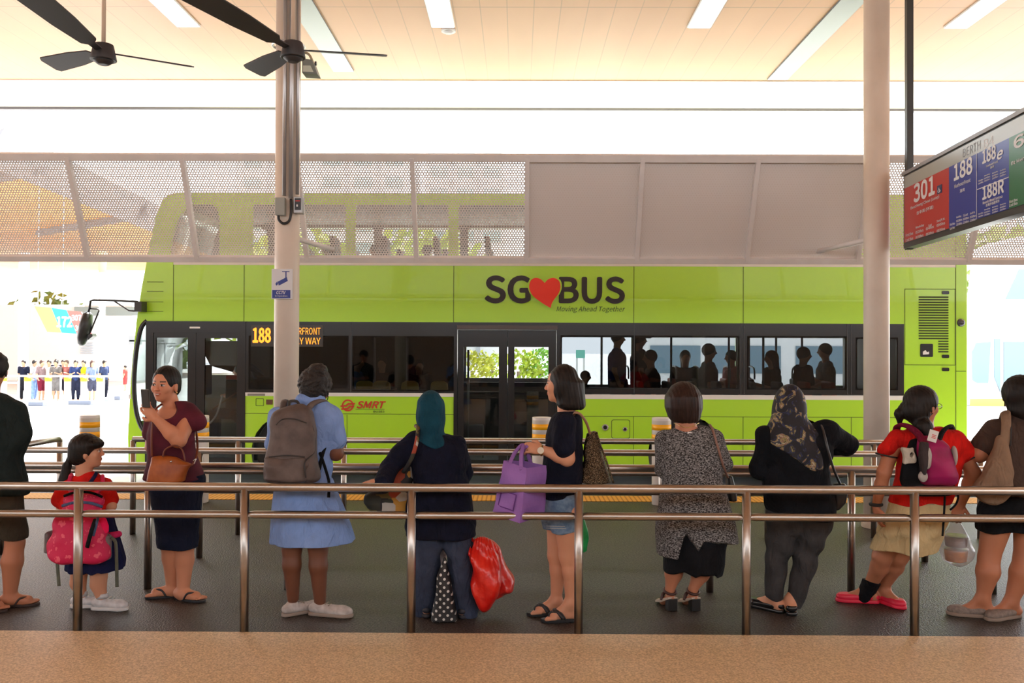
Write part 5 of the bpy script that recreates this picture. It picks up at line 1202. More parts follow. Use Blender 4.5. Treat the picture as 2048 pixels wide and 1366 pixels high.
tub(t, bo, 'bag_handle', [g.p(1020, 926, pf-.02), g.p(1030, 905, pf+.03), hp0+(-.01, 0, .01), g.p(1042, 912, pf), g.p(1043, 940, pf-.04)], .012, pur, flat=(Y_, .25))
tub(t, bo, 'bag_handle', [g.p(1062, 928, pf+.14), g.p(1056, 908, pf+.1), hp0+(.012, 0, .0), g.p(1078, 925, pf+.1)][:3]+[g.p(1044, 908, pf+.1), g.p(1046, 926, pf+.14)], .012, pur, flat=(Y_, .25))
plq = cloth('purple_print', (104, 62, 132)); U_ = nrm(f0[2]-f0[3]); Vv = nrm(f0[0]-f0[3]); 
plate('bag_print', [[(.02, .05), (.125, .05), (.125, .15), (.02, .15)], [(.026, .056), (.119, .056), (.119, .144), (.026, .144)]], .004, plq, t, Vector([float(q) for q in f0[3]])+Vector((0, -.004, 0)), U_, Vv, off=bo)
seq = noisy('bronze_sequins', (.02, .015, .01), (.5, .36, .22), 330, .25, 2, .6, metal=.7, lo=.5, hi=.68)
t, bo = bag(g, 'shoulder_bag', 'dark bronze sequinned shoulder bag behind the woman in navy', 'bag', g.p(1195, 965, .0))
v = g.vol(1150, 850, 1240, 985, -.2, .2, .0045); v.loft(g.rows([(864, 1171, 1192, .03), (880, 1169, 1197, .05), (920, 1164, 1210, .065), (966, 1158, 1226, .07)]), p=2.8, rd=.012); v.folds(.003, (20, 14, 18), 3); v.mesh('bag_body', seq, t, bo)
lth = mat('strap_leather_black', (.02, .018, .016), .4)
tub(t, bo, 'edge_stitching', [g.p(1193, 864, -.03), g.p(1199, 885, -.05), g.p(1212, 920, -.06), g.p(1227, 966, -.05)], .006, seq)
tub(t, bo, 'shoulder_strap', [g.p(1180, 868, -.03), g.p(1173, 846, -.08), g.p(1160, 828, -.12), g.p(1148, 828, -.1), g.p(1150, 850, .1)], .008, mat('strap_tan', (.3, .16, .09), .5), flat=(Y_, .5))
grn_p = noisy('green_plastic', lin((10, 128, 62)), lin((20, 160, 84)), 12, .35, 3, .3, bscale=30)
t, bo = bag(g, 'plastic_bag', 'green plastic bag hanging behind the legs of the woman in navy', 'bag', g.p(1145, 1116, .16))
v = g.vol(1085, 1030, 1200, 1122, .02, .32, .005); v.loft(g.rows([(1035, 1150, 1166, .02, .17), (1060, 1135, 1178, .03, .17), (1090, 1110, 1184, .04, .17), (1103, 1100, 1185, .04, .17), (1113, 1098, 1130, .03, .17)]), p=2.5, rd=.012); v.folds(.004, (16, 12, 14), 3); v.mesh('bag_body', grn_p, t, bo)

# ---- 7: woman in marled grey
g = Fig('woman with brown bob, long marled grey top and black skirt', 312, 1372, SK_M)
v = g.vol(1300, 755, 1480, 1225, -.3, .35)
g.head(v, g.p(1367, 800, .01), (.05, 1), -.12, 1, neck=g.p(1372, 862))
v.cone(g.p(1368, 830), g.p(1373, 862), .053, .075, .02); v.loft(g.rows([(862, 1345, 1415, .05), (885, 1330, 1430, .08), (940, 1335, 1430, .1), (1060, 1330, 1440, .11)]), k=.04, grow=-.014)
g.arm(v, g.p(1330, 878), g.p(1326, 940, .03), g.p(1345, 925, .24)); g.hand(v, g.p(1345, 925, .24), (.7, .5, .3), (0, 0, 1), 1, .5)
g.arm(v, g.p(1432, 878), g.p(1449, 932, .02), g.p(1430, 918, .24)); g.hand(v, g.p(1430, 918, .24), (-.7, .5, .3), (0, 0, 1), -1, .5)
A1, A2 = g.p(1340, 1178), g.p(1386, 1178)
for S_, K_, A in ((g.p(1355, 1060), g.p(1350, 1130, .03), A1), (g.p(1405, 1060), g.p(1408, 1130, .03), A2)):
    g.leg(v, S_, K_, A, (.08, .056, .055, .03)); d = nrm((-.25, 1, 0)); a = np.array((A[0], A[1], .06)); v.cone(a-d*.02+Z_*.015, a+d*.11-Z_*.038, .028, .026, .02); v.cone(A, a, .03, .028, .01)
g.body(v)
crm = mat('sandal_cream', (.5, .42, .35), .5)
for A in (A1, A2):
    d = nrm((-.25, 1, 0)); tt = np.cross(d, Z_); a = np.array((A[0], A[1], 0.)); 
    o = MB(g.base).poly([a-d*.045+tt*.032+Z_*.075, a-d*.045-tt*.032+Z_*.075, a+d*.06-tt*.036+Z_*.028, a+d*.15-tt*.038+Z_*.006, a+d*.19+Z_*.006, a+d*.15+tt*.038+Z_*.006, a+d*.06+tt*.036+Z_*.028], tuple(Z_*.014)).out('shoe', crm, g.root, .003)
    MB(g.base).box((-.03, -.03, 0.0), (.03, .028, .078), Matrix.Translation(Vector((float(A[0]-d[0]*.02), float(A[1]-d[1]*.02), 0))) @ Matrix.Rotation(.245, 4, 'Z')).out('block_heel', mat('heel_black', (.012, .012, .012), .4), o, .004)
    MB(g.base).tube([a+d*(.0+.045*math.cos(q))+tt*.036*math.sin(q)+Z_*(.115+.01*math.cos(q)) for q in np.linspace(0, 2*math.pi, 20)[:-1]], .008, 8, cyc=True, flat=(Z_, 1.2)).tube(spline([a+tt*.036+d*.05+Z_*.045, a+tt*.02+d*.06+Z_*.085, a-tt*.02+d*.06+Z_*.085, a-tt*.036+d*.05+Z_*.045]), .011, 8).out('ankle_strap', mat('strap_brown_dark', (.06, .02, .015), .5), o)
v = g.vol(1320, 758, 1415, 852, -.2, .2, .0045)
v.ell(g.p(1367, 800, .005), (.113, .115, .12), k=.01); v.loft(g.rows([(790, 1333, 1402, .11), (815, 1331, 1404, .11), (832, 1336, 1401, .1), (845, 1344, 1396, .085)]), p=2.2, k=.03, rd=.02); v.ell(g.p(1367, 830, .12), (.07, .09, .09), k=.02, op='-'); v.disp(lambda x, y, z: .001*np.sin(300*(x+.1*z)+40*y)+.001*np.sin(130*x+60*y+9*z)); g.out(v, 'hair', hairb)
mar = noisy('marled_knit', (.02, .02, .022), (.38, .38, .39), 130, .95, 3, .5, spec=.1, lo=.42, hi=.66, stretch=(.7, 1, 1.6), bscale=200)
v = g.vol(1295, 835, 1490, 1120, -.3, .32, .0055)
v.loft(g.rows([(851, 1352, 1414, .05), (858, 1335, 1432, .075), (872, 1322, 1440, .1), (900, 1318, 1442, .12), (940, 1322, 1444, .125), (970, 1325, 1448, .13), (1000, 1320, 1456, .14), (1040, 1312, 1466, .16), (1072, 1310, 1473, .17), (1108, 1310, 1476, .175)]), p=2.3, k=.02)
v.cone(g.p(1331, 876), g.p(1326, 938, .03), .057, .052, .03); v.cone(g.p(1326, 938, .03), g.p(1340, 928, .2), .052, .045, .02); v.cone(g.p(1430, 876), g.p(1449, 928, .02), .06, .052, .03); v.cone(g.p(1449, 928, .02), g.p(1436, 918, .2), .05, .045, .02)
v.ell(g.p(1378, 846, -.04), (.1, .12, .045), k=.01, op='-')
zz = lambda px: g.p(px, 0)[0]
hx = np.array([zz(q) for q in (1290, 1312, 1350, 1362, 1368, 1390, 1400, 1440, 1470, 1490)]); hz = np.array([g.p(1380, q)[2] for q in (1105, 1108, 1108, 1062, 1058, 1090, 1072, 1075, 1083, 1083)])
v.disp(lambda x, y, z: np.maximum(0, 2*(np.interp(x.ravel(), hx, hz).reshape(x.shape)-z))*(z < g.p(0, 1040)[2]))
v.folds(.004, (10, 10, 7), 31); g.out(v, 'knit_top', mar)
v = g.vol(1315, 1020, 1465, 1165, -.25, .25, .0055); v.loft(g.rows([(1020, 1328, 1448, .14), (1080, 1330, 1449, .15), (1150, 1328, 1446, .155)]), p=2.4)
hx2 = np.array([zz(q) for q in (1310, 1332, 1365, 1385, 1395, 1425, 1432, 1440, 1450)]); hz2 = np.array([g.p(1380, q)[2] for q in (1138, 1141, 1133, 1142, 1136, 1140, 1152, 1156, 1150)])
v.disp(lambda x, y, z: np.maximum(0, 2*(np.interp(x.ravel(), hx2, hz2).reshape(x.shape)-z))); v.folds(.006, (16, 10, 6), 8); g.out(v, 'skirt', black_c)
tubef(g, 'necklace', [g.p(1348, 846, .0), g.p(1362, 852, -.062), g.p(1375, 855, -.075), g.p(1388, 851, -.06), g.p(1398, 846, 0)], .0022, MC['gold'])
MB(g.base).box(g.p(1375, 869, -.078)-np.array((0, .003, 0)), g.p(1384, 864, -.078)+np.array((0, 0, 0))).out('shirt_label', wt, g.root)
t, bo = bag(g, 'handbag', 'small dark handbag with pinkish strap at the side of the woman in grey', 'handbag', g.p(1462, 990, .1))
v = g.vol(1440, 930, 1485, 1010, -.05, .25, .005); v.loft(g.rows([(950, 1452, 1464, .04, .1), (980, 1452, 1472, .05, .1), (1002, 1454, 1474, .045, .1)]), rd=.012); v.mesh('bag_body', lth, t, bo)
tub(t, bo, 'shoulder_strap', [g.p(1456, 955, .05), g.p(1446, 930, -.07), g.p(1436, 895, -.115), g.p(1426, 862, -.08), g.p(1420, 850, .0)], .008, mat('strap_pink_brown', (.24, .13, .1), .5), flat=(Y_, .5))

# ---- 8: woman in a floral headscarf
g = Fig('woman in a floral headscarf, black top and grey trousers', 314, 1575, SK_L)
v = g.vol(1490, 760, 1720, 1235, -.3, .35)
g.head(v, g.p(1578, 806, .02), (.35, 1), -.15, .98, neck=g.p(1582, 850), ears=False)
v.loft(g.rows([(856, 1545, 1630, .06), (885, 1532, 1650, .09), (950, 1540, 1655, .11), (1030, 1545, 1655, .12)]), k=.03, grow=-.014)
g.arm(v, g.p(1530, 870), g.p(1520, 940, .02), g.p(1545, 930, .22)); g.hand(v, g.p(1545, 930, .22), (.7, .5, 0), (0, 0, 1), 1, .5)
S_, E, W = g.p(1650, 862), g.p(1696, 893, .1), g.p(1650, 892, .25); g.arm(v, S_, E, W, (.055, .045, .04, .027)); g.hand(v, W, (-1, .1, 0), (0, 0, -1), 1, .4)
A1, A2 = g.p(1548, 1195), g.p(1582, 1200, -.04)
g.leg(v, g.p(1565, 1040), g.p(1554, 1112), A1, (.07, .045, .04, .03)); g.leg(v, g.p(1630, 1040), g.p(1612, 1115, -.02), A2, (.07, .045, .04, .03)); g.foot(v, A1, (-.7, .8), False); g.foot(v, A2, (.2, 1), False); g.body(v)
blsh = mat('patent_black', (.012, .012, .013), .18)
g.shoe(A1, (-.7, .8), blsh, blsh, .22, .04, .05); g.shoe(A2, (.2, 1), blsh, blsh, .23, .042, .055)
flo = mat('floral_scarf', (.01, .011, .02), .7); n, l, b = nodes(flo)
tc = n.new('ShaderNodeTexCoord'); nz = n.new('ShaderNodeTexNoise'); nz.inputs['Scale'].default_value = 13; nz.inputs['Detail'].default_value = 6; nz.inputs['Distortion'].default_value = 1.5; r1 = n.new('ShaderNodeValToRGB'); l.new(tc.outputs['Object'], nz.inputs['Vector']); l.new(nz.outputs[0], r1.inputs[0]); l.new(r1.outputs[0], b.inputs['Base Color'])
E_ = r1.color_ramp.elements; E_[0].position = 0; E_[0].color = (.008, .009, .018, 1); E_[1].position = 1; E_[1].color = (.2, .2, .15, 1)
for p_, c_ in ((.5, (10, 12, 22)), (.535, (30, 44, 84)), (.56, (16, 14, 20)), (.6, (150, 140, 90)), (.63, (110, 50, 60)), (.655, (190, 185, 150)), (.68, (30, 36, 60))): e = E_.new(p_); e.color = (*lin(c_), 1)
v = g.vol(1500, 758, 1670, 950, -.3, .3, .005)
v.loft(g.rows([(768, 1574, 1588, .04, .02), (775, 1562, 1597, .075, .02), (790, 1552, 1607, .105, .02), (812, 1546, 1612, .115, .01), (835, 1544, 1612, .11), (850, 1536, 1624, .11), (866, 1526, 1642, .13), (900, 1530, 1650, .145), (938, 1545, 1645, .15)]), p=2.15, k=.02, rd=.02)
hx = np.array([zz(q) for q in (1500, 1530, 1560, 1620, 1640, 1655)]); 
zz = lambda px: g.p(px, 0)[0]
hx3 = np.array([zz(q) for q in (1500, 1535, 1570, 1618, 1636, 1652)]); hz3 = np.array([g.p(1580, q)[2] for q in (872, 885, 905, 940, 936, 890)])
v.disp(lambda x, y, z: np.maximum(0, 2*(np.interp(x.ravel(), hx3, hz3).reshape(x.shape)-z))); v.disp(lambda x, y, z: .005*np.sin(34*(z*.7+(x-g.base[0]))+2)*np.clip((g.p(0, 835)[2]-z)*7, 0, 1)); g.out(v, 'headscarf', flo)
v = g.vol(1490, 835, 1725, 1060, -.3, .35, .0055)
v.loft(g.rows([(853, 1548, 1630, .06), (864, 1530, 1650, .09), (890, 1522, 1660, .115), (930, 1530, 1662, .13), (980, 1528, 1666, .135), (1010, 1530, 1670, .145), (1036, 1546, 1668, .15)]), p=2.3, k=.02)
v.cone(g.p(1530, 870), g.p(1519, 938, .02), .062, .054, .03); v.cone(g.p(1519, 938, .02), g.p(1540, 930, .2), .053, .045, .02)
v.cone(g.p(1645, 864), S_, .076, .074, .03); v.cone(S_, E, .074, .064, .03); v.cone(E, W, .062, .05, .02); v.folds(.0045, (10, 10, 9), 41); g.out(v, 'top', cloth('black_top', (15, 18, 24), .3))
v = g.vol(1510, 1010, 1680, 1225, -.25, .25, .0055)
v.chain([g.p(1572, 1030), g.p(1556, 1110), g.p(1548, 1188)], [.13, .075, .056], .01); v.chain([g.p(1625, 1030), g.p(1612, 1115, -.02), g.p(1587, 1208, -.04)], [.13, .078, .054], .01); v.cut(g.p(1570, 1206), (-.35, 0, -1)); v.folds(.0045, (12, 12, 16), 42); g.out(v, 'trousers', cloth('dark_grey_trousers', (60, 60, 62)))
t, bo = bag(g, 'handbag', 'small black handbag on a long strap behind the woman in the floral headscarf', 'handbag', g.p(1678, 1000, .0))
v = g.vol(1650, 955, 1705, 1030, -.15, .15, .005); v.loft(g.rows([(966, 1668, 1690, .03), (985, 1665, 1694, .045), (1005, 1664, 1690, .045), (1020, 1666, 1676, .03)]), p=2.8, rd=.01); v.mesh('bag_body', mat('bag_black', (.015, .015, .017), .35), t, bo)
tub(t, bo, 'shoulder_strap', [g.p(1682, 972, -.02), g.p(1668, 940, -.12), g.p(1656, 900, -.15), g.p(1646, 860, -.1), g.p(1640, 848, .0)], .008, MC['bag_black'], flat=(Y_, .5))

# ---- 9: girl in red
g = Fig('girl in red with glasses and beige skirt leaning on the railing', 303, 1760, SK_M, .0055)
LZ = -.3
v = g.vol(1695, 755, 1965, 1215, -.62, .2)
HC_ = g.p(1846, 812, LZ-.02); g.head(v, HC_, (1, .42), -.05, 1.0, neck=g.p(1852, 862, LZ))
v.loft(g.rows([(862, 1820, 1890, .05, LZ), (885, 1800, 1915, .08, LZ), (960, 1805, 1905, .09, LZ), (1060, 1785, 1885, .1, LZ)]), k=.03, grow=-.014)
S_, E, W = g.p(1792, 878, LZ), g.p(1768, 945, LZ-.04), g.p(1752, 1012, LZ+.03); g.arm(v, S_, E, W, (.05, .042, .036, .025)); g.hand(v, W, (.1, -.1, -1), (1, 0, 0), 1, .5)
S2, E2, W2 = g.p(1912, 880, LZ), g.p(1946, 945, LZ+.02), g.p(1922, 1008, LZ+.1); g.arm(v, S2, E2, W2, (.05, .045, .038, .026)); g.hand(v, W2, (-.4, 0, -1), (-.3, -1, .2), -1, .9)
A1, A2 = g.p(1736, 1178), g.p(1766, 1176, .0)
K1, K2 = g.p(1765, 1112, -.17), g.p(1798, 1112, -.17)
g.leg(v, g.p(1795, 1050, LZ+.05), K1, A1, (.085, .06, .055, .036), (1, 0, 0)); g.leg(v, g.p(1835, 1050, LZ+.05), K2, A2, (.085, .058, .05, .032), (1, 0, 0)); g.foot(v, A1, (-1, .2), False); g.foot(v, A2, (.45, -1), False); g.body(v)
rs = mat('red_flats', lin((226, 40, 72)), .45)
g.shoe(A1, (-1, .2), rs, rs, .235, .041, .048); g.shoe(A2, (.45, -1), rs, rs, .215, .04, .05)
v = g.vol(1690, 1130, 1780, 1215, -.3, .2, .0045); v.cone(g.p(1746, 1156, -.05), A1, .06, .052, .01); v.cone(A1, A1+np.array((-.03, 0, -.05)), .052, .046, .01); v.cut(g.p(1744, 1163, -.05), (.25, 0, 1)); g.out(v, 'sock', black_c)
v = g.vol(1785, 755, 1890, 885, -.55, -.05, .0045)
q = HC_; v.ell(q+(-.015, 0, .03), (.103, .1, .1), k=.01); v.ell(q+(-.05, -.01, -.03), (.085, .085, .075), k=.03)
v.ell(q+(.095, .02, -.045), (.06, .12, .085), k=.01, op='-'); v.ell(q+(.03, -.09, -.03), (.022, .04, .032), k=.006, op='-')
v.chain([g.p(1820, 808, LZ), g.p(1808, 814, LZ), g.p(1800, 828, LZ), g.p(1799, 845, LZ)], [.02, .026, .034, .014], .01); v.chain([g.p(1835, 835, LZ-.02), g.p(1848, 855, LZ-.1), g.p(1858, 876, LZ-.14)], [.05, .05, .02], .02)
v.disp(lambda x, y, z: .0015*np.sin(260*(x+.3*z))*np.cos(160*y)); g.out(v, 'hair', hairm)
fc, r_, f_, u_, _s = g.faces[0]; e = fc+f_*.1+u_*.003
gl = MB(g.base)
for k in (-1, 1): gl.tube([e+r_*(k*.032+.022*math.cos(a))+u_*.016*math.sin(a) for a in np.linspace(0, 2*math.pi, 20)[:-1]], .002, 6, cyc=True); gl.cyl(e+r_*k*.056, fc+r_*k*.08+f_*.01+u_*.0, .002, n=6)
gl.cyl(e-r_*.01, e+r_*.01, .002, n=6); gl.out('glasses', mat('frame_dark_metal', (.1, .1, .12), .3, .5), g.root)
v = g.vol(1750, 845, 1965, 1025, -.6, .1, .0055)
v.loft(g.rows([(853, 1830, 1882, .05, LZ), (862, 1810, 1902, .08, LZ), (876, 1795, 1917, .1, LZ), (900, 1792, 1922, .115, LZ), (950, 1796, 1918, .12, LZ), (1006, 1778, 1896, .13, LZ)]), p=2.3, k=.02)
v.cone(S_, g.p(1776, 900, LZ-.02), .058, .062, .03); v.cone(S2, g.p(1930, 903, LZ+.01), .058, .062, .03); v.folds(.004, (10, 10, 9), 51); o = g.out(v, 'shirt', cloth('red_shirt', (205, 30, 24)))
for c, d in ((g.p(1773, 911, LZ-.02), nrm((-.2, 0, -1))), (g.p(1934, 914, LZ+.015), nrm((.3, 0, -1)))):
    a = nrm(np.cross(d, Y_)); MB(g.base).tube([c+(a*math.cos(k)+Y_*math.sin(k))*.062 for k in np.linspace(0, 2*math.pi, 26)[:-1]], .005, cyc=True).out('sleeve_trim', mat('trim_black', (.02, .02, .022), .7), o)
v = g.vol(1735, 995, 1910, 1115, -.65, .15, .0055); v.loft(g.rows([(1003, 1779, 1896, .125, LZ), (1025, 1770, 1898, .14, LZ), (1060, 1756, 1888, .17, LZ+.02), (1104, 1746, 1872, .185, LZ+.05)]), p=2.3, rd=.006); v.cut(g.p(1800, 1102, LZ), (.03, 0, -1)); v.folds(.006, (10, 8, 5), 52); g.out(v, 'skirt', cloth('beige_skirt', (196, 176, 134), .08))
MB(g.base).tube([W+(X*math.cos(k)+Y_*math.sin(k))*.032+Z_*.01 for k in np.linspace(0, 2*math.pi, 22)[:-1]], .011, cyc=True).out('wristband', MC['trim_black'], g.root)
t, bo = bag(g, 'backpack', 'magenta and grey backpack worn by the girl in the red t-shirt', 'backpack', g.p(1862, 915, LZ-.2))
v = g.vol(1785, 850, 1930, 1005, -.78, -.2, .005)
v.loft(g.rows([(872, 1836, 1876, .04, LZ-.16), (890, 1836, 1892, .075, LZ-.18), (920, 1840, 1908, .09, LZ-.19), (950, 1838, 1915, .09, LZ-.19), (970, 1842, 1908, .07, LZ-.18)]), p=2.4, rd=.03); v.folds(.003, (14, 10, 14), 6); v.mesh('bag_body', noisy('magenta_nylon', lin((160, 20, 92)), lin((134, 14, 76)), 10, .6, 3, .1), t, bo)
v = g.vol(1780, 850, 1930, 1005, -.7, -.2, .0055); v.loft(g.rows([(876, 1822, 1880, .03, LZ-.12), (920, 1806, 1890, .05, LZ-.13), (960, 1800, 1910, .06, LZ-.13), (992, 1812, 1905, .04, LZ-.13)]), p=2.6, rd=.02); v.mesh('back_section', black_c, t, bo)
gy = cloth('grey_nylon', (62, 56, 58)); lg = cloth('light_grey_nylon', (176, 172, 168), .08)
v = g.vol(1825, 870, 1860, 960, -.78, -.3, .005); v.loft(g.rows([(884, 1840, 1856, .03, LZ-.24), (915, 1837, 1858, .03, LZ-.25), (950, 1843, 1850, .03, LZ-.25)]), rd=.01); v.mesh('grey_panel', gy, t, bo)
for c, r in ((g.p(1855, 916, LZ-.255), (.026, .022, .068)), (g.p(1908, 912, LZ-.22), (.013, .04, .062)), (g.p(1846, 953, LZ-.25), (.028, .02, .034))):
    v = Vol(c-.1, c+.1, .005); v.ell(c, r); v.mesh('light_panel', lg, t, bo)
v = g.vol(1795, 880, 1840, 940, -.6, -.3, .004); c = g.p(1817, 911, LZ-.2); v.box(c, (.036, .02, .05), .012, [nrm((1, 0, .12)), Y_, nrm((-.12, 0, 1))]); v.ell(c+(.012, -.01, .005), (.014, .05, .016), k=.004, op='-'); v.folds(.005, (26, 20, 24), 2); v.mesh('bottle_pocket_paper', cloth('crumpled_paper', (196, 190, 178), .08), t, bo)
mg = cloth('maroon_strap', (110, 20, 52))
tub(t, bo, 'shoulder_strap', [g.p(1850, 890, LZ-.22), g.p(1836, 868, LZ-.15), g.p(1815, 852, LZ-.07), g.p(1796, 852, LZ), g.p(1792, 868, LZ+.09)], .024, mg, flat=(Y_*.5+Z_*.7, .4))
tub(t, bo, 'shoulder_strap', [g.p(1876, 885, LZ-.2), g.p(1885, 864, LZ-.14), g.p(1900, 852, LZ-.06), g.p(1905, 862, LZ+.08)], .02, black_c, flat=(Y_*.5+Z_*.7, .4))
tub(t, bo, 'lower_strap', [g.p(1905, 975, LZ-.15), g.p(1916, 990, LZ-.16), g.p(1912, 1008, LZ-.15), g.p(1900, 1020, LZ-.14)], .007, black_c, flat=(Y_, .5)); tub(t, bo, 'lower_strap', [g.p(1890, 985, LZ-.2), g.p(1888, 1030, LZ-.2), g.p(1885, 1072, LZ-.2)], .007, black_c, flat=(Y_, .5))
a = g.p(1866, 872, LZ-.26); M_ = Matrix.Translation(Vector([float(q) for q in a])) @ Matrix.Rotation(.28, 4, 'Y')
tg = MB(bo).box((-.028, -.002, -.035), (.028, .002, .035), M_).out('name_tag', mat('tag_white', (.66, .66, .66), .4), t, .002)
for k in range(3): MB(bo).box((-.008, -.003, .005-k*.009), (.018, -.002, .009-k*.009), M_).out('tag_print', MC['red_mark'], tg)
t, bo = bag(g, 'takeaway_bag', 'clear plastic bag holding stacked round food boxes', 'bag', g.p(1911, 1130, -.1))
BD = -.2
clr = glassy('clear_plastic', (.93, .9, .92), rough=.2)
n = clr.node_tree.nodes; l = clr.node_tree.links; df = n.new('ShaderNodeBsdfDiffuse'); df.inputs[0].default_value = (.8, .76, .78, 1); ms = n.new('ShaderNodeMixShader'); ms.inputs[0].default_value = .2
oo = [q for q in n if q.type == 'OUTPUT_MATERIAL'][0]; l.new(oo.inputs[0].links[0].from_socket, ms.inputs[1]); l.new(df.outputs[0], ms.inputs[2]); l.new(ms.outputs[0], oo.inputs[0])
v = g.vol(1865, 1030, 1960, 1140, -.4, .05, .005); v.loft(g.rows([(1040, 1898, 1914, .012, BD), (1055, 1894, 1924, .04, BD), (1075, 1882, 1940, .08, BD), (1100, 1876, 1948, .1, BD), (1118, 1884, 1944, .09, BD), (1128, 1895, 1934, .07, BD)]), p=2.3, rd=.02); v.folds(.005, (20, 20, 16), 3); v.mesh('bag_film', clr, t, bo)
for y0, y1, m, nm in ((1072, 1093, (120, 84, 64), 'upper'), (1098, 1122, (206, 130, 50), 'lower')):
    a = g.p(1912, y1, BD); c = g.p(1912, y0, BD); fm = noisy('food_'+nm, lin(m), tuple(q*.6 for q in lin(m)), 22, .5, 4, .4)
    q = MB(bo).cyl(a, c, .062, .07, n=28).out('food_box', fm, t, .008); MB(bo).cyl(c, c+Z_*.006, .075, n=28).out('box_lid', glassy('lid_clear', (.85, .85, .85), rough=.1), q)
tub(t, bo, 'bag_handle', [g.p(1904, 1045, BD), g.p(1908, 1032, BD), g.p(1912, 1022, BD+.0)], .008, noisy('white_film', (.5, .5, .52), (.65, .65, .67), 12, .3)); 
# ---- 10: woman at the right edge
g = Fig('woman in a brown shirt and black shorts at the right edge', 320, 2010, SK_M)
v = g.vol(1910, 735, 2130, 1245, -.3, .35)
g.head(v, g.p(2040, 792), (-.75, 1), -.05, 1.02, neck=g.p(2045, 845))
v.loft(g.rows([(842, 2005, 2085, .06), (870, 1985, 2100, .09), (930, 1985, 2095, .11), (1010, 1975, 2095, .12)]), k=.03, grow=-.014)
S_, E, W = g.p(1985, 862), g.p(1958, 908, .0), g.p(1985, 905, .22); g.arm(v, S_, E, W, (.06, .052, .042, .028)); g.hand(v, W, (.7, .4, .3), (0, 0, 1), 1, .5)
g.arm(v, g.p(2100, 862), g.p(2112, 930), g.p(2080, 940, .2)); g.hand(v, g.p(2080, 940, .2), (-.7, .4, .3), (0, 0, 1), -1, .5)
A1, A2 = g.p(1966, 1196), g.p(2022, 1204)
g.leg(v, g.p(1996, 1035), g.p(1978, 1115), A1, (.095, .062, .068, .036)); g.leg(v, g.p(2060, 1035), g.p(2050, 1115), A2, (.095, .064, .068, .038)); g.foot(v, A1, (-1, .35), False); g.foot(v, A2, (-1, -.1), False); g.body(v)
cs = noisy('grey_canvas', (.2, .16, .14), (.28, .23, .2), 60, .85, 3); so3 = mat('sole_taupe', (.26, .2, .16), .7)
g.shoe(A1, (-1, .35), cs, so3, .24, .041, .055); g.shoe(A2, (-.9, -.35), cs, so3, .24, .042, .055)
v = g.vol(1995, 735, 2090, 860, -.2, .2, .005); v.ell(g.p(2041, 786, -.01), (.105, .11, .115), k=.01); v.ell(g.p(2048, 820, -.03), (.09, .085, .08), k=.03); v.ell(g.p(2014, 806, .08), (.06, .08, .07), k=.015, op='-'); v.disp(lambda x, y, z: .002*np.sin(200*x+60*z)*np.cos(150*y)); g.out(v, 'hair', hairm)
v = g.vol(1935, 825, 2125, 1020, -.3, .3, .0055); v.loft(g.rows([(832, 2012, 2080, .06), (842, 1995, 2095, .09), (856, 1982, 2105, .11), (900, 1978, 2105, .125), (960, 1975, 2100, .13), (1005, 1968, 2100, .14)]), p=2.3, k=.02); v.cone(g.p(1988, 858), g.p(1967, 888, .0), .068, .072, .03); v.cone(g.p(2098, 858), g.p(2115, 890), .068, .07, .03); v.folds(.004, (10, 10, 9), 61); g.out(v, 'shirt', cloth('brown_shirt', (74, 60, 54)))
v = g.vol(1940, 985, 2120, 1068, -.3, .3, .0055); v.loft(g.rows([(990, 1966, 2100, .14), (1030, 1960, 2108, .15), (1050, 1958, 2108, .16), (1060, 1958, 2108, .16)]), rd=.006); v.folds(.004, (12, 10, 7), 62); g.out(v, 'shorts', black_c)
t, bo = bag(g, 'shoulder_bag', 'beige slouchy cloth shoulder bag on the woman at the right edge', 'bag', g.p(1985, 1000, -.1))
bge = cloth('beige_canvas', (138, 114, 94), .12)
v = g.vol(1935, 850, 2030, 1015, -.3, .1, .005); v.loft(g.rows([(870, 1998, 2014, .02, -.14), (895, 1990, 2016, .03, -.15), (925, 1972, 2020, .05, -.15), (960, 1955, 2022, .065, -.15), (985, 1947, 2020, .065, -.15), (1003, 1958, 2005, .05, -.15), (1010, 1972, 1994, .03, -.15)]), p=2.3, rd=.02); v.folds(.006, (14, 10, 7), 63); v.mesh('bag_body', bge, t, bo)
tub(t, bo, 'shoulder_strap', [g.p(2008, 890, -.15), g.p(2012, 860, -.15), g.p(2012, 836, -.1), g.p(2010, 826, .0), g.p(2006, 840, .1)], .03, bge, flat=(Y_*.6+Z_*.6, .3), n=12)
tub(t, bo, 'strap_trim', [g.p(2021, 892, -.17), g.p(2022, 862, -.17), g.p(2021, 838, -.12)], .004, MC['trim_black'])
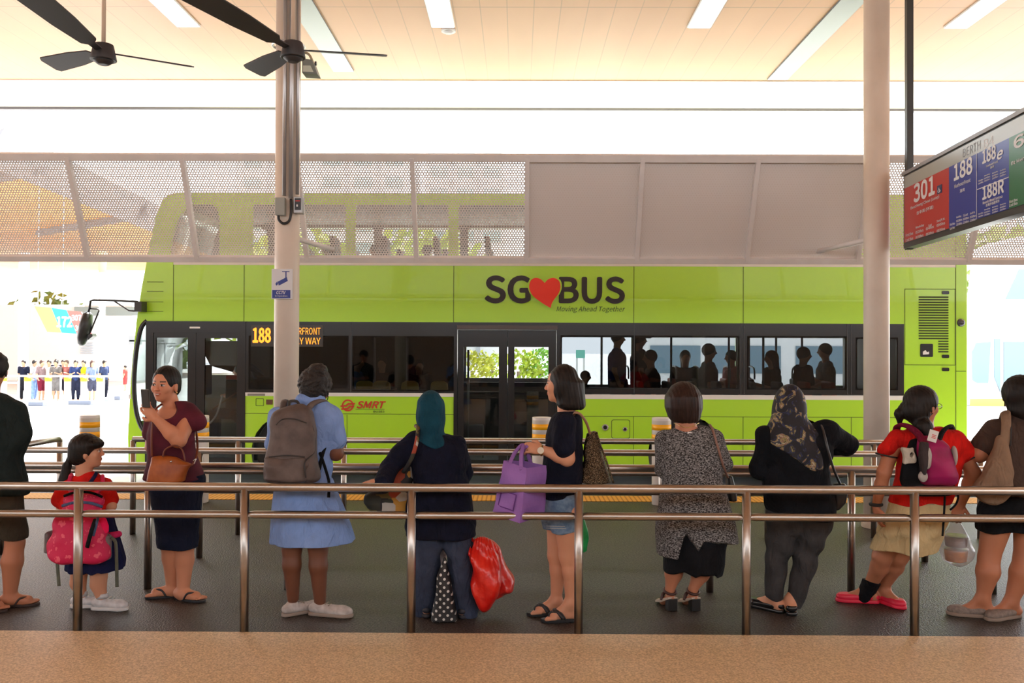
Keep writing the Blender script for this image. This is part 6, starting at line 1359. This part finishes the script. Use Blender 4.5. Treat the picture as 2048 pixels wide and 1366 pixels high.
# ================================================================ SMALL FIGURES: passengers and the far queue
def mini(label, x, D, z0, Ht, f, shirt, pants, skin=SK_L, sit=False, group=None, h=.014, long_hair=False, arms='down', sleeves=True, cap=None, hair=(12, 10, 10)):
    k = Ht/1.65; f = nrm((f[0], f[1], 0)); r = np.cross(f, UPV); B = np.array((x, D, z0)); t = thing('person', (x, D, z0), label, 'person', group)
    P = lambda a, b, c: B+(r*a+f*b)*k+UPV*c*k
    dz = -.38 if sit else 0
    lo, hi = B-(.62*k, .62*k, .03), B+(.62*k, .62*k, (1.75+dz)*k)
    hip, ch, nk, hd = P(0, 0, .88+dz), P(0, .0, 1.25+dz), P(0, 0, 1.42+dz), P(0, .02, 1.55+dz)
    sh = [P(s_*.17, 0, 1.35+dz) for s_ in (-1, 1)]
    if arms == 'down': el = [P(s_*.22, -.02, 1.08+dz) for s_ in (-1, 1)]; wr_ = [P(s_*.2, .06, .85+dz) for s_ in (-1, 1)]
    elif arms == 'phone': el = [P(s_*.21, .04, 1.08+dz) for s_ in (-1, 1)]; wr_ = [P(s_*.06, .25, 1.16+dz) for s_ in (-1, 1)]
    elif arms == 'up': el = [P(-.26, .12, 1.4+dz), P(.22, 0, 1.08+dz)]; wr_ = [P(-.24, .2, 1.66+dz), P(.2, .06, .85+dz)]
    else: el = [P(s_*.22, .04, 1.08+dz) for s_ in (-1, 1)]; wr_ = [P(-s_*.08, .16, 1.1+dz) for s_ in (-1, 1)]
    if sit: kn = [P(s_*.1, .42, .48) for s_ in (-1, 1)]; an = [P(s_*.1, .4, .08) for s_ in (-1, 1)]; hp = [P(s_*.09, .0, .5) for s_ in (-1, 1)]
    else: kn = [P(s_*.09, .02, .47) for s_ in (-1, 1)]; an = [P(s_*.09, -.02, .07) for s_ in (-1, 1)]; hp = [P(s_*.085, 0, .85) for s_ in (-1, 1)]
    v = Vol(lo, hi, h)
    v.ell(hd, (.075*k, .09*k, .105*k), (r, f, UPV), .02); v.cone(hd, nk, .05*k, .055*k, .02); v.cone(hd+f*.08*k, hd+f*.1*k-UPV*.02*k, .012*k, .015*k, .01)
    v.cone(hip, ch, .11*k, .11*k, .03)
    for i in (0, 1):
        v.cone(ch, sh[i], .07*k, .05*k, .03); v.cone(sh[i], el[i], .045*k, .036*k, .02); v.cone(el[i], wr_[i], .036*k, .025*k, .02); v.ell(wr_[i]+f*.03*k, (.03*k,)*3)
        v.cone(hp[i], kn[i], .08*k, .055*k, .03); v.cone(kn[i], an[i], .055*k, .035*k, .02); v.cone(an[i]-UPV*.03*k, an[i]+f*.14*k-UPV*.045*k, .035*k, .03*k, .02)
    v.mesh('body', mat('skin_%d' % int(skin[0]*999), skin, .5), t, B)
    v = Vol(lo, hi, h); v.cone(hip, ch, .135*k, .14*k, .03)
    for i in (0, 1):
        v.cone(ch, sh[i], .09*k, .065*k, .04); v.cone(sh[i], sh[i]+(el[i]-sh[i])*(.7 if sleeves is True else 1), .062*k, .056*k, .02)
        if sleeves == 'long': v.cone(el[i], wr_[i], .055*k, .042*k, .02)
    v.mesh('shirt', cloth('cloth_%d_%d_%d' % shirt, shirt), t, B)
    v = Vol(lo, hi, h); ln_ = 1 if pants[3:] else .4
    for i in (0, 1):
        v.cone(hp[i], kn[i], .105*k, .078*k, .03)
        if ln_ == 1: v.cone(kn[i], an[i]+UPV*.03, .078*k, .055*k, .02)
    v.cone(hip, hip-UPV*.05, .13*k, .13*k, .03); v.mesh('trousers', cloth('cloth_%d_%d_%d' % pants[:3], pants[:3]), t, B)
    v = Vol(lo, hi, h); v.ell(hd-f*.015*k+UPV*.025*k, (.088*k, .1*k, .1*k), (r, f, UPV)); v.ell(hd+f*.09*k-UPV*.045*k, (.07*k, .06*k, .08*k), (r, f, UPV), .01, '-')
    if long_hair: v.cone(hd-f*.04*k, nk-f*.06*k-UPV*.08*k, .08*k, .06*k, .03)
    v.mesh('hair', mat('hair_%d_%d_%d' % hair, lin(hair), .5), t, B)
    if cap: v = Vol(lo, hi, h); v.ell(hd+UPV*.045*k, (.096*k, .105*k, .085*k), (r, f, UPV)); v.cone(hd+f*.1*k+UPV*.05*k, hd+f*.16*k+UPV*.045*k, .03*k, .025*k, .02); v.cut(hd+UPV*.03*k, (0, 0, -1)); v.mesh('cap', cloth('cap_%d' % cap[0], cap), t, B)
    return t
def bus_p(label, px, dy, f, shirt, sit, **k):
    D = YB+dy; x = (px-XC)/(F/D); up = k.pop('upper', False); z0 = 2.2 if up else (.25 if px > 1120 else .03)
    return mini(label, x, D, z0+(.12 if sit and not up else 0), k.pop('Ht', 1.65), f, shirt, k.pop('pants', (30, 30, 40, 1)), sit=sit, group=None, h=.016, **k)
bus_p('standing bus passenger in a blue shirt and pale cap by the right-hand bus window', 1234, 1.0, (1, -.2), (44, 66, 140), False, cap=(170, 170, 180), Ht=1.68)
bus_p('standing dark-clothed bus passenger with a cap beside the one in blue', 1278, 1.3, (1, .1), (22, 24, 34), False, cap=(60, 64, 84), Ht=1.66)
bus_p('seated bus passenger with short dark hair seen above a red seat', 1302, .5, (-1, 0), (90, 90, 92), True)
bus_p('seated bus passenger with long hair facing the window', 1370, 1.95, (0, -1), (70, 66, 66), True, long_hair=True)
bus_p('seated grey-haired bus passenger in a grey shirt near the middle of the window', 1416, 1.2, (1, 0), (92, 92, 98), True, hair=(60, 60, 62), Ht=1.78)
bus_p('bus passenger in a pink shirt looking at her hands at the window divider', 1463, 1.8, (-1, -.2), (200, 130, 130), True, arms='phone')
bus_p('seated bus passenger in a dark patterned blouse with long hair', 1543, .9, (-1, -.1), (50, 48, 46), True, long_hair=True, arms='phone')
bus_p('bus passenger in a black t-shirt reading beside the striped one', 1605, .7, (1, .1), (18, 18, 20), True, arms='phone', Ht=1.72)
bus_p('bus passenger in a grey striped shirt leaning forward near the last window', 1650, 1.65, (-1, .1), (110, 110, 112), True, arms='phone', hair=(50, 48, 46), Ht=1.8)
bus_p('bus passenger low in a seat just right of the middle door', 1170, .7, (1, 0), (40, 40, 44), True, Ht=1.25)
bus_p('bus passenger in a light blue shirt beside the yellow seats', 714, 1.1, (1, 0), (110, 140, 190), False, Ht=1.5)
bus_p('dark-haired bus passenger behind the yellow seats, left one', 764, 1.2, (0, -1), (20, 20, 24), False, Ht=1.5)
bus_p('dark-haired bus passenger behind the yellow seats, right one', 838, 1.2, (.3, -1), (24, 20, 22), False, Ht=1.46)
bus_p('bus driver in a blue shirt with hands on the steering wheel', 480, 1.65, (-1, 0), (60, 90, 140), True, arms='phone', Ht=1.6)
for px, w in ((548, 'left of the column'), (655, 'right of the column'), (750, 'third from the front'), (855, 'beside the screen divider bar')):
    bus_p('upper deck bus passenger, only the dark head visible, '+w, px, .85, (-1, 0), (50, 48, 46), True, upper=True, Ht=1.32)
# ---- the far queue at the opposite berth
SQ = 54.0; DQ = F/SQ; ZQ = 1.65-106/SQ
def qx(px): return (px-XC)/SQ
slab('pavement', (qx(-400), DQ-1.6, ROAD-.2), (qx(262), DQ+9, ZQ), noisy('far_paving', (.36, .35, .37), (.44, .43, .45), 3, .8))
for args in (('person with folded arms, leftmost in the opposite queue', 24, (.2, -1), (24, 30, 50), (20, 20, 26, 1), {'arms': 'fold', 'sleeves': 'long', 'dy': 3}),
    ('person in black half hidden by the far white column', 43, (0, -1), (20, 24, 44), (24, 24, 30, 1), {}),
    ('person in white with pale blue jeans in the opposite queue', 60, (1, 0), (200, 206, 214), (120, 150, 200, 1), {}),
    ('person in a checked shirt and maroon shorts in the opposite queue', 80, (1, -.4), (130, 110, 112), (110, 30, 50), {'hair': (60, 36, 28)}),
    ('person in a white t-shirt and dark shorts at the opposite berth', 91, (.2, -1), (214, 196, 190), (40, 42, 54), {}),
    ('tall dark-haired person at the back between the checked and grey shirts', 99, (.3, -1), (190, 170, 170), (30, 30, 44), {'dy': .8}),
    ('person in a grey camouflage t-shirt and grey shorts in the opposite queue', 109, (.1, -1), (104, 100, 98), (110, 108, 108), {'arms': 'phone'}),
    ('person in a reddish floral shirt in the opposite queue', 127, (-.1, -1), (150, 92, 86), (40, 40, 50), {'arms': 'phone', 'hair': (70, 50, 36)}),
    ('person in a navy polo shirt leaning on the far railing', 149, (.5, -1), (40, 54, 96), (30, 34, 54, 1), {'arms': 'phone'}),
    ('person in a bright yellow and black top in the opposite queue', 162, (0, -1), (240, 214, 30), (40, 50, 90, 1), {'arms': 'fold'}),
    ('long-haired person in a grey-blue top and white shoes in the opposite queue', 182, (.6, -.5), (110, 124, 150), (60, 62, 80), {'long_hair': True, 'hair': (70, 46, 40)}),
    ('person in dark clothes next to the far white column', 191, (.8, -.3), (50, 60, 90), (24, 26, 40, 1), {'dy': .6})):
    k = args[5]; mini(args[0], qx(args[1]), DQ+k.pop('dy', 0)+random.uniform(0, .3), ZQ, 1.5, args[2], args[3], args[4], h=.022, **k)
mini('child in a red top walking far away beside the bus nose', (249-XC)/44, F/44, ROAD, 1.15, (-1, 0), (214, 70, 64), (160, 60, 60), h=.025)
# far railing, bollards, kerb blocks
wm = mat('far_white_paint', (.72, .72, .73), .5)
t = thing('far_railing', (qx(120), DQ-.8, ZQ), 'white railing in front of the opposite queue', 'railing')
MB(t.location).cyl((qx(-30), DQ-.8, ZQ+.95), (qx(238), DQ-.8, ZQ+.95), .035).out('top_rail', wm, t)
MB(t.location).cyl((qx(-30), DQ-.8, ZQ+.7), (qx(58), DQ-.8, ZQ+.7), .03).out('lower_rail', wm, t)
for px in (18, 59, 113, 141, 187, 226): MB(t.location).cyl((qx(px), DQ-.8, ZQ), (qx(px), DQ-.8, ZQ+.95), .03).out('post', wm, t)
for i, (px, w) in enumerate(((41, 'leftmost of the row'), (88, 'second from left'), (128, 'third from left'), (165.5, 'fourth from left'), (197, 'at the foot of the far column'), (228, 'rightmost of the row'))):
    bollard(qx(px), DQ-1.2, ZQ, .9, .11, 'yellow-capped far white bollard, '+w, 'bollards at the opposite berth', low=True)
slm = mat('slate_block', (.13, .15, .2), .7)
for (a, b, y), w in zip(((58, 88, 816), (138, 184, 813), (197, 212, 806), (230, 242, 803)), ('leftmost and dark', 'longest one', 'third from left', 'smallest, nearest the bus nose')):
    s_ = (y-700)/(1.65-ROAD); D = F/s_; o = MB().box(((a-XC)/s_, D-.15, ROAD), ((b-XC)/s_, D+.15, ROAD+.14)).out('wheel_stop', slm, None, .02); props(o, 'low slate-coloured wheel stop on the far road, '+w, 'wheel stop', 'far wheel stops')
# far columns, route boards
for px, D, r, w in ((43, DQ+1.5, .19, 'left one'), (201, DQ+1.5, .12, 'right one, behind the bus mirror')):
    x = (px-XC)/(F/D); t = thing('far_column', (x, D, ZQ), 'slim white column of the opposite berth, '+w, 'column', 'far white columns'); MB(t.location).cyl((x, D, ZQ), (x, D, 5.35), r, n=24).out('shaft', wm, t)
    if px > 100: MB(t.location).cyl((x, D, 4.6), (x, D, 5.4), r*1.1, r*1.5, n=24).out('column_head', mat('column_head_yellow', (.8, .6, .2), .6), t)
DBd = DQ-1; sb_ = F/DBd
def dq(px, py): return ((px-XC)/sb_, 1.65+(700-py)/sb_)
t = thing('route_board', (dq(120, 640)[0], DBd, dq(120, 640)[1]), 'slanted yellow, blue and red route board with 172 and 307 at the opposite berth', 'sign'); O_ = Vector((0, DBd, 0))
for nm, q, c in (('yellow_panel', ((66, 616), (100, 619), (121, 669), (92, 667)), (242, 232, 90)), ('blue_panel', ((100, 619), (131, 624), (152, 671), (121, 669)), (36, 160, 214)), ('red_panel', ((131, 624), (160, 627), (180, 671), (152, 671)), (232, 92, 84))):
    plate(nm, [[dq(*p) for p in q]], .08, mat(nm, lin(c), .5), t, O_, off=t.location)
for s_, a in (('172', (111, 658, 143, 636)), ('307', (141, 645, 161, 633)), ('307A', (148, 665, 172, 654))):
    text('route_number', s_, (*dq(a[0], a[1]), *dq(a[2], a[3])), wt, t, O_+Vector((0, -.05, 0)), off=t.location, bold=.04)
MB(t.location).box((dq(60, 0)[0], DBd-.02, dq(0, 616)[1]), (dq(165, 0)[0], DBd+.02, dq(0, 613)[1])).out('board_rail', wm, t)
for px in (72, 122): MB(t.location).cyl((dq(px, 0)[0], DBd, dq(0, 614)[1]), (dq(px, 0)[0], DBd, 8.26), .012).out('hanger', wm, t)
o = MB().box(((560-500)/1e9-19.5-2.2, 36, 3.2), (-19.6, 36.1, 3.32)).out('red_stripe_sign', mat('red_stripe', (.5, .1, .1), .5)); bpy.data.objects.remove(o)
# opposite terminal roof: grey edge beam running away, orange boarding under it
def eh(px, py, hh): s_ = (700-py)/hh; return Vector(((px-XC)/s_, F/s_, 1.65+hh))
a, b = eh(-20, 288, 6.6), eh(330, 447, 6.6); u_ = (b-a); b = b+u_*1.6
orange = noisy('orange_soffit', (.8, .34, .08), (.9, .42, .12), .5, .6); grid_lines(orange, 1, 3.0, 0, .12, (.45, .2, .08), .8)
o = MB().poly([a, b, b+Vector((-30, 0, 0)), a+Vector((-30, 0, 0))], (0, 0, .4)).out('ceiling_far', orange); props(o, kind='structure')
o = MB().poly([a+Vector((0, 0, -.05)), a+Vector((-.9, 0, -.45)), b+Vector((-.9, 0, -.45)), b+Vector((0, 0, -.05)), b+Vector((.35, 0, .45)), a+Vector((.35, 0, .45))][:4], (.35, 0, .55)).out('trim_4', mat('edge_beam_grey', (.2, .2, .215), .6)); props(o, kind='structure')
for q0, q1 in (((300, 425), (75, 466)), ((80, 338), (-60, 362))):
    o = MB().cyl(eh(*q0, 6.55), eh(*q1, 6.55), .28, n=8).out('trim_5', mat('edge_beam_grey', (.2, .2, .215), .6)); props(o, kind='structure')
# housing blocks
hb = noisy('block_wall', (.7, .7, .72), (.78, .78, .78), .3, .8); hw = mat('block_window', (.26, .36, .38), .2); hg = mat('block_recess', (.4, .42, .45), .7)
for x0, x1, y0, D, w in ((470, 600, 246, 125, 'left block behind the column'), (630, 818, 236, 118, 'middle block behind the bus'), (850, 1010, 220, 122, 'right block'), (1880, 2080, 250, 110, 'block behind the berth sign')):
    s_ = F/D; X0, X1, Zt = (x0-XC)/s_, (x1-XC)/s_, 1.65+(700-y0)/s_
    t = thing('apartment_block', ((X0+X1)/2, D, ROAD), 'pale high apartment block with rows of windows, '+w, 'building', 'far apartment blocks')
    MB(t.location).box((X0, D, ROAD), (X1, D+12, Zt)).out('wall', hb, t)
    nc = max(2, int((X1-X0)/3.4)); nr = int((Zt-14)/2.9)
    for i in range(nc):
        for j in range(nr):
            cx0 = X0+(i+.5)*(X1-X0)/nc; z = Zt-2.6-j*2.9
            MB(t.location).box((cx0-1.15, D-.15, z-.8), (cx0+1.15, D+.02, z+.7)).out('window', hw, t)
    for i in range(nc-1):
        cx0 = X0+(i+1)*(X1-X0)/nc; MB(t.location).box((cx0-.25, D-.4, ROAD), (cx0+.25, D+.02, Zt)).out('balcony_fin', hg, t)
# shrubs and trees
def bush(px, D, zt_, r, c, label, name='shrub', grp='far shrubs', trunk=True):
    s_ = F/D; x = (px-XC)/s_; t = thing(name, (x, D, ROAD), label, 'shrub' if name == 'shrub' else 'tree', grp)
    lm = noisy('leaves_%d' % c[0], tuple(q*.45 for q in lin(c)), lin(c), 6, .7, 4, .5, lo=.3, hi=.7)
    b = bmesh.new(); rng = random.Random(int(px))
    for i in range(520):
        th, ph_ = rng.uniform(0, 6.283), math.acos(rng.uniform(-1, 1)); rr = r*rng.uniform(.55, 1)**.5*(1+.18*math.sin(3*th+px))
        c0 = Vector((rr*math.sin(ph_)*math.cos(th), rr*math.sin(ph_)*math.sin(th), zt_-ROAD-r*.9+rr*.9*math.cos(ph_))); q = Vector((rng.gauss(0, 1), rng.gauss(0, 1), rng.gauss(0, 1))).normalized(); u = q.orthogonal().normalized(); w_ = q.cross(u); l_ = r*.13
        b.faces.new([b.verts.new(c0+u*l_*i_+w_*l_*.6*j_) for i_, j_ in ((-1, 0), (0, -1), (1, 0), (0, 1))])
    me = bpy.data.meshes.new('foliage'); b.to_mesh(me); b.free(); link('foliage', me, lm, t)
    MB(t.location).cyl((x, D, ROAD), (x, D, zt_-r), max(.04, r*.1)).out('trunk', mat('bark', (.2, .14, .1), .9), t)
for px, y, r, c, w in ((945, 702, .55, (190, 190, 60), 'behind the left leaf of the middle bus door'), (985, 706, .4, (200, 216, 70), 'small, behind the middle door'), (1038, 700, .7, (176, 196, 50), 'behind the right leaf of the middle bus door'), (1080, 696, .6, (130, 190, 60), 'tallest, right side of the middle door'),
                    (1440, 688, 1.1, (150, 170, 90), 'seen through the right bus windows'), (1540, 684, 1.2, (140, 170, 90), 'right of the long-haired passenger')):
    D = {945: 25, 985: 27.5, 1038: 29.5, 1080: 32, 345: 24, 245: 27, 1440: 42, 1540: 46}[px]; bush(px, D, 1.65+(700-y)/(F/D), r, c, 'bushy light green shrub across the road, '+w)
for px, y, r, c, w in ((90, 598, 3.0, (150, 200, 120), 'left, behind the route board'), (330, 610, 3.2, (140, 190, 110), 'behind the bus nose'), (620, 470, 5, (170, 200, 60), 'seen through the upper deck, left'), (860, 455, 5.5, (180, 205, 60), 'seen through the upper deck, right'), (1980, 455, 6, (150, 190, 70), 'at the right behind the berth sign'), (520, 480, 5, (176, 200, 70), 'behind the left column')):
    D = {90: 66, 330: 88, 620: 74, 860: 92, 1980: 70, 520: 100}[px]; bush(px, D, 1.65+(700-y)/(F/D), r*(D/62)**.5, c, 'leafy bright green tree far across the road, '+w, 'tree', 'far trees')
# notice board seen through a bus window, low station building at left
o = MB().box(((1152-XC)/62, F/62, 1.4), ((1170-XC)/62, F/62+.05, 1.66)).out('notice_board', mat('notice_teal', (.15, .5, .42), .5)); props(o, 'small teal notice board seen through the first right-hand bus window', 'sign')
for px in (1154, 1168): MB(o.location).box(((px-XC)/62-.03, F/62, ROAD), ((px-XC)/62+.03, F/62+.04, 1.4)).out('leg', wm, o)
t = thing('station_building', ((232-XC)/34, F/34, ROAD), 'low white station building with a grey-green window band behind the far queue', 'building')
def sx(px): return (px-XC)/34
MB(t.location).box((sx(-60), F/34, ROAD), (sx(262), F/34+8, 4.2)).out('wall', wm, t)
for a, b in ((150, 196), (210, 282)): MB(t.location).box((sx(a), F/34-.3, 1.65+(700-634)/34), (sx(b), F/34-.02, 1.65+(700-617)/34)).out('window', mat('green_grey_glass', (.2, .25, .24), .3), t)
for k in range(5): MB(t.location).box((sx(160), F/34-.12, 1.65+(700-(690+k*5))/34), (sx(184), F/34-.02, 1.65+(700-(688+k*5))/34)).out('slat', mat('pale_slat', (.4, .48, .55), .5), t)
t = thing('covered_walkway', (qx(225), DQ+4, ZQ), 'grey flat-roofed walkway frame beside the bus nose', 'walkway'); gfm = mat('walkway_grey', (.22, .23, .24), .6)
for k in range(3): MB(t.location).box((qx(186)+k*.3, DQ+3+k*1.2, 1.65+(700-(686+k*5))/50), (qx(262), DQ+3.15+k*1.2, 1.65+(700-(683+k*5))/50)).out('beam', gfm, t)
MB(t.location).box((qx(185), DQ+3, 1.65+8/50), (qx(205), DQ+3.4, 1.65+26/50)).out('end_panel', gfm, t)
MB(t.location).box((qx(192), DQ+3.2, ZQ), (qx(194), DQ+3.3, 1.9)).out('post', gfm, t); MB(t.location).box((qx(258), DQ+3.2, ROAD), (qx(260), DQ+3.3, 1.9)).out('post', gfm, t)
# other buses
def far_bus(label, x0, x1, y0, y1, s_, base, low, wins_, red=None, nm='bus'):
    D = F/s_; fxx = lambda px: (px-XC)/s_; fzz = lambda py: 1.65+(700-py)/s_
    t = thing(nm, (fxx(x0)+1, D, ROAD), label, 'bus'); O_ = Vector((0, D, 0)); q = 12
    MB(t.location).poly([(fxx(x0)+.0, D, fzz(y1)), (fxx(x0)-.1, D, fzz((y0+y1)/2)), (fxx(x0)+.25, D, fzz(y0+14)), (fxx(x0)+.9, D, fzz(y0)), (fxx(x1), D, fzz(y0)), (fxx(x1), D, fzz(y1))], (0, 2.5, 0)).out('bus_body', base, t, .08, seg=3)
    if low: plate('coloured_skirt', [[(fxx(a), fzz(c)) for a, c in ((x0, y1), (x1, y1), (x1, y1-20), (x0, y1-14))]], .04, low, t, O_-Vector((0, .03, 0)), off=t.location)
    for w in wins_: plate('window', [[(fxx(a), fzz(c)) for a, c in w]], .04, mat('far_window', (.16, .24, .3), .15), t, O_-Vector((0, .03, 0)), off=t.location)
    for px in (x0+200, x0+330):
        if px < x1: c = Vector((fxx(px), D-.05, ROAD+.5)); MB(t.location).cyl(c, c+Vector((0, .4, 0)), .5, n=28).out('wheel', tyre, t)
    return t
yel = mat('bus_yellow', (.8, .62, .12), .4); fw = mat('far_bus_white', (.75, .75, .76), .35)
tb_ = far_bus('white single deck bus with a yellow skirt at the right behind the green bus', 1936, 2330, 654, 808, 56, fw, yel, [[(1941, 756), (1940, 700), (1948, 682), (1977, 680), (1972, 762), (1950, 762)], [(1984, 674), (1996, 674), (1996, 780), (1984, 750)], [(2003, 680), (2120, 680), (2120, 808), (2003, 808)]])
tb2 = far_bus('white double decker bus behind the single deck one at the far right', 1990, 2400, 470, 800, 49, fw, yel, [[(2007, 595), (2034, 535), (2200, 535), (2200, 595)]])
far_bus('white and red bus passing on the far road, seen through the green bus windows', 1285, 1740, 655, 800, 52, fw, mat('bus_red', (.55, .05, .05), .4), [rect(1300, 690, 1400, 745), rect(1420, 690, 1560, 745), rect(1590, 690, 1700, 745)])
# unseen wall added behind the camera to darken window reflections, gap above admits light
slab('added_back_wall', (-34, -6.2, 0), (34, -6.0, 3.4), noisy('added_wall_paint', (.34, .31, .28), (.4, .37, .33), 1, .8))
